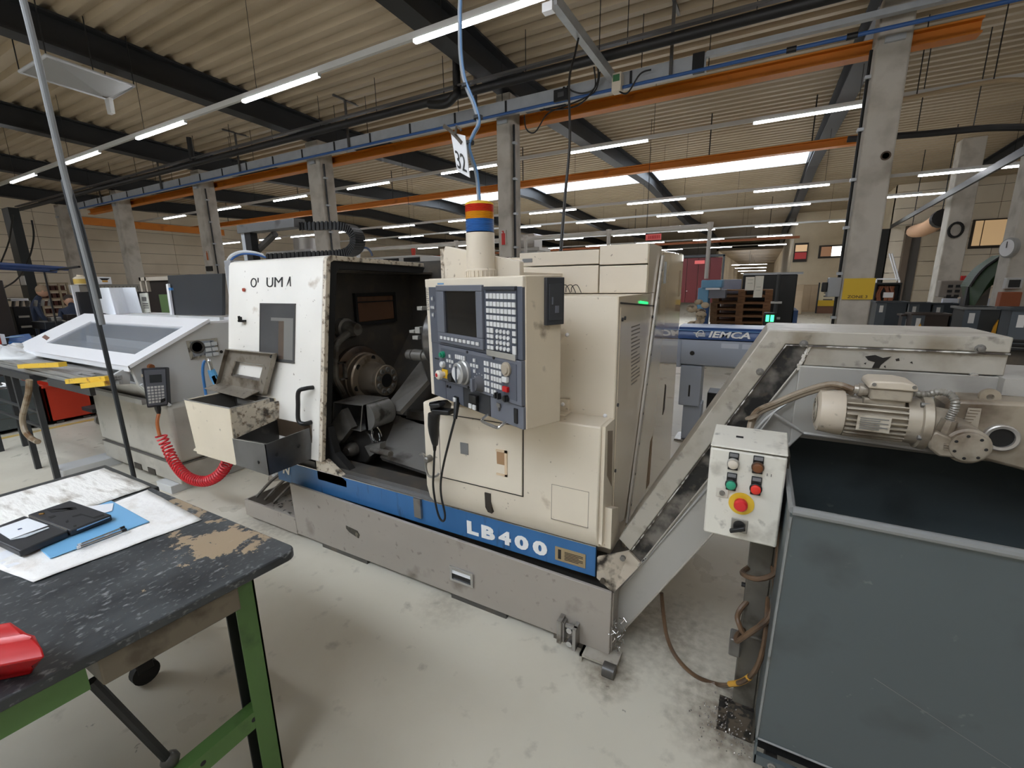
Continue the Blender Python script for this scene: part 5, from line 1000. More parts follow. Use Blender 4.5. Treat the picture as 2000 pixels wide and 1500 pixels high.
# ================================================================== BAR FEEDER LEFT OF THE LATHE
BF = thing('bar_feeder', 'light grey bar feeder cabinet with slanting white glazed lid left of the lathe', 'machine', (-5.2, 1.9, 0))
lowm = M('feeder_lower_grey', (176, 172, 162), .45, dirt=(140, 134, 124), amt=.2, scale=3, soft=.3, dirt2=(84, 80, 74), amt2=-.05, scale2=9)
upm = M('feeder_upper_grey', (200, 200, 198), .42, dirt=(150, 148, 142), amt=.08, scale=4)
ob('lower_body', MB().box(-5.5, -4.06, 1.67, 2.5, .24, .74), lowm, BF, bevel=.03, seg=3)
ob('plinth', MB().box(-5.45, -4.05, 1.66, 2.5, .07, .24), lowm, BF, bevel=.01)
for x in (-4.85, -4.6): ob('plinth_slot', MB().box(x, x + .13, 1.655, 1.662, .07, .125), M('slot_dark', (50, 44, 38)), BF, smooth=False)
ob('plinth_gap', MB().box(-5.45, -4.045, 1.657, 2.4, .236, .242), M('gap_grey', (96, 92, 86), .7), BF, smooth=False)
ob('floor_beam', MB().box(-4.34, -4.10, 1.60, 2.95, .0, .07), lightgrey, BF, bevel=.004)
ob('floor_beam', MB().box(-5.55, -5.32, 1.30, 2.6, .0, .08), lightgrey, BF, bevel=.004)
ob('skirt', MB().slab([(-5.5, 1.68, .735), (-4.06, 1.68, .735), (-4.12, 1.545, .93), (-5.5, 1.545, .93)], (0, .02, .01)), upm, BF)
cheek = [(1.520, 1.066), (2.10, 1.353), (2.75, 1.353), (2.75, .70), (1.70, .70), (1.545, .92)]
ck = ob('right_cheek', MB().prism(cheek, -4.19, -4.15, 'x'), upm, BF, bevel=.004)
ob('left_cheek', MB().prism(cheek, -6.62, -6.58, 'x'), upm, BF)
ob('inner_back', MB().box(-6.58, -4.19, 2.2, 2.75, .72, 1.34), M('feeder_inner', (120, 120, 122), .5), BF, smooth=False)
ob('inner_trough', MB().box(-6.58, -4.19, 1.72, 2.2, .80, .86).box(-6.58, -4.19, 1.90, 1.97, .86, 1.12), lightgrey, BF, smooth=False)
ob('front_trough', MB().box(-6.58, -4.20, 1.56, 1.60, .76, .80).box(-6.58, -4.20, 1.62, 1.66, .84, .90).box(-6.58, -4.20, 1.60, 1.72, .74, .76), M('trough_metal', (166, 166, 164), .35, metal=.4, dirt=(110, 106, 98), amt=.3, scale=6), BF, smooth=False)
ob('end_bracket', MB().slab([(-4.22, 1.417, 1.017), (-4.22, 1.492, 1.055), (-4.22, 1.536, 1.047), (-4.22, 1.518, 0.937), (-4.22, 1.418, 0.95)], (-.03, 0, 0)), lightgrey, BF)
lz = lambda y: 1.072 + (y - 1.516) * .493
def lslab(x0, x1, ya, yb, th=.022, off=0): return [(x0, ya, lz(ya) + off), (x1, ya, lz(ya) + off), (x1, yb, lz(yb) + off), (x0, yb, lz(yb) + off)]
lidw = M('lid_white', (244, 244, 246), .35, var=.01)
lm = MB(); X0, X1, YA, YB = -6.66, -4.13, 1.50, 2.125
pa = ((-6.139, 1.626, 1.126), (-4.307, 1.616, 1.121), (-4.252, 1.998, 1.31), (-6.156, 2.011, 1.316)); yb0, yb1, xb0, xb1 = pa[0][1], pa[2][1], pa[0][0], pa[1][0]
for q in (lslab(X0, X1, YA, yb0), lslab(X0, X1, yb1, YB), lslab(X0, xb0, yb0, yb1), lslab(xb1, X1, yb0, yb1)): lm.slab(q, (0, -.008, .024))
lidf = ob('lid_frame', lm, lidw, BF, smooth=False)
ob('lid_pane', MB().slab(lslab(xb0, xb1, yb0, yb1, off=.008), (0, -.002, .004)), M('lid_glass', (170, 176, 184), .08, alpha=.42, var=0), lidf, smooth=False)
ob('lid_front_lip', MB().box(X0, X1, YA - .004, YA + .004, lz(YA) - .02, lz(YA) + .02), lidw, lidf, smooth=False)
ob('lid_sticker', MB().slab([(-6.468, 1.693, 1.159), (-6.518, 1.734, 1.179), (-6.281, 1.699, 1.162), (-6.236, 1.66, 1.143)], (0, -.012, .0265)), M('sticker_brown', (130, 96, 84), .5), lidf, smooth=False)
ob('inner_ridge', MB().slab([(-5.776, 1.812, 1.218), (-4.298, 1.802, 1.213), (-4.32, 1.719, 1.172), (-5.513, 1.726, 1.176)], (0, .01, -.04)), lightgrey, BF, smooth=False)
ob('top_deck', MB().box(-6.62, -4.15, 2.13, 2.75, 1.353, 1.372), lidw, BF, smooth=False)
ob('deck_rail', MB().box(-5.9, -4.2, 2.24, 2.28, 1.372, 1.40), lightgrey, BF, smooth=False)
# socket window in the cheek
sk = ob('socket_recess', MB().slab([(-4.147, 1.919, 1.228), (-4.147, 2.166, 1.226), (-4.147, 2.156, 1.073), (-4.147, 1.929, 1.067)], (.004, 0, 0)), M('worn_surround', (170, 164, 150), .5, dirt=(90, 84, 74), amt=.4, scale=20), ck, smooth=False)
ob('socket_plate', MB().slab([(-4.142, 1.95, 1.216), (-4.142, 2.131, 1.212), (-4.142, 2.131, 1.096), (-4.142, 1.953, 1.09)], (.003, 0, 0)), M('socket_grey', (150, 156, 164), .4, dirt=(70, 76, 84), amt=.4, scale=30), sk, smooth=False)
ob('socket_ring', MB().lathe((-4.139, 1.992, 1.168), (1, 0, 0), [(0, .055), (.012, .055), (.012, .045), (.0, .04)], 22), dark_in, sk)
m = MB()
a = (-4.138, 2.048, 1.196)
for k in range(3):
    for j in range(2): m.box(-4.139, -4.126, a[1] + j * .055, a[1] + j * .055 + .045, a[2] - .03 - k * .045, a[2] - k * .045)
ob('socket_connector', m, M('connector_pale', (200, 204, 206), .4), sk, smooth=False, kind='stuff')
ob('bolt_hole', MB().lathe((-4.149, 2.183, 1.101), (1, 0, 0), [(0, .014), (.003, .014), (.003, 0)], 12), black, ck)
ob('amber_knob', MB().lathe((-4.149, 1.64, 1.059), (1, 0, 0), [(0, .022), (.03, .02), (.03, 0)], 14), M('amber_brown', (140, 84, 44), .4), ck)
# raised dark hatch, white prop
ob('raised_hatch', MB().slab([(-5.595, 2.5, 1.375), (-4.632, 2.5, 1.389), (-4.522, 2.5, 1.787), (-5.543, 2.5, 1.79)], (0, .03, 0)), M('hatch_dark_grey', (56, 58, 61), .45), BF, smooth=False)
ob('hatch_prop', MB().slab([(-5.543, 2.49, 1.7), (-5.499, 2.49, 1.705), (-5.523, 2.49, 1.366), (-5.568, 2.49, 1.36)], (0, -.02, 0)), lidw, BF, smooth=False)
ob('prop_catch', MB().box((-5.46, 2.46, 1.658)[0], (-5.408, 2.46, 1.657)[0], 2.45, 2.47, (-5.467, 2.46, 1.637)[2], (-5.458, 2.46, 1.663)[2]), M('catch_blue', (70, 130, 190), .4), BF, smooth=False)
ob('support_leg', MB().cyl((-3.62, 2.2, .03), (-3.62, 2.2, .62), .035, n=10), lightgrey, BF)
ob('leg_foot', MB().lathe((-3.62, 2.2, 0), (0, 0, 1), [(0, .07), (.03, .06), (.03, 0)], 16), dirty_silver, BF)
# pendant
PD = thing('pendant_controller', 'grey handheld pendant with small screen and key grid hooked on bar feeder', 'controller', (-4.08, 1.609, 0.904))
pdm = M('pendant_dark', (54, 56, 62), .45)
def pq(a, b, off=0):    # a across the pendant face, b down it
    A, B, Cc, D = Vector((-4.06, 1.55, 1.061)), Vector((-4.06, 1.706, 1.043)), Vector((-4.06, 1.67, 0.751)), Vector((-4.06, 1.531, 0.765))
    p_ = (A * (1 - a) + B * a) * (1 - b) + (D * (1 - a) + Cc * a) * b
    return p_ + Vector((.7, -.7, .12)).normalized() * off
ob('shell', MB().slab([pq(-.06, -.02, -.004), pq(1.0, -.02, -.004), pq(1.02, 1.02, -.004), pq(-.0, 1.02, -.004)], tuple(Vector((-.7, .7, -.12)) * .06)), pdm, PD, bevel=.008)
fc = ob('face', MB().slab([pq(.08, .03), pq(.96, .03), pq(.97, .97), pq(.08, .97)], tuple(Vector((-.7, .7, -.12)) * .006)), panel_grey2, PD, bevel=.002)
ob('screen', MB().slab([pq(.28, .16, .001), pq(.80, .16, .001), pq(.80, .37, .001), pq(.28, .37, .001)], tuple(Vector((.7, -.7, .12)) * .002)), M('pendant_screen', (48, 52, 54), .2), fc, smooth=False)
for r in range(6):
    for c in range(5):
        if r == 5 and c == 4: continue
        a, b = .14 + c * .155, .46 + r * .078
        ob('key', MB().slab([pq(a, b, .001), pq(a + .115, b, .001), pq(a + .115, b + .055, .001), pq(a, b + .055, .001)], tuple(Vector((.7, -.7, .12)) * .003)), key_white, fc, smooth=False)
ob('toggle', MB().slab([pq(.72, .83, .002), pq(.92, .80, .002), pq(.92, .88, .002), pq(.70, .92, .002)], tuple(Vector((.7, -.7, .12)) * .01)), black, fc, bevel=.002)
ob('side_button', MB().slab([pq(-.04, .13, .002), pq(.02, .13, .002), pq(.02, .20, .002), pq(-.04, .20, .002)], tuple(Vector((.7, -.7, .12)) * .006)), M('button_cream', (220, 206, 180), .4), PD, smooth=False)
ob('cable_boot', MB().tube([pq(.45, 1.0, -.02), pq(.47, 1.10, -.02), pq(.49, 1.22, -.02)], [.022, .02, .012], 10), black, PD)
ob('lead', MB().tube(smooth_path([pq(.49, 1.2, -.02), (-4.06, 1.58, 0.632), (-4.05, 1.574, 0.559), (-4.04, 1.572, 0.528)], 4), .012, 8), M('lead_orange', (188, 110, 60), .45), PD)
# red coiled hose
t = thing('coiled_hose', 'bright red coiled hose sagging from the pendant to the lathe', 'hose', (-4.04, 1.573, 0.532))
path = smooth_path([(-4.03, 1.575, 0.532), (-4, 1.588, 0.431), (-3.9, 1.576, 0.334), (-3.75, 1.56, 0.272), (-3.6, 1.555, 0.255), (-3.45, 1.56, 0.272), (-3.32, 1.57, 0.323), (-3.22, 1.582, 0.397), (-3.16, 1.587, 0.465)], 14)
acc = [0]
for i in range(1, len(path)): acc.append(acc[-1] + (path[i] - path[i - 1]).length)
even = []; j = 0
for i in range(200):
    d_ = acc[-1] * i / 199
    while j < len(path) - 2 and acc[j + 1] < d_: j += 1
    even.append(path[j].lerp(path[j + 1], min(1, (d_ - acc[j]) / max(1e-6, acc[j + 1] - acc[j]))))
path = even; turns = int(acc[-1] / .030); N_ = turns * 9; pts = []
for i in range(N_ + 1):
    s_ = i / N_ * (len(path) - 1.001); k = int(s_); f_ = s_ - k; c = path[k].lerp(path[k + 1], f_); d = (path[k + 1] - path[k]).normalized()
    u = d.cross(Vector((0, 0, 1))).normalized() if abs(d.z) < .95 else d.cross(Vector((1, 0, 0))).normalized()
    v = d.cross(u); a = i / 9 * 2 * math.pi; pts.append(c + u * math.cos(a) * .034 + v * math.sin(a) * .034)
ob('coil', MB().tube(pts, .0075, 5), M('coil_red', (214, 46, 56), .35, var=.02), t)
# blue air gun hooked beside the catch box
t = thing('air_blow_gun', 'light blue air blow gun with silver fitting hooked near the feeder socket', 'air gun', (-3.9, 1.973, 0.94))
ob('body', MB().tube([(-3.9, 1.951, 1), (-3.9, 1.965, 0.938), (-3.9, 1.984, 0.851)], [.026, .032, .024], 10), M('gun_blue', (96, 170, 224), .4), t)
ob('fitting', MB().tube(smooth_path([(-3.9, 1.916, 1.078), (-3.9, 1.936, 1.087), (-3.9, 1.947, 1.052), (-3.9, 1.954, 0.995)], 3), [.012] * 4 + [.018] * 6, 10), bright_steel, t)
ob('lever', MB().slab([(-3.87, 1.931, 0.947), (-3.87, 1.943, 0.953), (-3.87, 1.96, 0.881), (-3.87, 1.947, 0.875)], (0, .03, 0)), black, t)
ob('nozzle', MB().tube([(-3.9, 1.984, 0.851), (-3.9, 1.99, 0.81)], .008, 8), black, t)
ob('hose', MB().tube(smooth_path([(-3.9, 1.933, 1.088), (-3.9, 1.906, 1.067), (-3.9, 1.888, 0.999), (-3.9, 1.883, 0.915), (-3.9, 1.882, 0.808), (-3.8, 1.837, 0.702)], 4), .011, 8), M('hose_blue', (52, 110, 170), .4), t)
# things behind and on the feeder
t = thing('film_roll', 'white curved sheet of packing film standing behind the feeder lid', 'roll', (-6.461, 2.35, 1.357))
m = MB(); a, b = Vector((-6.677, 2.3, 1.355)), Vector((-6.51, 2.6, 1.369))
c0 = Vector((-6.864, 2.45, 1.36)); hh = (-6.465, 2.4, 1.644)[2] - (-6.595, 2.4, 1.356)[2]
pr = []
for k in range(17):
    u_ = 195 + k * 5; pr.append((k, u_))
cv = [(-7.29, 2.48, 1.356), (-6.892, 2.38, 1.352), (-6.59, 2.32, 1.35), (-6.432, 2.32, 1.353), (-6.511, 2.4, 1.37), (-6.59, 2.48, 1.375), (-6.562, 2.54, 1.378), (-6.481, 2.58, 1.383)]
cv = smooth_path([(p[0], p[1], 1.375) for p in cv], 4)
for i in range(len(cv) - 1): m.slab([cv[i], cv[i + 1], cv[i + 1] + Vector((-.05, 0, .30)), cv[i] + Vector((-.05, 0, .30))], (.002, .008, 0))
ob('sheet', m, M('film_white', (240, 244, 250), .3, var=.01), t, angle=60)
t = thing('paper_chart', 'printed white document leaning beside the film roll', 'document', (-6.553, 2.65, 1.377))
ob('page', MB().slab([(-6.571, 2.62, 1.373), (-6.365, 2.62, 1.382), (-6.447, 2.66, 1.609), (-6.64, 2.66, 1.603)], (0, .01, 0)), M('page_grey', (212, 212, 200), .6), t, smooth=False)
m = MB()
m.slab([(-6.556, 2.645, 1.561), (-6.455, 2.645, 1.561), (-6.449, 2.64, 1.513), (-6.551, 2.64, 1.513)], (0, -.002, 0))
for k in range(5): m.slab([((-6.523, 2.63, 1.489)[0] + .004 * k, 2.628, (-6.523, 2.63, 1.489)[2] - .026 * k), ((-6.397, 2.63, 1.49)[0] + .004 * k, 2.628, (-6.397, 2.63, 1.49)[2] - .026 * k), ((-6.397, 2.63, 1.49)[0] + .004 * k, 2.628, (-6.397, 2.63, 1.49)[2] - .026 * k - .01), ((-6.523, 2.63, 1.489)[0] + .004 * k, 2.628, (-6.523, 2.63, 1.489)[2] - .026 * k - .01)], (0, -.002, 0))
ob('print', m, M('print_grey', (110, 108, 104)), t, smooth=False)

# ================================================================== WORKBENCH IN FRONT
WB = thing('workbench', 'black scratched workbench on green steel legs in the left foreground', 'workbench', (-1.68, .2, 0))
topm = M('bench_top_black', (44, 47, 50), .42, dirt=(74, 78, 80), amt=.45, scale=8, soft=.35, dirt2=(176, 178, 178), amt2=-.03, scale2=75, stretch=(1, .6, 1))
def bench_wear(m):  # the worn brown corner and the pale scratches
    nt = m.node_tree; N = nt.nodes; L = nt.links; b = N['Principled BSDF']; base = b.inputs['Base Color'].links[0].from_socket
    g = N.new('ShaderNodeNewGeometry'); n = N.new('ShaderNodeTexNoise'); n.inputs['Scale'].default_value = 15; n.inputs['Detail'].default_value = 8; n.inputs['Roughness'].default_value = .65
    L.new(g.outputs['Position'], n.inputs['Vector'])
    d = N.new('ShaderNodeVectorMath'); d.operation = 'DISTANCE'; d.inputs[1].default_value = (-1.471, 0.679, 0.85); L.new(g.outputs['Position'], d.inputs[0])
    d2 = N.new('ShaderNodeVectorMath'); d2.operation = 'DISTANCE'; d2.inputs[1].default_value = (-1.834, 0.764, 0.85); L.new(g.outputs['Position'], d2.inputs[0])
    mn = N.new('ShaderNodeMath'); mn.operation = 'MINIMUM'; L.new(d.outputs['Value'], mn.inputs[0]); L.new(d2.outputs['Value'], mn.inputs[1])
    r = N.new('ShaderNodeMapRange'); r.inputs[1].default_value = .02; r.inputs[2].default_value = .30; r.inputs[3].default_value = .12; r.inputs[4].default_value = -.2; L.new(mn.outputs[0], r.inputs[0])
    ad = N.new('ShaderNodeMath'); ad.operation = 'ADD'; L.new(n.outputs['Fac'], ad.inputs[0]); L.new(r.outputs[0], ad.inputs[1])
    st = N.new('ShaderNodeMapRange'); st.inputs[1].default_value = .535; st.inputs[2].default_value = .56; L.new(ad.outputs[0], st.inputs[0])
    mx = N.new('ShaderNodeMix'); mx.data_type = 'RGBA'; L.new(st.outputs[0], mx.inputs[0]); L.new(base, mx.inputs[6]); mx.inputs[7].default_value = (*lin((158, 138, 112)), 1)
    # scratches: thin streaks of a stretched noise
    mp = N.new('ShaderNodeMapping'); mp.inputs['Scale'].default_value = (240, 34, 1); mp.inputs['Rotation'].default_value = (0, 0, .7); L.new(g.outputs['Position'], mp.inputs[0])
    s = N.new('ShaderNodeTexNoise'); s.inputs['Scale'].default_value = 1; s.inputs['Detail'].default_value = 3; L.new(mp.outputs[0], s.inputs['Vector'])
    sr = N.new('ShaderNodeMapRange'); sr.inputs[1].default_value = .68; sr.inputs[2].default_value = .74; sr.inputs[4].default_value = .5; L.new(s.outputs['Fac'], sr.inputs[0])
    m2 = N.new('ShaderNodeMix'); m2.data_type = 'RGBA'; L.new(sr.outputs[0], m2.inputs[0]); L.new(mx.outputs[2], m2.inputs[6]); m2.inputs[7].default_value = (*lin((170, 172, 172)), 1)
    L.new(m2.outputs[2], b.inputs['Base Color'])
bench_wear(topm)
c_ = [(-1.207 - .035 * (1 - math.cos(a)), .785 - .035 * (1 - math.sin(a))) for a in [k * math.pi / 12 for k in range(7)]]
c_ = [(-1.242 + .035 * math.cos(a), .735 + .035 * math.sin(a)) for a in [k * math.pi / 12 for k in range(7)]]
ob('bench_top', MB().prism([(-2.14, .77), (-2.14, -1.3), (-1.40, -1.3)] + c_, .822, .85, 'z'), topm, WB, bevel=.004)
grn = M('bench_green', (84, 120, 62), .45, dirt=(60, 88, 46), amt=.2, scale=6)
def lleg(x, y, sx, sy):
    ob('leg', MB().box(x, x + sx * .062, y, y + sy * .006, 0, .822).box(x, x + sx * .006, y, y + sy * .062, 0, .822), grn, WB, smooth=False)
lleg(-1.285, .665, -1, -1)
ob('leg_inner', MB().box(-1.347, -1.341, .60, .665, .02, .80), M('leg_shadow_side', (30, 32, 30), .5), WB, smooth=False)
lleg(-1.42, -1.1, -1, 1); lleg(-2.08, -1.1, 1, 1)
rail_z = (-1.3, 0.627, 0.335)[2]
ob('lower_rail', MB().box(-1.292, -1.286, -1.1, .655, rail_z - .055, rail_z + .0).box(-1.33, -1.286, -1.1, .655, rail_z, rail_z + .006), grn, WB, smooth=False)
for y in (.60, .45, .40): ob('rail_hole', MB().cyl((-1.2855, y, rail_z - .02), (-1.287, y, rail_z - .02), .008, n=10), black, WB)
ob('apron', MB().slab([(-1.275, .27, .75), (-1.40, -1.2, .75), (-1.40, -1.2, .822), (-1.275, .27, .822)], (-.006, 0, 0)), grn, WB, smooth=False)
ob('apron', MB().box(-2.08, -1.3, .655, .661, .745, .815), grn, WB, smooth=False)
dp = ((-1.258, 0.288, 0.821), (-1.228, 0.591, 0.823), (-1.258, 0.289, 0.749))
dw = ob('drawer', MB().prism([(-1.80, dp[0][1]), (-1.258, dp[0][1]), (-1.228, dp[1][1]), (-1.80, dp[1][1])], dp[2][2], .822, 'z'), M('drawer_beige', (112, 102, 86), .6, dirt=(84, 74, 60), amt=.4, scale=9), WB, bevel=.004)
ob('brace', MB().cyl((-1.34, 0.288, 0.724), (-1.34, 0.398, 0.343), .012, n=10), pipe_black, WB)
ob('brace_joint', MB().ball((-1.34, 0.397, 0.356), .024, 10, 6), dark_in, WB)
cs = (-2.173, 0.628, 0)
ob('caster_fork', MB().box(cs[0] - .02, cs[0] + .02, cs[1] - .03, cs[1] + .03, .06, dp[2][2]), black, WB, bevel=.004)
ob('caster', MB().lathe((cs[0] - .018, cs[1], .05), (1, 0, 0), [(0, .02), (0, .05), (.036, .05), (.036, 0)], 20), black_rubber, WB)
# second bench butted against it
W2 = thing('side_bench', 'dark bench top pushed against the far side of the workbench', 'workbench', (-2.4, .1, 0))
ob('bench_top', MB().box(-2.66, -2.15, -1.3, .80, .80, .84), M('bench_edge_dark', (56, 58, 58), .45), W2, bevel=.005)
for x in (-2.62, -2.46):
    for y in (.72, -1.2): ob('leg', MB().box(x, x + .045, y, y + .045, 0, .80), dark_in, W2)
def sheet(name, quad, z, label, cat, mat, nu=18, nv=18, amp=.003, th=.0015, group=None):
    A, B, Cc, D = [Vector((p[0], p[1], z)) for p in quad]; vs = []; fs = []
    for j in range(nv + 1):
        for i in range(nu + 1):
            u, v = i / nu, j / nv; p = (A * (1 - u) + B * u) * (1 - v) + (D * (1 - u) + Cc * u) * v
            vs.append((p.x, p.y, z + amp * (.5 + .5 * math.sin(9 * u + 5 * v) * math.cos(7 * v - 3 * u)) + random.uniform(0, amp * .4)))
    for j in range(nv):
        for i in range(nu): k = j * (nu + 1) + i; fs.append((k, k + 1, k + nu + 2, k + nu + 1))
    o = ob(name, MB().add(vs, fs), mat, angle=80); md = o.modifiers.new('solidify', 'SOLIDIFY'); md.thickness = th; md.offset = 1
    return tag(o, label, cat, group)
clothm = M('absorbent_cloth', (238, 236, 232), .8, dirt=(206, 196, 184), amt=.2, scale=9, soft=.25, bump=.4, bscale=30)
clothd = M('soiled_cloth', (236, 234, 228), .8, dirt=(146, 134, 116), amt=.22, scale=7, soft=.25, bump=.5, bscale=20, stretch=(1, 3.5, 1))
sheet('absorbent_mat', [(-1.715, 0.309, 0.852), (-1.662, 0.722, 0.852), (-2.121, 0.748, 0.852), (-2.06, 0.259, 0.852)], .8505, 'clean white absorbent mat under the blue folder on the workbench', 'mat', clothm)
sheet('absorbent_mat', [(-2.165, .775), (-2.60, .775), (-2.60, -.9), (-2.165, -.9)], .8405, 'creased soiled white absorbent mat covering the side bench', 'mat', clothd, 14, 40, .005)
fold = ob('plastic_folder', MB().slab([(-1.815, 0.372, 0.857), (-1.799, 0.622, 0.857), (-2.118, 0.631, 0.857), (-2.115, 0.384, 0.857)], (0, 0, .004)), M('folder_blue', (120, 178, 220), .3, var=.03), bevel=.003)
tag(fold, 'sky blue plastic folder lying on the white mat', 'folder')
pg = ob('loose_page', MB().slab([(-2.13, 0.563, 0.863), (-2.075, 0.622, 0.863), (-2.006, 0.593, 0.863), (-2.018, 0.529, 0.863)], (0, 0, .001)), white_paint, smooth=False); tag(pg, 'white page peeping out beside the open black case', 'paper')
pg = ob('printed_sheet', MB().slab([(-1.876, 0.296, 0.853), (-1.866, 0.379, 0.853), (-1.997, 0.377, 0.853), (-2.016, 0.292, 0.853)], (0, 0, .001)), white_paint, smooth=False); tag(pg, 'white sheet with a ladder of marks at the left frame edge', 'paper')
# open instrument case
IC = thing('instrument_case', 'open black plastic instrument case with foam wells on the blue folder', 'case', (-2.053, 0.443, 0.862))
casem = M('case_black', (44, 45, 48), .5)
q1 = [(-2.187, 0.424, 0.885), (-2.195, 0.539, 0.885), (-1.918, 0.563, 0.885), (-1.911, 0.451, 0.885)]
q2 = [(-2.162, 0.307, 0.885), (-2.186, 0.417, 0.885), (-1.913, 0.447, 0.885), (-1.893, 0.331, 0.885)]
ob('lid_half', MB().slab(q1, (0, 0, -.022)), casem, IC, bevel=.004)
ob('tray_half', MB().slab(q2, (0, 0, -.022)), casem, IC, bevel=.004)
ob('hinge', MB().cyl((-2.173, 0.425, 0.882), (-1.925, 0.45, 0.882), .003, n=6), bright_steel, IC)
foam = M('case_well', (20, 20, 21), .7)
for q in ([(-2.169, 0.469, 0.885), (-2.135, 0.495, 0.885), (-2.082, 0.523, 0.885), (-2.105, 0.527, 0.885), (-2.105, 0.494, 0.885), (-2.13, 0.469, 0.885)], [(-2.029, 0.493, 0.885), (-2.024, 0.515, 0.885), (-1.952, 0.525, 0.885), (-1.947, 0.551, 0.885), (-1.93, 0.548, 0.885), (-1.935, 0.522, 0.885), (-2.006, 0.512, 0.885), (-2.017, 0.491, 0.885)],
          [(-2.099, 0.452, 0.885), (-2.095, 0.467, 0.885), (-2.078, 0.467, 0.885), (-2.078, 0.452, 0.885)], [(-2.002, 0.468, 0.885), (-2.008, 0.477, 0.885), (-1.988, 0.472, 0.885), (-1.987, 0.465, 0.885)], [(-1.938, 0.468, 0.885), (-1.937, 0.476, 0.885), (-1.923, 0.472, 0.885), (-1.928, 0.466, 0.885)], [(-2.183, 0.449, 0.885), (-2.163, 0.46, 0.885), (-2.146, 0.452, 0.885), (-2.154, 0.444, 0.885)]):
    ob('well', MB().slab(q, (0, 0, .0006)), foam, IC, smooth=False)
ob('brass_pin', MB().cyl((-2.148, 0.444, 0.887), (-2.138, 0.453, 0.887), .003, n=8), M('brass', (170, 130, 70), .35, metal=.5), IC)
ob('edge_label', MB().slab([(-1.906, 0.467, 0.882), (-1.911, 0.553, 0.882), (-1.922, 0.556, 0.874), (-1.913, 0.467, 0.874)], (.0006, .0016, 0)), M('label_pale_blue', (190, 205, 222), .5), IC, smooth=False)
ob('instruction_card', MB().slab([(-2.134, 0.335, 0.887), (-2.14, 0.413, 0.887), (-2.01, 0.428, 0.887), (-2.003, 0.339, 0.887)], (0, 0, .002)), M('card_white', (232, 236, 240), .5), IC, smooth=False)
ob('card_stack', MB().slab([(-2.002, 0.338, 0.886), (-1.999, 0.425, 0.886), (-1.987, 0.424, 0.886), (-1.979, 0.366, 0.886)], (0, 0, .0015)), M('card_grey', (190, 196, 202), .5), IC, smooth=False)
ob('card_mark', MB().slab([(-2.069, 0.371, 0.889), (-2.066, 0.38, 0.889), (-2.054, 0.379, 0.89), (-2.057, 0.37, 0.889)], (0, 0, .0004)), M('mark_navy', (60, 74, 110), .5), IC, smooth=False)
for nm, lab, a, b, r in (('steel_scriber', 'longer of two slim steel scribers lying on the blue folder', (-1.798, 0.43, 0.867), (-1.791, 0.554, 0.867), .0035), ('steel_scriber', 'shorter steel scriber with black clips, upper of the pair on blue folder', (-1.812, 0.437, 0.868), (-1.815, 0.558, 0.868), .003)):
    o = thing(nm, lab, 'tool', a, 0, 'scribers on the folder'); a, b = Vector(a), Vector(b)
    ob('shaft', MB().cyl(a, b, r, n=8), bright_steel, o); ob('clip', MB().cyl(a.lerp(b, .9), b, r * 1.6, n=8), black, o); ob('tip', MB().cyl(a, a.lerp(b, .07), r * 1.5, n=8), M('tip_clear', (210, 214, 218), .2), o)
o = ob('wire_scrap', MB().tube(smooth_path([(-1.825, 0.473, 0.864), (-1.822, 0.495, 0.866), (-1.811, 0.508, 0.864), (-1.816, 0.529, 0.866)], 4), .0012, 5), letter_white); tag(o, 'thin crumpled white strip on the blue folder', 'scrap')
# red storage bin at the left frame edge
RB = thing('storage_bin', 'glossy red plastic storage bin at the left end of the workbench', 'bin', (-1.378, 0.191, 0.85))
A, B, Cc = Vector((-1.354, 0.198, 0.955)), Vector((-1.19, 0.202, 0.935)), Vector((-1.308, 0.202, 0.851))
back = Vector((-.25, -.20, 0)) ; L_ = Vector((-.33, -.07, 0))
ob('shell', MB().slab([Vector((-1.354, 0.198, 0.955)), Vector((-1.288, 0.2, 0.95)), Vector((-1.271, 0.207, 0.945)), Vector((-1.218, 0.208, 0.94)), Vector((-1.196, 0.204, 0.93)), Vector((-1.239, 0.193, 0.9)), Vector((-1.282, 0.198, 0.865)), Vector((-1.289, 0.194, 0.852)), Vector((-1.454, 0.193, 0.852))], tuple(Vector((-.30, -.30, 0)))), red, RB, bevel=.004)
ob('rim_band', MB().slab([(-1.285, 0.199, 0.953), (-1.265, 0.207, 0.948), (-1.264, 0.202, 0.943), (-1.288, 0.194, 0.948)], tuple(Vector((-.30, -.30, 0)))), M('red_plastic_edge', (206, 60, 60), .25), RB, bevel=.002)
# hanging air line in front of the feeder
t = thing('air_drop_line', 'slim grey and black air hose hanging straight down from the ceiling at left', 'hose', (-3.42, 1.13, .12))
ob('grey_hose', MB().tube(smooth_path([(-3.44, 1.10, zb(1.1) + .44), (-3.43, 1.115, 3.5), (-3.42, 1.125, 2.9), (-3.418, 1.132, 2.3), (-3.40, 1.145, 1.75), (-3.40, 1.15, 1.45)], 6), .016, 10), M('hose_grey', (128, 130, 132), .45), t)
ob('black_hose', MB().tube(smooth_path([(-3.395, 1.16, 1.6), (-3.40, 1.15, 2.0), (-3.418, 1.14, 2.2), (-3.435, 1.135, 2.235), (-3.44, 1.13, 2.21), (-3.43, 1.135, 1.95), (-3.41, 1.14, 1.4), (-3.41, 1.148, .55), (-3.41, 1.148, 0.0)], 6), .013, 8), M('hose_black', (38, 42, 46), .45), t)
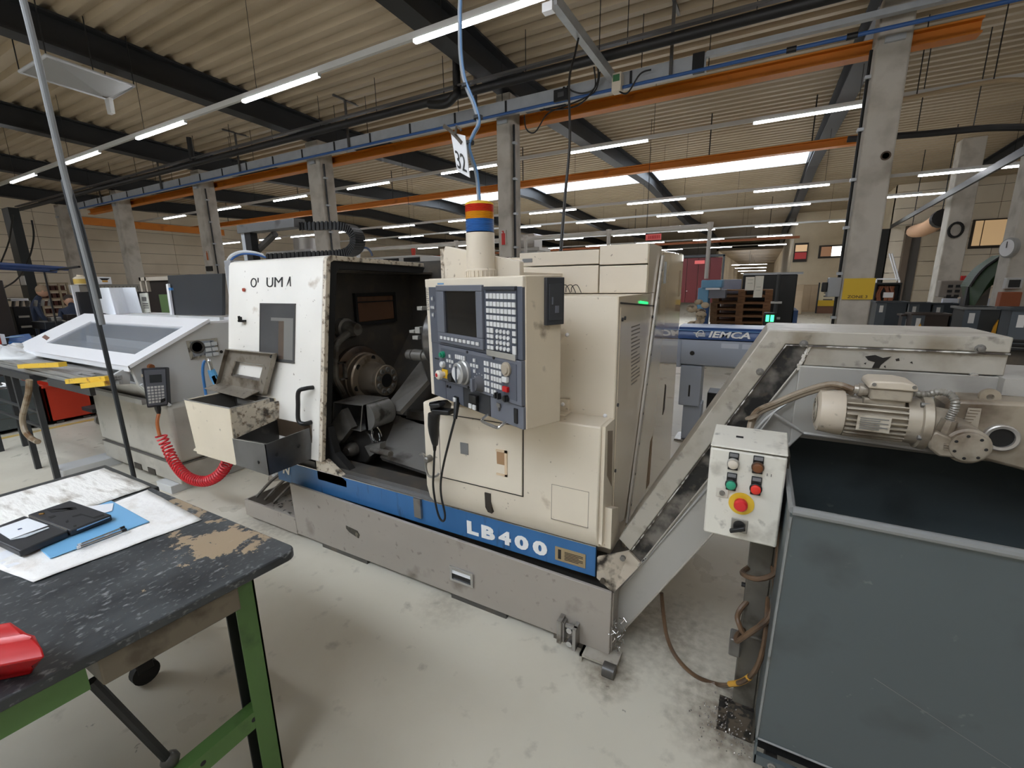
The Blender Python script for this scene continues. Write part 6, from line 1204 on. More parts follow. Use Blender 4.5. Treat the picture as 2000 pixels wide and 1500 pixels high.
# ================================================================== LEFT BACKGROUND
ob('trim_1', MB().box(-7.56, -7.47, -6, 7, .0005, .002), M('floor_line_yellow', (214, 182, 96), .5, dirt=(180, 160, 120), amt=.4, scale=8), kind='structure', smooth=False)
def crate(name, label, x0, x1, y0, y1, z1, mat, ribs=0, grp=None):
    t = thing(name, label, 'crate', ((x0 + x1) / 2, (y0 + y1) / 2, 0), 0, grp)
    ob('shell', MB().box(x0, x1, y0, y1, 0.03, .045).box(x0, x0 + .02, y0, y1, .03, z1).box(x1 - .02, x1, y0, y1, .03, z1).box(x0, x1, y0, y0 + .02, .03, z1).box(x0, x1, y1 - .02, y1, .03, z1), mat, t, smooth=False)
    ob('rim', MB().box(x1 - .02, x1 + .012, y0, y1, z1 - .03, z1).box(x0, x1, y0 - .012, y0, z1 - .03, z1), mat, t, smooth=False)
    ob('feet', MB().box(x0, x1, y0 + .05, y0 + .12, 0, .03).box(x0, x1, y1 - .12, y1 - .05, 0, .03), dark_in, t, smooth=False)
    for k in range(ribs): ob('groove', MB().box(x1, x1 + .004, y0, y1, z1 * (k + 1) / (ribs + 1), z1 * (k + 1) / (ribs + 1) + .008), dark_in, t, smooth=False)
    return t
crate('metal_crate', 'slate grey scrap crate behind the dark table legs at far left', -8.9, -7.7, .6, 1.87, .53, bin_grey, 2)
crate('metal_crate', 'bright red scrap crate standing on the yellow floor line', -8.7, -7.7, 1.90, 2.33, .50, M('crate_red', (206, 62, 40), .45, var=.04))
crate('metal_crate', 'green scrap crate beside the red one, half hidden by the feeder', -8.7, -7.72, 2.36, 2.9, .45, M('crate_green', (62, 106, 56), .45, var=.04))
t = thing('scrap_offcuts', 'pale metal offcuts heaped in the slate grey crate', 'scrap', (-8.2, 1.4, .45)); t2 = MB()
for k in range(40):
    x, y = random.uniform(-8.8, -7.8), random.uniform(.7, 1.8); a = random.uniform(0, 3.1); l = random.uniform(.05, .15); z = random.uniform(.46, .54)
    t2.tube([(x, y, z), (x + l * math.cos(a), y + l * math.sin(a), z + random.uniform(-.03, .04))], random.uniform(.008, .018), 5)
ob('heap', t2, steel, t, kind='stuff'); ob('fill', MB().box(-8.88, -7.73, .63, 1.84, .05, .46), dark_in, t, smooth=False)
t = thing('dolly', 'low black dolly with a grey castor in front of the red crate', 'dolly', (-7.15, 2.3, 0))
p = (-7.1, 1.988, 0.174)
ob('deck', MB().box(-7.25, -6.95, 2.08, 3.0, .20, .245), M('dolly_black', (40, 42, 44), .5), t, bevel=.005)
for y in (2.2, 2.9):
    w_ = ob('castor', MB().lathe((-7.12, y, .07), (1, 0, 0), [(0, .02), (0, .07), (.045, .07), (.045, .02)], 18), M('castor_grey', (128, 124, 118), .6), t)
    ob('fork', MB().box(-7.14, -7.125, y - .03, y + .03, .06, .2).box(-7.07, -7.055, y - .03, y + .03, .06, .2), steel, t, smooth=False)
# bar rack with stock
t = thing('bar_rack', 'black steel bar stock table with thin legs left of the bar feeder', 'table', (-5.6, 1.4, 0))
rk = M('rack_black', (48, 50, 52), .5)
for (x, y) in ((-5.89, 1.29), (-5.39, 1.28), (-6.9, 1.28), (-6.9, 1.46)): ob('leg', MB().box(x - .02, x + .02, y - .02, y + .02, 0, .90), rk, t)
ob('top_frame', MB().box(-6.95, -5.36, 1.26, 1.31, .90, .955).box(-6.95, -5.36, 1.45, 1.49, .90, .955).box(-5.41, -5.36, 1.31, 1.45, .90, .955).box(-6.95, -6.9, 1.31, 1.45, .90, .955), rk, t, smooth=False)
ob('rail', MB().box(-6.9, -5.39, 1.28, 1.30, .60, .62), rk, t, smooth=False); ob('rail', MB().box(-6.9, -5.39, 1.28, 1.30, .46, .48), rk, t, smooth=False)
barm = M('bar_stock_grey', (162, 162, 160), .38, metal=.4, dirt=(110, 108, 104), amt=.4, scale=5, stretch=(.3, 6, 6))
for k in range(14):
    y = 1.29 + .028 * (k % 7) + .008 * (k // 7); z = .958 + .034 * (k // 7); x0 = -6.6 + random.uniform(0, .4); x1 = -4.35 + random.uniform(-.25, .2)
    tag(ob('steel_bar', MB().box(x0, x1, y, y + .026, z, z + .03), barm, smooth=False), f'grey square steel bar, {ORD[k % 7]} from the front in the {("lower", "upper")[k // 7]} layer on the bar rack', 'bar', 'bars on the bar rack')
yel = M('profile_yellow', (226, 186, 58), .5, dirt=(150, 100, 50), amt=.2, scale=14)
for nm, a, b, h in (('farthest left yellow painted steel profile on the bar pile', (-5.553, 1.25, 1), (-4.72, 1.28, 1.072), .035), ('upper of two yellow profiles sticking out below the bars', (-4.521, 1.24, 0.965), (-3.897, 1.27, 1.037), .035), ('lower of two yellow profiles above the red crate', (-4.181, 1.22, 0.968), (-3.86, 1.25, 1.012), .035)):
    a, b = Vector(a), Vector(b); tag(ob('yellow_profile', MB().slab([a, b, b + Vector((0, 0, h)), a + Vector((0, 0, h))], (0, .05, 0)), yel, smooth=False), nm, 'bar', 'yellow profiles')
ob('profile_support', MB().box(-5.0, -4.2, 1.27, 1.30, .90, .958), rk, t, smooth=False)
t = thing('plastic_bag', 'crumpled clear plastic wrap lying on the bar pile at left', 'bag', (-6.066, 1.35, 1.04))
c = Vector((-6.614, 1.45, 1.004)); vs = MB().ball((0, 0, 0), 1, 24, 14)
rr = random.Random(3); vs.v = [(c.x + v[0] * .62, c.y + v[1] * .2, c.z + .02 + v[2] * .085 * (1 + .4 * math.sin(7 * v[0] + 3 * v[1])) + rr.uniform(-.012, .012)) for v in vs.v]
ob('wrap', vs, M('clear_wrap', (226, 228, 228), .2, var=.02, dirt=(190, 186, 176), amt=.3, scale=5), t, angle=80)
t = thing('drain_hose', 'brown and clear hose hanging from the bar rack', 'hose', (-5.325, 1.24, 0.888))
ob('tube', MB().tube(smooth_path([(-5.299, 1.24, 0.926), (-5.344, 1.23, 0.822), (-5.464, 1.22, 0.699), (-5.637, 1.22, 0.561), (-5.628, 1.21, 0.446), (-5.471, 1.2, 0.402), (-5.311, 1.2, 0.391)], 5), .022, 10), M('hose_clear_brown', (150, 136, 116), .35, dirt=(110, 84, 56), amt=.5, scale=7), t)
t = thing('blue_tray', 'blue plastic tray with a pale oval beside the feeder lid', 'tray', (-9.5, 2.223, 0.922))
a, b = (-9.5, 2.089, 0.923), (-9.5, 2.41, 1)
ob('tub', MB().slab([(-9.3, 2.067, 0.95), (-9.3, 2.333, 0.926), (-9.9, 2.45, 1.011), (-9.9, 2.227, 0.995)], (0, 0, -.06)), M('tray_blue', (40, 90, 150), .4), t, bevel=.01)
ob('oval', MB().ball((-9.35, 2.151, 1.011), .10, 12, 6, (.4, 1, .12)), M('pale_oval', (150, 176, 200), .4), t)
ob('stand', MB().box(-9.93, -9.25, a[1] - .05, b[1] + .1, 0, a[2] - .07), dark_in, t, smooth=False)
t = thing('red_box', 'red and white box at the left frame edge beside the blue tray', 'box', (-9.4, 2.01, 0.952))
a = (-9.4, 2.027, 0.935); ob('body', MB().box(-9.7, -9.4, a[1] - .28, a[1], a[2] - .02, a[2] + .14), M('crate_red', (206, 62, 40)), t, bevel=.01); ob('stripe', MB().box(-9.7, -9.4, a[1], a[1] + .045, a[2] - .02, a[2] + .12), white_paint, t, smooth=False)
ob('stand', MB().box(-9.75, -9.35, a[1] - .3, a[1] + .04, 0, a[2] - .02), dark_in, t, smooth=False)
# machines, racks and people farther back
def block(name, label, cat, x0, x1, y0, y1, z0, z1, mat, group=None, bevel=.01):
    t = thing(name, label, cat, ((x0 + x1) / 2, (y0 + y1) / 2, z0), 0, group); ob('body', MB().box(x0, x1, y0, y1, z0, z1), mat, t, bevel=bevel); return t
dkb = M('dark_brown_cabinet', (40, 33, 30), .5)
a = (-9.553, 2.2, 1.802); b = (-9.437, 2.2, 1.025)
b = (-10.295, 2.4, 0.968)
t = block('tall_cabinet', 'dark brown machine cabinet cut by the left frame edge', 'cabinet', b[0] - 1.2, b[0], 1.7, 2.4, 0, (-10.091, 2.4, 1.819)[2], dkb); ob('door_gap', MB().box(b[0], b[0] + .004, 2.0, 2.01, .1, 1.3), black, t, smooth=False)
a, b = (-11, 2.595, 1.39), (-11, 2.805, 0.833)
t = block('tool_cabinet', 'black drawer cabinet with white drawer edges and light top tray', 'cabinet', -11.6, -11, a[1], b[1], 0, a[2], M('cabinet_black', (34, 34, 36), .5))
ob('top_tray', MB().box(-11.6, -10.98, a[1], b[1], a[2] + .10, a[2] + .14), white_paint, t, smooth=False)
for k in range(6):
    z = a[2] - .16 - k * .17
    if z > .1: d_ = ob('drawer', MB().box(-11, -10.985, a[1] + .02, b[1] - .02, z - .13, z + .012), M('cabinet_black', (34, 34, 36)), t, smooth=False); ob('drawer_edge', MB().box(-10.985, -10.97, a[1] + .04, b[1] - .04, z - .02, z + .014), M('drawer_edge_white', (214, 210, 200), .4), d_, smooth=False)
for k in range(6): ob('tool', MB().cyl((-11.2, a[1] + .06 + .09 * k, a[2]), (-11.18, a[1] + .08 + .09 * k, a[2] + .10), .025, n=8), steel, t)
# people
skin = M('skin', (190, 146, 120), .55, var=.03); navy = M('navy_workwear', (34, 44, 66), .75); hair_m = M('hair_sandy', (150, 128, 104), .7); dkh = M('hair_dark', (60, 48, 40), .7)
def skinned(name, joints, edges, mat, parent, sub=2):
    me = bpy.data.meshes.new(name); me.from_pydata([j[0] for j in joints], edges, []); me.update()
    o = bpy.data.objects.new(name, me); COL.objects.link(o); o.parent = parent; me.materials.append(mat)
    md = o.modifiers.new('skin', 'SKIN'); md.use_smooth_shade = True
    for i, j in enumerate(joints): me.skin_vertices[0].data[i].radius = (j[1], j[2] if len(j) > 2 else j[1])
    me.skin_vertices[0].data[0].use_root = True
    sb = o.modifiers.new('subdivision', 'SUBSURF'); sb.levels = sub; sb.render_levels = sub
    return o
def person(label, loc, rz, lean, arm_fwd, hair, sleeves=True):
    t = thing('person', label, 'person', loc, rz)
    sl, cl = math.sin(lean), math.cos(lean)
    def up(h, f=0, s=0): return (s, -(h * sl) - f * cl, .92 + h * cl - f * sl)
    J = [((0, 0, .92), .15, .11), (up(.22), .14, .10), (up(.42), .18, .115), (up(.52), .10, .08), (up(.60), .058), (up(.68, .02), .06),
         ((-.10, -.01, .88), .09), ((-.11, -.04, .48), .065), ((-.11, 0, .09), .05), ((-.11, -.14, .04), .04),
         ((.10, -.01, .88), .09), ((.11, -.04, .48), .065), ((.11, 0, .09), .05), ((.11, -.14, .04), .04)]
    E = [(0, 1), (1, 2), (2, 3), (3, 4), (4, 5), (0, 6), (6, 7), (7, 8), (8, 9), (0, 10), (10, 11), (11, 12), (12, 13)]
    n = len(J)
    for s_ in (-1, 1):
        J += [(up(.47, 0, s_ * .19), .055), (up(.26, arm_fwd * .35, s_ * .24), .045), (up(.10, arm_fwd, s_ * .16), .036), (up(.06, arm_fwd + .08, s_ * .13), .03, .02)]
        k = len(J); E += [(2, k - 4), (k - 4, k - 3), (k - 3, k - 2), (k - 2, k - 1)]
    ob_ = skinned('clothed_body', J, E, navy, t)
    hc = Vector(up(.78, .04)); hd_ = MB().ball(hc, .11, 16, 12, (.82, .95, 1.08)); ob('head', hd_, skin, t, local=True)
    fw = Vector((0, -cl, -sl)); upv = Vector((0, -sl, cl))
    ob('nose', MB().ball(hc + fw * .105 - upv * .01, .018, 8, 6), skin, t, local=True)
    for s_ in (-1, 1):
        ob('ear', MB().ball(hc + Vector((s_ * .092, 0, 0)), .026, 8, 6, (.4, .8, 1)), skin, t, local=True)
        ob('eye', MB().ball(hc + fw * .095 + upv * .02 + Vector((s_ * .035, 0, 0)), .012, 8, 6), black, t, local=True)
        w0 = Vector(up(.06, arm_fwd + .08, s_ * .13))
        hb = MB().ball(w0 + fw * .03, .038, 8, 6, (.8, 1.2, .5))
        for q in range(4): hb.tube([w0 + fw * .05 + Vector(((q - 1.5) * .016, 0, 0)), w0 + fw * .09 - upv * .01 + Vector(((q - 1.5) * .017, 0, 0)), w0 + fw * .11 - upv * .035 + Vector(((q - 1.5) * .017, 0, 0))], [.009, .008, .007], 6)
        hb.tube([w0 + Vector((-s_ * .03, 0, 0)), w0 + fw * .05 + Vector((-s_ * .05, 0, -.01))], [.011, .008], 6)
        ob('hand', hb, skin, t, local=True)
    ob('mouth', MB().ball(hc + fw * .098 - upv * .045, .012, 8, 4, (1.8, .6, .4)), M('lips', (150, 92, 84), .5), t, local=True)
    ob('hair', MB().ball(hc - fw * .012 + upv * .028, .112, 16, 10, (.86, .96, .96)), hair, t, local=True)
    return t
person('person in navy workwear with sandy hair bent over the black drawer cabinet', ((-13.6, 3.402, 1.319)[0], (-13.6, 3.402, 1.319)[1], 0), math.radians(165), .35, .34, hair_m)
person('person in navy workwear leaning forward by the blue machine table, back turned', ((-12.4, 3.829, 1.311)[0], (-12.4, 3.829, 1.311)[1], 0), math.radians(-100), .8, .30, dkh)
# shelf with brown bins, wire grid
a, b = (-24.2, 6.518, 1.959), (-24.2, 7.353, 1.197)
t = thing('bin_shelf', 'pale steel shelf of reddish brown bins against the far left wall', 'shelf', (-24.4, (a[1] + b[1]) / 2, 0)); shm = M('shelf_tan', (186, 168, 140), .5); bnm = M('bin_brown', (96, 52, 40), .6)
h0, h1 = .5, a[2]
for y in (a[1], a[1] * .3 + b[1] * .7, b[1]): ob('upright', MB().box(-24.22, -24.14, y - .03, y + .03, 0, h1), shm, t, smooth=False)
for k in range(6):
    z = h1 - k * (h1 - h0) / 5; ob('shelf_board', MB().box(-24.6, -24.16, a[1], b[1], z - .05, z), shm, t, smooth=False)
    if k:
        for j in range(5): y = a[1] + .06 + j * (b[1] - a[1] - .1) / 5; ob('brown_bin', MB().box(-24.55, -24.2, y, y + (b[1] - a[1]) / 5 - .06, z, z + (h1 - h0) / 5 * .6), bnm, t, smooth=False)
a, b = (-24.4, 6.322, 1.812), (-24.4, 6.532, 1.424)
t = thing('wire_grid', 'small wire grid panel left of the brown bin shelf', 'rack', (-24.4, a[1], 0))
for k in range(6): y = a[1] + (b[1] - a[1]) * k / 5; ob('wire', MB().cyl((-24.4, y, 0 if k in (0, 5) else b[2]), (-24.4, y, a[2]), .02, n=5), rk, t)
for k in range(6): ob('wire', MB().cyl((-24.4, a[1], b[2] + (a[2] - b[2]) * k / 5), (-24.4, b[1], b[2] + (a[2] - b[2]) * k / 5), .02, n=5), rk, t)
# dark post with cables and blue rails
a = (-21.859, 5.6, 2.797)
t = thing('dark_post', 'black steel post with dangling cables by the far left wall', 'post', (a[0], 5.6, 0))
ob('post', MB().box(a[0] - .3, a[0] + .3, 5.55, 5.8, 0, 4.3), M('post_black', (30, 34, 34), .5), t, smooth=False)
ob('label_plate', MB().box(a[0] - .1, a[0] + .3, 5.52, 5.55, 1.85, 2.15), M('plate_pale', (196, 194, 190), .5), t, smooth=False)
ob('cable', MB().tube(smooth_path([(-16.404, 4.6, 3.403), (-16.511, 4.6, 3.039), (-17.015, 4.6, 2.619), (-17.895, 4.6, 2.182), (-18.779, 4.6, 1.921), (-19.777, 4.6, 1.758)], 5), .02, 6), pipe_black, t)
ob('cable', MB().tube(smooth_path([(-17.626, 4.6, 3.626), (-18.368, 4.6, 3.018), (-19.473, 4.6, 2.483)], 5), .02, 6), pipe_black, t)
t = thing('blue_rail', 'pair of thin blue rails crossing in front of the dark post', 'rail', (-7.974, 2.128, 1.95))
ob('rail', MB().tube([(-7.496, 1.644, 1.95), (-8.662, 2.669, 1.95)], .03, 6), M('rail_blue', (40, 72, 130), .5), t); ob('rail', MB().tube([(-7.572, 1.655, 1.92), (-8.898, 2.614, 1.92)], .025, 6), M('rail_blue', (40, 72, 130)), t)
ob('stay', MB().tube([(-8.961, 2.514, 1.92), (-7.836, 2.544, 1.95)], .015, 6), pipe_black, t); p = (-8.961, 2.514, 1.92); ob('drop_leg', MB().cyl((p[0], p[1], 0), p, .012, n=6), pipe_black, t)
# blue machine table
t = thing('blue_machine', 'blue and black machine table behind the left end of the lid', 'machine', (-10.2, 2.864, 1.135)); a, b = (-10.2, 2.721, 1.229), (-10.2, 3.4, 0.911)
ob('table', MB().box(-10.8, -10.2, a[1], b[1], a[2] - .2, a[2] - .08), M('machine_black', (34, 38, 44), .4), t, bevel=.01); ob('base', MB().box(-10.7, -10.3, a[1] + .05, b[1] - .25, 0, a[2] - .2), M('machine_navy_blue', (36, 62, 110), .45), t, bevel=.02)
for k in range(7): ob('fixture', MB().box(-10.5, -10.3, a[1] + .12 + k * .2, a[1] + .25 + k * .2, a[2] - .08, a[2] - .01 + .03 * (k % 3)), dkb if k % 2 else steel, t, bevel=.01)
ob('guide_rod', MB().cyl((-10.15, a[1] + .2, a[2] - .06), (-10.12, b[1] - .4, a[2] - .12), .02, n=8), bright_steel, t)
# machine guard, rail, carton, bottle
a, b = (-8.98, 2.8, 1.629), (-8.238, 2.8, 1.304)
t = block('machine_guard', 'black machine guard panel with white edge post left of the film roll', 'machine', a[0], b[0], 2.8, 2.86, 0, a[2], M('guard_black', (26, 27, 30), .35)); ob('edge_post', MB().box(a[0] - .05, a[0], 2.78, 2.86, 0, a[2] + .1), white_paint, t, smooth=False)
a, b = (-9.4, 2.902, 1.738), (-9.4, 4.02, 1.613)
t = thing('scale_rail', 'long grey rail with tick marks behind the film roll', 'rail', (-9.4, (a[1] + b[1]) / 2, 0)); ob('beam', MB().box(-9.5, -9.4, a[1], b[1], b[2], a[2]), M('rail_mid_grey', (150, 146, 138), .45, metal=.2), t, smooth=False)
m = MB()
for y in frange(a[1] + .3, b[1] - .05, .05): m.box(-9.4, -9.396, y, y + .01, b[2] + .02, a[2] - .03)
ob('tick_marks', m, M('tick_dark', (90, 88, 84), .5), t, kind='stuff', smooth=False)
for y in (a[1] + .3, b[1] - .2): ob('leg', MB().box(-9.49, -9.42, y - .05, y + .05, 0, b[2]), rk, t, smooth=False)
ztop = a[2]; a, b = (-9.38, 3.201, 1.823), (-9.38, 3.415, 1.65)
t = thing('carton', 'white carton with dark torn opening standing on the tick marked rail', 'box', (-9.45, (a[1] + b[1]) / 2, ztop)); z1 = max(a[2], ztop + .12)
ob('body', MB().box(-9.6, -9.385, a[1], b[1], ztop, z1), white_paint, t, bevel=.005)
hh = z1 - ztop; dy_ = b[1] - a[1]
ob('opening', MB().prism([(a[1] + dy_ * .28, ztop + hh * .82), (b[1] - dy_ * .1, ztop + hh * .80), (b[1] - dy_ * .25, ztop + hh * .58), (a[1] + dy_ * .4, ztop + hh * .56)], -9.386, -9.38, 'x'), black, t, smooth=False); ob('print', MB().box(-9.386, -9.38, a[1] + dy_ * .42, b[1] - dy_ * .25, ztop + hh * .3, ztop + hh * .54), M('print_ochre', (206, 160, 80), .5), t, smooth=False)
a = (-9.45, 3.05, 1.689)
t = thing('bottle', 'squat bottle with a yellow patterned label on the tick marked rail', 'bottle', (-9.45, a[1], ztop)); ob('body', MB().lathe((-9.45, a[1], ztop), (0, 0, 1), [(0, .09), (.10, .09), (.13, .04), (.15, .04), (.15, 0)], 18), M('bottle_cream', (226, 214, 190), .4), t); ob('label_patch', MB().lathe((-9.45, a[1], ztop + .015), (0, 0, 1), [(0, .092), (.07, .092)], 18, cap=False), M('label_yellow', (214, 180, 90), .5), t)
a, b = (-7.82, 3.2, 1.817), (-7.21, 3.2, 1.319)
t = block('dark_machine', 'dark brown machine with white top frame and green side panel behind the chart', 'machine', a[0], b[0] + .5, 3.2, 3.4, 0, a[2] - .05, dkb)
ob('top_frame', MB().box(a[0], b[0] + .5, 3.16, 3.22, a[2] - .05, a[2]).box(a[0], a[0] + .05, 3.16, 3.22, a[2] - .2, a[2]).box(a[0] + .16, a[0] + .2, 3.16, 3.22, a[2] - .2, a[2]), M('frame_beige', (196, 186, 170), .5), t, smooth=False)
g_ = (-7.337, 3.18, 1.578); ob('green_panel', MB().box(g_[0], b[0] + .2, 3.16, 3.20, .4, g_[2]), M('panel_green', (96, 122, 76), .5), t, smooth=False)
# plastic drip sheet under the roof
t = thing('roof_drip_sheet', 'grey plastic drip tray hung under the roof at top left, funnelling to a spout', 'sheet', (-8.999, 3.345, 4.6))
fr_ = [(-9.312, 2.843, 4.62), (-8.398, 2.858, 4.62), (-8.523, 3.851, 4.62), (-9.222, 3.803, 4.55)]
shm_ = M('drip_sheet_grey', (150, 150, 148), .3, var=.03); ap_ = Vector((-8.72, 3.555, 4.4)); q = [Vector(p) for p in fr_]
m = MB()
for i in range(4): A_, B_ = q[i], q[(i + 1) % 4]; m.slab([A_, B_, ap_ + (B_ - ap_) * .06, ap_ + (A_ - ap_) * .06], (0, 0, .004))
ob('sheet', m, shm_, t, smooth=False)
ob('frame', MB().tube(q + [q[0]], .022, 6), M('frame_white', (190, 192, 194), .4), t); ob('spout', MB().slab([ap_ + Vector((-.07, 0, .0)), ap_ + Vector((.07, 0, .0)), ap_ + Vector((.06, 0, -.2)), ap_ + Vector((-.06, 0, -.2))], (0, .05, 0)), M('spout_white', (206, 206, 204), .4), t, smooth=False)
for p in q + [(q[1] + q[2]) / 2]: ob('hanger_rod', MB().cyl(p, (p[0], p[1], zb(p[1]) + .47), .008, n=5), pipe_black, t)

# ================================================================== RIGHT BACKGROUND
t = thing('second_bar_feeder', 'grey and blue bar feeder tube on pedestals beyond the lathe, lettered on its cover', 'machine', (-.3, 4.8, 0))
fg = M('feeder_blue_grey', (168, 176, 190), .4, var=.03); fb = M('feeder_navy', (30, 66, 120), .3, var=.04)
zc0, zc1, zb_ = 1.095, 1.215, .815
cvp = [(4.70, zc0), (4.705, zc0 + .06), (4.74, zc1 - .01), (4.80, zc1), (5.05, zc1), (5.05, zc0)]
ob('blue_cover', MB().prism(cvp, -.70, .075, 'x'), fb, t); ob('grey_cover', MB().prism(cvp, .085, .62, 'x'), fg, t)
ob('cover_line', MB().box(-.70, .075, 4.700, 4.712, 1.178, 1.184), M('pale_blue_line', (120, 160, 205), .4), t, smooth=False)
ob('tube_body', MB().prism([(4.69, .90), (4.69, zc0 - .01), (5.06, zc0 - .01), (5.06, .85), (4.78, .815), (4.72, .84)], -.66, .62, 'x'), fg, t)
ob('end_block', MB().box(-.74, -.66, 4.72, 5.04, .80, 1.09), fg, t, bevel=.01); ob('chute_link', MB().box(-1.3, -.74, 4.75, 5.0, .88, 1.12), M('link_grey', (150, 150, 150), .3, metal=.4), t, smooth=False)
ob('round_hole', MB().lathe((-.555, 4.689, .955), (0, -1, 0), [(0, .022), (.003, .022), (.003, 0)], 16), black, t)
for x in (-.30, -.12): ob('pale_label', MB().box(x, x + .15, 4.687, 4.69, 1.02, 1.065), M('label_pale', (196, 202, 212), .4), t, smooth=False)
ob('grip_slot', MB().box(-.03, .04, 4.685, 4.69, 1.045, 1.06), black, t, smooth=False)
letters('letters', 'IEMCA', (-.42, 4.6985, 1.115), (1, 0, 0), (0, 0, 1), .062, letter_white, t, bold=.03, width=.36, shear=.22)
m = MB()
for k in range(4): m.slab([(-.56 + .012 * k, 4.6985, 1.158 - k * .010), (-.45, 4.6985, 1.158 - k * .010), (-.45, 4.6985, 1.153 - k * .010), (-.555 + .012 * k, 4.6985, 1.153 - k * .010)], (0, -.0015, 0))
m.tube([(-.50 + .03 * math.cos(a_) + .012 * math.sin(a_), 4.698, 1.147 + .033 * math.sin(a_)) for a_ in [k * math.pi / 8 for k in range(13)]], .004, 5)
ob('emblem', m, letter_white, t, smooth=False)
for x in (-.56, .44):
    pd_ = ob('pedestal', MB().box(x - .10, x + .10, 4.74, 5.0, .40, .82), fg, t, bevel=.01); ob('foot_column', MB().box(x - .06, x + .12, 4.80, 4.98, .02, .42), fg, t, bevel=.01); ob('foot', MB().box(x - .12, x + .15, 4.76, 5.02, 0, .02), steel, t, smooth=False)
    ob('slot', MB().box(x - .01, x + .005, 4.736, 4.741, .50, .62), black, pd_, smooth=False)
t = thing('black_tub', 'small black tub on the floor between the feeder pedestal and the conveyor', 'tub', (-0.255, 4.5, 0.46)); a = (-0.325, 5.87, 0)
ob('tub', MB().box(a[0] - .16, a[0] + .16, a[1], a[1] + .3, .0, .30), black, t, bevel=.01)
# pallets
def pallet_proto():
    t = thing('pallet', 'weathered wooden pallet in the stack behind the lettered bar feeder', 'pallet')
    W, D = 1.2, .8
    for y in (.0, .35, .70): ob('board', MB().box(0, W, y, y + .10, 0, .022), wood, t, local=True, smooth=False)
    for y in (.0, .3275, .655):
        for x in (0, .5275, 1.055): ob('block', MB().box(x, x + .145, y, y + .145, .022, .10), wood, t, local=True, smooth=False)
    for x in (0, .5275, 1.055): ob('board', MB().box(x, x + .145, 0, D, .10, .122), wood, t, local=True, smooth=False)
    for y in (0, .17, .33, .49, .68): ob('board', MB().box(0, W, y, y + .12, .122, .144), wood, t, local=True, smooth=False)
    return t
pl = pallet_proto(); names = ['topmost', 'second from top', 'third from top', 'fourth from top', 'fifth from top', 'sixth from top', 'seventh from top', 'eighth from top', 'ninth from top', 'bottom']
for k in range(10):
    o = pl if k == 9 else copy_tree(pl); o.location = (-1.01 + random.uniform(-.015, .015), 11.3 + random.uniform(-.02, .02), .145 * (9 - k)); o['label'] = f'weathered wooden pallet, {names[k]} of the stack behind the lettered bar feeder' if k < 9 else 'weathered wooden pallet at the bottom of the stack behind the lettered feeder'; o['group'] = 'stacked pallets'
# dark machining centre behind the pallets
t = thing('dark_machine_cabin', 'tall black machine cabin with white notices behind the pallet stack', 'machine', (.2, 12.6, 0)); a, b = (-0.075, 12.4, 1.771), (0.675, 12.4, 0.548)
ob('cabin', MB().box(-.45, b[0], 12.4, 13.6, 0, a[2]), M('cabin_black', (28, 30, 30), .45), t, bevel=.02); ob('edge_post', MB().box(b[0], b[0] + .09, 12.36, 13.6, 0, .95), M('post_blue', (44, 78, 130), .45), t, smooth=False)
ob('top_rail', MB().box(-.45, b[0] + .1, 12.38, 12.44, a[2], a[2] + .05), galv, t, smooth=False)
for lab_, q0, q1 in (('left of two white cards hooked over the front of the pallet stack', (-0.349, 11.22, 1.722), (-0.165, 11.22, 1.437)), ('right, longer white card hooked over the front of the pallet stack', (-0.173, 11.22, 1.74), (-0.004, 11.22, 1.284))):
    nt_ = thing('notice_card', lab_, 'card', (q0[0], 11.22, q1[2]), 0, 'cards on the pallet stack'); ob('card', MB().box(q0[0], q1[0], 11.225, 11.245, q1[2], q0[2]), M('notice_white', (246, 240, 226), .5), nt_, smooth=False); ob('print', MB().box(q0[0] + .04, q1[0] - .04, 11.222, 11.225, q1[2] + .15, q1[2] + .155).box(q0[0] + .04, q1[0] - .04, 11.222, 11.225, q1[2] + .22, q1[2] + .225), M('print_grey', (110, 108, 104)), nt_, smooth=False); ob('hook', MB().box(q0[0] + .02, q0[0] + .05, 11.24, 11.36, 1.455, 1.47), steel, nt_, smooth=False)
q0, q1 = (0.075, 9.5, 1.035), (0.238, 9.5, 0.796)
t2_ = thing('display_unit', 'small black display unit glowing green at the right end of the pallets', 'display', (q0[0], 9.5, 0)); ob('case', MB().box(q0[0] - .02, q1[0] + .03, 9.5, 9.7, q1[2], q0[2] + .03), black, t2_, bevel=.02)
for u0, u1 in (((q0[0] + .02), (q0[0] + .075)), ((q0[0] + .095), (q0[0] + .15))): ob('digit', MB().box(u0, u1, 9.49, 9.5, q0[2] - .13, q0[2] - .01), M('digit_green', (60, 240, 140), .4, emit=(70, 255, 150), est=2.0, var=0), t2_, smooth=False)
ob('stand_pole', MB().cyl(((q0[0] + q1[0]) / 2 + .05, 9.62, 0), ((q0[0] + q1[0]) / 2 + .05, 9.62, q1[2] + .02), .025, n=8), pipe_black, t2_)
t = thing('stand_pole', 'dark pole with two pale clamps in front of the black cabin', 'pole', (0.241, 9.8, 1.152)); p = (0.241, 9.8, 1.152)
ob('pole', MB().cyl((p[0], 9.8, 0), (p[0], 9.8, 1.75), .035, n=10), M('pole_dark_grey', (60, 62, 64), .4), t)
for z in (1.22, .93): ob('clamp', MB().box(p[0] - .09, p[0] + .09, 9.75, 9.85, z, z + .035), M('clamp_pale', (186, 186, 182), .4), t, smooth=False)
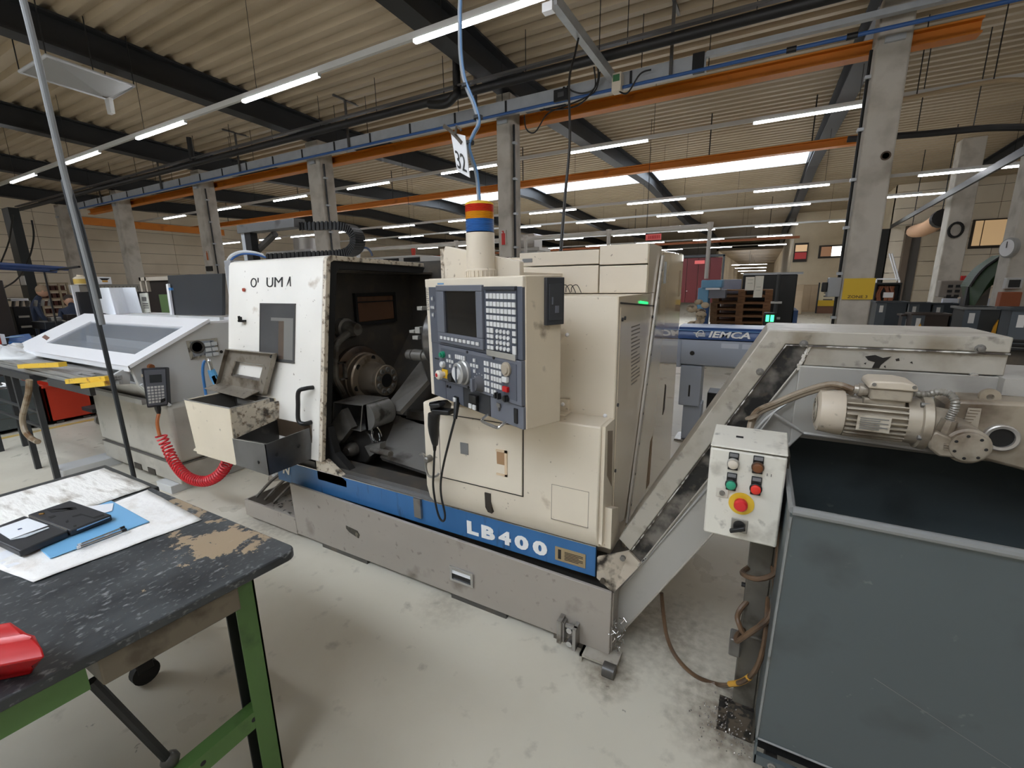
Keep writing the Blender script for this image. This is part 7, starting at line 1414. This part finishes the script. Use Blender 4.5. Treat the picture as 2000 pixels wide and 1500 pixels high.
# blue and lilac machine parts left of the pallets
a, b = (-1.167, 10.5, 1.671), (-0.756, 10.5, 1.507)
t = thing('blue_press', 'light blue machine head with white tray beside the pallets', 'machine', (a[0], 10.6, 0)); lb = M('press_light_blue', (108, 160, 196), .4)
ob('head', MB().box(a[0], b[0], 10.5, 11.0, b[2], a[2]), lb, t, bevel=.02); ob('column', MB().box(a[0] - .06, a[0] + .16, 10.55, 11.0, 0, b[2]), lb, t, bevel=.02); ob('tray', MB().box(a[0] + .1, b[0] - .03, 10.44, 10.8, b[2] - .04, b[2]), white_paint, t, smooth=False); ob('grey_box', MB().box(a[0] + .16, b[0] + .08, 10.5, 10.9, b[2] - .22, b[2] - .04), M('box_blue_grey', (116, 118, 128), .4), t, bevel=.01)
q = (-1.044, 10.2, 1.116); ob('blue_post', MB().box(q[0] - .02, q[0] + .09, 10.2, 10.3, 0, q[2] + .02), M('post_blue', (44, 78, 130)), t, smooth=False)
a, b = (-0.883, 12.2, 1.678), (-0.434, 12.2, 1.24)
t = thing('lilac_cabinet', 'lilac grey cabinet standing behind the pallet stack', 'cabinet', (a[0], 12.3, 0)); ob('body', MB().box(a[0], b[0] - .03, 12.2, 12.38, 0, a[2]), M('lilac_grey', (150, 156, 176), .4), t, bevel=.02)
a = (-1.074, 9.6, 1.246)
t = thing('cloth_heap', 'heap of beige cloths and rags beside the blue post', 'cloths', (a[0], 9.6, 0)); m = MB()
for k in range(9): m.ball((a[0] + random.uniform(-.16, .14), 9.6 + random.uniform(-.1, .1), a[2] - .06 * k), random.uniform(.07, .14), 10, 7, (1, .8, random.uniform(.5, 1)))
ob('cloth', m, M('cloth_beige', (196, 180, 156), .85, dirt=(110, 98, 84), amt=.45, scale=8), t, kind='stuff'); ob('stand', MB().box(a[0] - .2, a[0] + .18, 9.5, 9.75, 0, a[2] - .5), dark_in, t, smooth=False)
# white header pipes
t = thing('white_duct', 'long white pipe crossing under the far roof with drops to the machines', 'pipe', (-5, 12, 2.8)); wp = M('duct_white', (206, 202, 196), .4)
pa_, pb_ = (-1.15, 11.5, 2.867), (-6.31, 11.5, 2.809); zz = pa_[2]
ob('header', MB().cyl((-12.5, 11.5, zz), (pa_[0], 11.5, zz), .055, n=12), wp, t)
for u in (0, 1, 2, 3): ob('drop', MB().cyl((pa_[0] - u * 2.35 - .03, 11.5, zz), (pa_[0] - u * 2.35 - .03, 11.5, 1.7), .045, n=10), wp, t); ob('tee', MB().lathe((pa_[0] - u * 2.35 - .03, 11.5, zz - .08), (0, 0, 1), [(0, .06), (.16, .07), (.16, 0)], 12), wp, t)
for x in (-10, -6.2, -2.6): ob('hanger_rod', MB().cyl((x, 11.5, zz), (x, 11.5, zb(11.5) + .47), .006, n=5), pipe_black, t)
t = thing('extraction_duct', 'fat pale extraction duct with a square hood behind the signal tower', 'duct', (-8, 14, 3)); p = (-6.298, 12.5, 2.835)
ob('hood', MB().box(p[0] - .32, p[0] + .28, 12.3, 12.9, p[2] - .15, p[2] + .25), M('duct_silver', (170, 166, 160), .35, metal=.4), t, bevel=.03); ob('plinth', MB().box(p[0] - .5, p[0] + .5, 12.2, 13, p[2] - .24, p[2] - .15), M('duct_silver', (170, 166, 160)), t); ob('stand', MB().box(p[0] - .4, p[0] + .4, 12.3, 12.9, 0, p[2] - .24), lightgrey, t, smooth=False)
# machines visible over the lathe: pale cabinets with signal lamps
for k, (u, v, y, w_, lab) in enumerate(((560, 488, 8.0, 1.9, 'pale machine housing with dark windows behind the cable chain'), (760, 498, 9.5, 2.2, 'pale machine top with a small red lamp right of the cable chain'))):
    p = ((-11.26, 8, 2.732), (-9.05, 9.5, 2.552))[k]
    t = thing('machine_housing', lab, 'machine', (p[0], y, 0)); ob('body', MB().box(p[0] - w_ / 2, p[0] + w_ / 2, y, y + 1.2, 0, p[2] - .12), lightgrey, t, bevel=.03)
    for j in range(3): ob('window', MB().box(p[0] - w_ / 2 + .15 + j * w_ / 3, p[0] - w_ / 2 + .08 + (j + .85) * w_ / 3, y - .02, y, p[2] - .33, p[2] - .18), black, t, smooth=False)
    if k: ob('lamp', MB().lathe((p[0] + .6, y + .3, p[2] - .12), (0, 0, 1), [(0, .05), (.08, .05), (.081, .06), (.2, .06), (.2, 0)], 14), M('lamp_red', (200, 60, 40), .4), t)
    else: ob('cylinder_tank', MB().cyl((p[0] + .1, y + .5, p[2] - .12), (p[0] + .1, y + .5, p[2] + .22), .3, n=20), M('duct_silver', (170, 166, 160)), t)
# red roll curtain and signs
a, b = (-3.256, 22, 2.517), (-1.645, 22, 0.819)
t = thing('red_curtain', 'large red curtain wall far behind the polished cabinet', 'curtain', ((a[0] + b[0]) / 2, 22, 0)); cr = M('curtain_red', (84, 8, 12), .5, var=.05)
for k in range(4): ob('strip', MB().box(a[0] - .3 + k * (b[0] - a[0] + .3) / 4, a[0] - .3 + (k + 1) * (b[0] - a[0] + .3) / 4 - .02, 22, 22.05, .7, 2.65), cr, t, smooth=False)
ob('post', MB().box(a[0] - .4, a[0] - .3, 22, 22.1, 0, 2.75), rk, t, smooth=False); ob('post', MB().box(b[0], b[0] + .08, 22, 22.1, 0, 2.75), rk, t, smooth=False); ob('top_bar', MB().box(a[0] - .4, b[0] + .08, 22, 22.1, 2.68, 2.78), rk, t, smooth=False)
ob('white_mark', MB().box(a[0] + .2, a[0] + .25, 21.98, 22.0, 1.2, 1.23), letter_white, t, smooth=False)
a, b = (-3.182, 14, 3.014), (-2.734, 14, 2.844); t = thing('aisle_sign', 'small pink red sign hanging below the white pipe', 'sign', (a[0], 14, b[2])); ob('board', MB().box(a[0], b[0], 14, 14.03, b[2], a[2]), M('sign_pink', (214, 96, 92), .5), t, smooth=False)
m = MB()
for k in range(7): m.box(a[0] + .08 + k * .05, a[0] + .11 + k * .05, 13.99, 14, b[2] + .04, a[2] - .04)
ob('lettering', m, M('sign_red', (176, 40, 44), .5), t, kind='stuff', smooth=False)
for x in (a[0] + .03, b[0] - .03): ob('wire', MB().cyl((x, 14.015, a[2]), (x, 14.015, zb(14) + .47), .004, n=4), pipe_black, t)
a, b = (-2.72, 21.5, 2.524), (-2.316, 21.5, 2.381); t = thing('aisle_sign', 'tiny pink sign above the red curtain', 'sign', (a[0], 21.5, b[2])); ob('board', MB().box(a[0], b[0], 21.5, 21.53, b[2], a[2]), M('sign_pink', (214, 96, 92)), t, smooth=False); ob('wire', MB().cyl((a[0] + .1, 21.51, a[2]), (a[0] + .1, 21.51, zb(21.5) + .47), .006, n=4), pipe_black, t)
# extinguisher signs on columns
for u, v, col, lab in ((984, 464, (190, 40, 36), 'red fire extinguisher sign on the column behind the signal tower'), (406, 499, (176, 92, 40), 'faded orange extinguisher sign on the column behind the dark raised panel')):
    p = ((-3.995, 6.99, 2.431) if u == 984 else (-13.192, 6.99, 2.516)); t = thing('extinguisher_sign', lab, 'sign', p)
    ob('board', MB().box(p[0] - .05, p[0] + .05, 6.975, 7.0, p[2] - .12, p[2] + .12), M(f'sign_{u}', (198, 190, 178), .5), t, smooth=False)
    ob('emblem', MB().box(p[0] - .035, p[0] + .035, 6.97, 6.976, p[2] - .12, p[2] + .07).box(p[0] - .012, p[0] + .012, 6.97, 6.976, p[2] + .07, p[2] + .1).box(p[0] - .03, p[0] + .01, 6.97, 6.976, p[2] + .095, p[2] + .11), M(f'sign_emblem_{u}', col, .5), t, smooth=False)
p = (-13.17, 6.99, 2.168); t = thing('dark_plate', 'dark plate on the column just above the raised hatch', 'plate', p); ob('plate', MB().box(p[0] - .18, p[0] + .1, 6.97, 7, p[2] - .06, p[2] + .07), black, t, smooth=False)
# zone sign and junction box on the broad column
a, b = (0.875, 6.99, 1.655), (1.165, 6.99, 1.405)
t = thing('zone_sign', 'yellow zone sign on the broad concrete column above the conveyor', 'sign', ((a[0] + b[0]) / 2, 6.99, b[2]))
ob('board', MB().box(a[0], b[0] + .02, 6.975, 6.99, b[2] - .005, a[2]), M('sign_yellow', (222, 184, 48), .5, var=.01), t, smooth=False)
letters('lettering', 'ZONE 3', ((a[0] + b[0]) / 2 + .01, 6.974, b[2] + .028), (1, 0, 0), (0, 0, 1), .034, M('sign_ink', (70, 52, 28), .5), t, width=.20, centre=True, bold=.01)
p = (0.762, 7, 1.55); t = thing('junction_box', 'grey junction box on the left side of the broad column', 'box', p)
ob('case', MB().box(p[0] - .04, p[0] + .10, 7.02, 7.2, p[2] - .12, p[2] + .12), M('box_pale_grey', (160, 162, 164), .4), t, bevel=.012); ob('plug', MB().box(p[0] - .10, p[0] - .04, 7.05, 7.14, p[2] - .06, p[2] + .06), black, t, bevel=.01); ob('arm', MB().box(p[0] + .09, .866, 7.06, 7.16, p[2] - .05, p[2] + .05), galv, t, smooth=False)
# yellow board, beige cabinets, trolleys near the plaster wall
a, b = (2.443, 27, 1.441), (3.273, 27, 0.357)
t = thing('notice_stand', 'yellow and white notice stand near the plaster wall', 'sign', (a[0], 27, 0)); ob('board', MB().box(a[0], b[0], 27, 27.05, b[2] + .15, a[2]), M('board_cream', (224, 212, 180), .5), t, smooth=False); ob('yellow_foot', MB().box(a[0], b[0], 26.98, 27, b[2], b[2] + .28), M('sign_yellow', (222, 184, 48)), t, smooth=False); ob('yellow_patch', MB().box(a[0] + .15, a[0] + .55, 26.98, 27, a[2] - .28, a[2] - .08), M('sign_yellow', (222, 184, 48)), t, smooth=False); ob('frame', MB().box(a[0] - .06, a[0], 26.97, 27.05, 0, a[2] + .05), rk, t, smooth=False)
m = MB()
for k in range(4): m.box(a[0] + .2, b[0] - .25 - .1 * (k % 2), 26.985, 26.999, a[2] - .48 - k * .16, a[2] - .42 - k * .16)
ob('print', m, M('print_grey', (110, 108, 104)), t, smooth=False); ob('crate_base', MB().box(a[0], b[0], 26.9, 27.4, 0, b[2] - .02), M('base_brown', (120, 86, 66), .7), t, smooth=False)
a, b = (1.743, 28, 1.392), (2.61, 28, -0.012)
t = thing('beige_cabinet', 'pair of beige cabinets against the plaster wall', 'cabinet', (a[0], 28, 0)); 
ob('body', MB().box(a[0], b[0], 28, 28.7, 0, a[2]), M('cabinet_beige', (190, 168, 138), .6), t, smooth=False); ob('door', MB().box(a[0] + .04, (a[0] + b[0]) / 2 - .02, 27.98, 28, .1, a[2] - .08), M('cabinet_beige_door', (200, 178, 148), .6), t, smooth=False); ob('door', MB().box((a[0] + b[0]) / 2 + .02, b[0] - .04, 27.98, 28, .1, a[2] - .08), M('cabinet_beige_door', (200, 178, 148)), t, smooth=False)
a, b = (1.24, 26, 1.415), (1.74, 26, 0.095); t = thing('beige_cabinet', 'slim beige cabinet left of the paired cabinets', 'cabinet', (a[0], 26, 0)); ob('body', MB().box(a[0], b[0], 26, 26.6, 0, a[2]), M('cabinet_beige', (190, 168, 138)), t, bevel=.02); ob('door', MB().box(a[0] + .05, b[0] - .05, 25.98, 26, .15, a[2] - .3), M('cabinet_beige_door', (200, 178, 148)), t, smooth=False)
# grey tipping bins in the right hand yard
bq = M('yard_bin_slate', (58, 66, 74), .45, var=.05); bq2 = M('yard_bin_pale', (92, 100, 108), .45)
def yard_bin(label, x, y, w, d, h, mat, z0=.14, hook=False, tip=False):
    t = thing('yard_bin', label, 'bin', (x, y, 0), 0, 'slate bins in the yard')
    ob('shell', MB().box(x, x + w, y, y + .02, z0, h).box(x, x + w, y + d - .02, y + d, z0, h).box(x, x + .02, y, y + d, z0, h).box(x + w - .02, x + w, y, y + d, z0, h).box(x, x + w, y, y + d, z0, z0 + .02), mat, t, smooth=False)
    ob('corner_sheet', MB().box(x - .004, x + .16, y - .004, y, z0, h - .02), bq2, t, smooth=False)
    ob('rim', MB().box(x - .03, x + w + .03, y - .03, y, h - .03, h).box(x - .03, x + w + .03, y + d, y + d + .03, h - .03, h).box(x - .03, x, y, y + d, h - .03, h).box(x + w, x + w + .03, y, y + d, h - .03, h), rim_grey if tip else mat, t, smooth=False)
    ob('tag_label', MB().box(x + .05, x + .11, y - .01, y - .004, h - .22, h - .08), letter_white, t, smooth=False)
    for xx in (x + .08, x + w - .14):
        for yy in (y + .08, y + d - .14): ob('wheel', MB().lathe((xx, yy, .07), (1, 0, 0), [(0, .07), (.06, .07), (.06, 0)], 14), black_rubber, t)
    if hook: ob('yellow_latch', MB().slab([(x + w * hook, y - .012, h - .45), (x + w * hook + .07, y - .012, h - .40), (x + w * hook + .09, y - .012, h - .28), (x + w * hook + .05, y - .012, h - .16), (x + w * hook + .015, y - .012, h - .26)], (0, -.03, 0)), M('latch_yellow', (222, 160, 40), .45), t, bevel=.004)
    return t
a, b = (2.127, 12, 1.177), (2.631, 12, 1.18); yard_bin('slate bin on castors just right of the broad column', a[0], 12, b[0] - a[0], .5, a[2], bq)
a, b = (2.791, 12.6, 1.135), (3.385, 12.6, 1.108); yard_bin('slate bin in the back row, middle of three', a[0], 12.6, (b[0] - a[0]) * .62, .4, a[2], bq); yard_bin('slate bin in the back row, nearest the white panels', a[0] + (b[0] - a[0]) * .70, 12.7, (b[0] - a[0]) * .7, .4, a[2] - .02, bq)
bw = M('yard_bin_brown', (62, 52, 46), .5, var=.06)
a, b = (2.234, 10.4, 1.018), (2.36, 10.4, 1.02); yard_bin('narrow brownish bin in front of the slate row', a[0], 10.4, b[0] - a[0], .25, a[2], bw)
a, b = (2.28, 10, 1.062), (2.759, 10, 1.071); yard_bin('brownish bin with a yellow latch in the middle of the yard', a[0], 10, b[0] - a[0], .35, a[2], bw, hook=.12)
a, b = (2.509, 8.6, 1.239), (2.89, 8.6, 1.23); yard_bin('large slate bin with yellow latch at right of the yard', a[0], 8.6, b[0] - a[0], .45, a[2], M('yard_bin_dark', (56, 58, 58), .5, var=.05), hook=.78, tip=True)
a = (2.501, 7.2, 1.305); yard_bin('slate bin with a white tag at the right frame edge', a[0], 7.2, .9, .3, a[2], bq)
# roll of hose trolley at right edge
t = thing('hose_reel_trolley', 'black stacked hoses on castors at the right frame edge', 'trolley', (1.875, 5.2, 1.072)); p = (1.885, 5.2, 1.107)
for k in range(3): ob('hose', MB().tube(smooth_path([(p[0] - .25, 5.2 + .02 * k, p[2] + .05 - k * .035), (p[0] - .1, 5.15, p[2] + .03 - k * .035), (p[0] + .3, 5.2, p[2] + .02 - k * .035), (p[0] + .6, 5.3, p[2] - k * .035)], 4), .016, 6), black_rubber, t)
ob('frame', MB().box(p[0] - .1, p[0] + .6, 5.25, 5.6, .08, p[2] - .05), dark_in, t, smooth=False); ob('wheel', MB().lathe((p[0] - .05, 5.25, .06), (1, 0, 0), [(0, .06), (.05, .06), (.05, 0)], 14), black_rubber, t)
# loading wall furniture: columns, rail, heater roll, panels, clock
colm = concrete
a, b = (3.871, 15.5, 2.428), (4.311, 15.5, 2.406); t = thing('concrete_column', 'grey concrete column left of the loading window, a black loop on it', 'column', ((a[0] + b[0]) / 2, 15.5, 0), 0, 'columns of the hall'); ob('shaft', MB().box(a[0], b[0], 15.5, 15.95, 0, 4.9), colm, t, bevel=.02); p = (4.042, 15.45, 2.793); ob('black_loop', MB().tube([(p[0] + .13 * math.cos(q_), 15.46, p[2] + .17 * math.sin(q_)) for q_ in [k * math.pi / 8 for k in range(17)]], .03, 6), black_rubber, t)
xr = 3.15
a = (3.159, 9.6, 2.093); t = thing('concrete_column', 'concrete column at the right frame edge carrying the wall clock', 'column', (a[0], 9.6, 0), 0, 'columns of the hall'); ob('shaft', MB().box(a[0] + .02, a[0] + .42, 9.6, 10, 0, 4.9), colm, t, bevel=.02)
c_ = (3.11, 9.55, 2.063); k_ = thing('wall_clock', 'round pale clock on the column at the right frame edge', 'clock', c_); ob('case', MB().lathe(c_, (-1, -.35, 0), [(-.05, .145), (0, .145), (.01, .135), (.01, .12)], 24, cap=True), M('clock_grey', (150, 150, 148), .4), k_); ob('dial', MB().lathe((c_[0] - .011, c_[1] - .004, c_[2]), (-1, -.35, 0), [(0, .12), (.002, .12), (.002, 0)], 24), white_paint, k_); ob('hand', MB().box(c_[0] - .022, c_[0] - .016, c_[1] - .010, c_[1] - .002, c_[2], c_[2] + .09), black, k_, smooth=False); ob('bracket', MB().box(c_[0] + .03, a[0] + .03, c_[1] + .03, c_[1] + .09, c_[2] - .03, c_[2] + .03), galv, k_, smooth=False)
k_ = thing('column_controls', 'small control boxes and orange box low on the right edge column', 'box', (3.223, 9.55, 1.501)); p = (3.218, 9.55, 1.531); ob('meter', MB().box(p[0] - .06, p[0] + .12, 9.5, 9.6, p[2] - .06, p[2] + .1), lightgrey, k_, bevel=.01); ob('meter_face', MB().box(p[0] - .03, p[0] + .09, 9.49, 9.5, p[2] - .04, p[2] + .07), black, k_, smooth=False); p = (3.222, 9.55, 1.305); ob('orange_box', MB().box(p[0] - .1, p[0] + .12, 9.45, 9.6, p[2] - .15, p[2] + .12), M('box_rust', (150, 82, 48), .6), k_, bevel=.01)
t = thing('wall_rail', 'dark rail running back along the loading side above the doors', 'rail', (3.615, 14, 3.164)); P0_, P1_ = (4.1, 12.123, 3.336), (4.1, 22.549, 3.271)
P1_ = (P1_[0], P1_[1], P0_[2])
ob('beam', MB().slab([(3.0, 8.0, 3.35), (3.05, 8.0, 3.35), (4.3, 23.9, 3.6), (4.25, 23.9, 3.6)], (0, 0, .13)), rk, t, smooth=False)
p = ((3.925, 19, 3.079), (3.973, 16.5, 3.204)); t = thing('canvas_roll', 'rolled peach coloured canvas bundle strapped under the wall rail', 'roll', p[0]); cnv = M('canvas_peach', (206, 164, 130), .8)
ob('roll', MB().tube(smooth_path([p[0], (3.948, 18, 3.032), (3.975, 17.2, 3.08), p[1]], 4), [.12, .17, .19, .2, .2, .2, .2, .2, .2, .2, .2, .19, .18], 14), cnv, t); ob('strap', MB().tube([(3.982, 16.6, 3.176), (3.99, 16.4, 3.191)], .23, 14), black, t); ob('hanger_rod', MB().cyl(p[1], (p[1][0], p[1][1], zb(16.5) + .46), .012, n=5), pipe_black, t); ob('hanger_rod', MB().cyl(p[0], (p[0][0], p[0][1], zb(17.5) + .9), .012, n=5), pipe_black, t)
a, b = (3.575, 14, 1.581), (4.083, 14, 1.21); t = thing('wall_panel_unit', 'grey control cabinet with dark keys and a red lamp before the loading wall', 'control panel', (a[0], 14, 0)); ob('face', MB().box(a[0], b[0], 14, 14.25, b[2], a[2]), M('unit_grey', (136, 128, 120), .45), t, bevel=.02); ob('post', MB().box((a[0] + b[0]) / 2 - .1, (a[0] + b[0]) / 2 + .1, 14.05, 14.2, 0, b[2]), rk, t, smooth=False)
for r_i in range(3):
    for c_i in range(4): ob('key', MB().box(a[0] + .14 + c_i * .13, a[0] + .22 + c_i * .13, 13.98, 14, a[2] - .16 - r_i * .11, a[2] - .10 - r_i * .11), black, t, smooth=False)
ob('red_lamp', MB().lathe((a[0] + .4, 14.1, a[2]), (0, 0, 1), [(0, .05), (.1, .05), (.1, 0)], 12), red, t); ob('black_lamp', MB().box(a[0] + .55, a[0] + .75, 14.05, 14.15, a[2], a[2] + .1), black, t, smooth=False)
a, b = (3.618, 13.8, 1.182), (4.51, 13.8, 1.019); t = thing('low_partition', 'row of three pale blue-white panels behind the yard bins', 'panel', (a[0], 13.8, 0))
for k in range(3): ob('panel', MB().box(a[0] + k * (b[0] - a[0]) / 3, a[0] + (k + 1) * (b[0] - a[0]) / 3 - .03, 13.8, 13.9, .3, a[2]), M('panel_blue_white', (190, 196, 208), .4), t, bevel=.01)
ob('end_post', MB().box(b[0] - .02, b[0] + .12, 13.78, 13.95, 0, a[2] + .02), lightgrey, t, bevel=.02); ob('foot', MB().box(a[0], b[0], 13.82, 13.88, 0, .3), rk, t, smooth=False)
t = thing('green_tarp', 'dark green tarpaulin hood swooping down beside the loading window', 'tarpaulin', (3.727, 12, 1.656)); m = MB(); cv = smooth_path([(3.886, 12, 2.052), (3.767, 12, 1.936), (3.665, 12, 1.827), (3.571, 12, 1.659), (3.507, 12, 1.468)], 5)
for i in range(len(cv) - 1): A_, B_ = cv[i], cv[i + 1]; m.slab([A_, B_, B_ + Vector((.14, -.2, -.06)), A_ + Vector((.05, -.2, -.38))], (.02, .6, .0))
ob('hood', m, M('tarp_green', (44, 66, 38), .5, var=.1), t, angle=60); ob('frame', MB().tube(cv, .03, 6), black, t); ob('legs', MB().box(cv[-1].x, cv[-1].x + .06, 12.1, 12.2, 0, cv[-1].z), rk, t, smooth=False); ob('dark_load', MB().box(cv[-1].x + .06, cv[0].x - .05, 12.1, 12.6, .2, cv[-1].z + .02), dark_in, t, bevel=.02)
a, b = (2.925, 17, 1.471), (3.46, 17, 0.998); t = thing('wiring_cabinet', 'open black wiring cabinet full of brown cables beside the zone sign column', 'cabinet', (a[0], 17, 0)); ob('case', MB().box(a[0], b[0], 17.1, 17.5, .3, a[2]).box(a[0] - .03, a[0], 16.9, 17.5, .3, a[2]).box(b[0], b[0] + .03, 16.9, 17.5, .3, a[2]).box(a[0] - .03, b[0] + .03, 16.9, 17.5, a[2], a[2] + .05), black, t, smooth=False); ob('plinth', MB().box(a[0], b[0], 17, 17.5, 0, .3), rk, t, smooth=False)
for k in range(9): x = a[0] + .08 + k * (b[0] - a[0] - .15) / 9; ob('cable', MB().tube(smooth_path([(x, 17.05, a[2] - .05), (x + random.uniform(-.1, .1), 16.98, a[2] - .35), (x + random.uniform(-.1, .15), 16.95, a[2] - .7), (x + random.uniform(-.05, .1), 17.0, .5)], 4), .028, 6), M('cable_rust', (150, 90, 60), .5), t)
ob('white_module', MB().box(b[0] - .35, b[0] - .12, 16.93, 17.0, b[2] + .1, b[2] + .25), white_paint, t, smooth=False)
t = thing('stair_rail', 'white stair handrails before the dark doorway at right', 'railing', (3.749, 20, 2.049))
for k in range(3): ob('bar', MB().tube([(3.651, 20, 2.473), (3.977, 20, 1.569)] if k == 0 else ([(3.72, 20, 2.47), (4.05, 20, 1.534)] if k == 1 else [(3.417, 20, 1.63), (4.038, 20, 1.619)]), .025, 6), white_paint, t)
p = (4.045, 20, 1.568); ob('newel', MB().cyl((p[0], 20, 0), p, .03, n=6), white_paint, t); p = (3.417, 20, 1.63); ob('newel', MB().cyl((p[0], 20, 0), p, .03, n=6), white_paint, t)
# extra services at the right under the roof
t = thing('black_conduit', 'black pipe running right under the roof from behind the broad column', 'pipe', (1.984, 10, 3.883))
ob('pipe', MB().tube(smooth_path([(1.015, 10, 3.956), (1.984, 10, 3.883), (2.758, 10, 3.847), (3.312, 10, 3.764)], 4), .05, 8), pipe_black, t)
for p in ((1.922, 10, 3.885), (2.587, 10, 3.853)): ob('hanger_rod', MB().cyl(p, (p[0], p[1], zb(p[1]) + .47), .008, n=5), pipe_black, t)
t = thing('pale_conduit', 'thin pale conduit bending away under the roof at upper right', 'pipe', (1.698, 9, 4.28))
ob('pipe', MB().tube(smooth_path([(1.135, 9, 4.175), (1.546, 9, 4.166), (2.24, 9, 4.197), (2.589, 9, 4.188), (2.837, 9, 4.125)], 4), .03, 8), M('conduit_pale', (190, 170, 140), .5), t)
for p in ((1.658, 9, 4.171), (2.442, 9, 4.193)): ob('hanger_rod', MB().cyl(p, (p[0], p[1], zb(p[1]) + .47), .008, n=5), pipe_black, t)
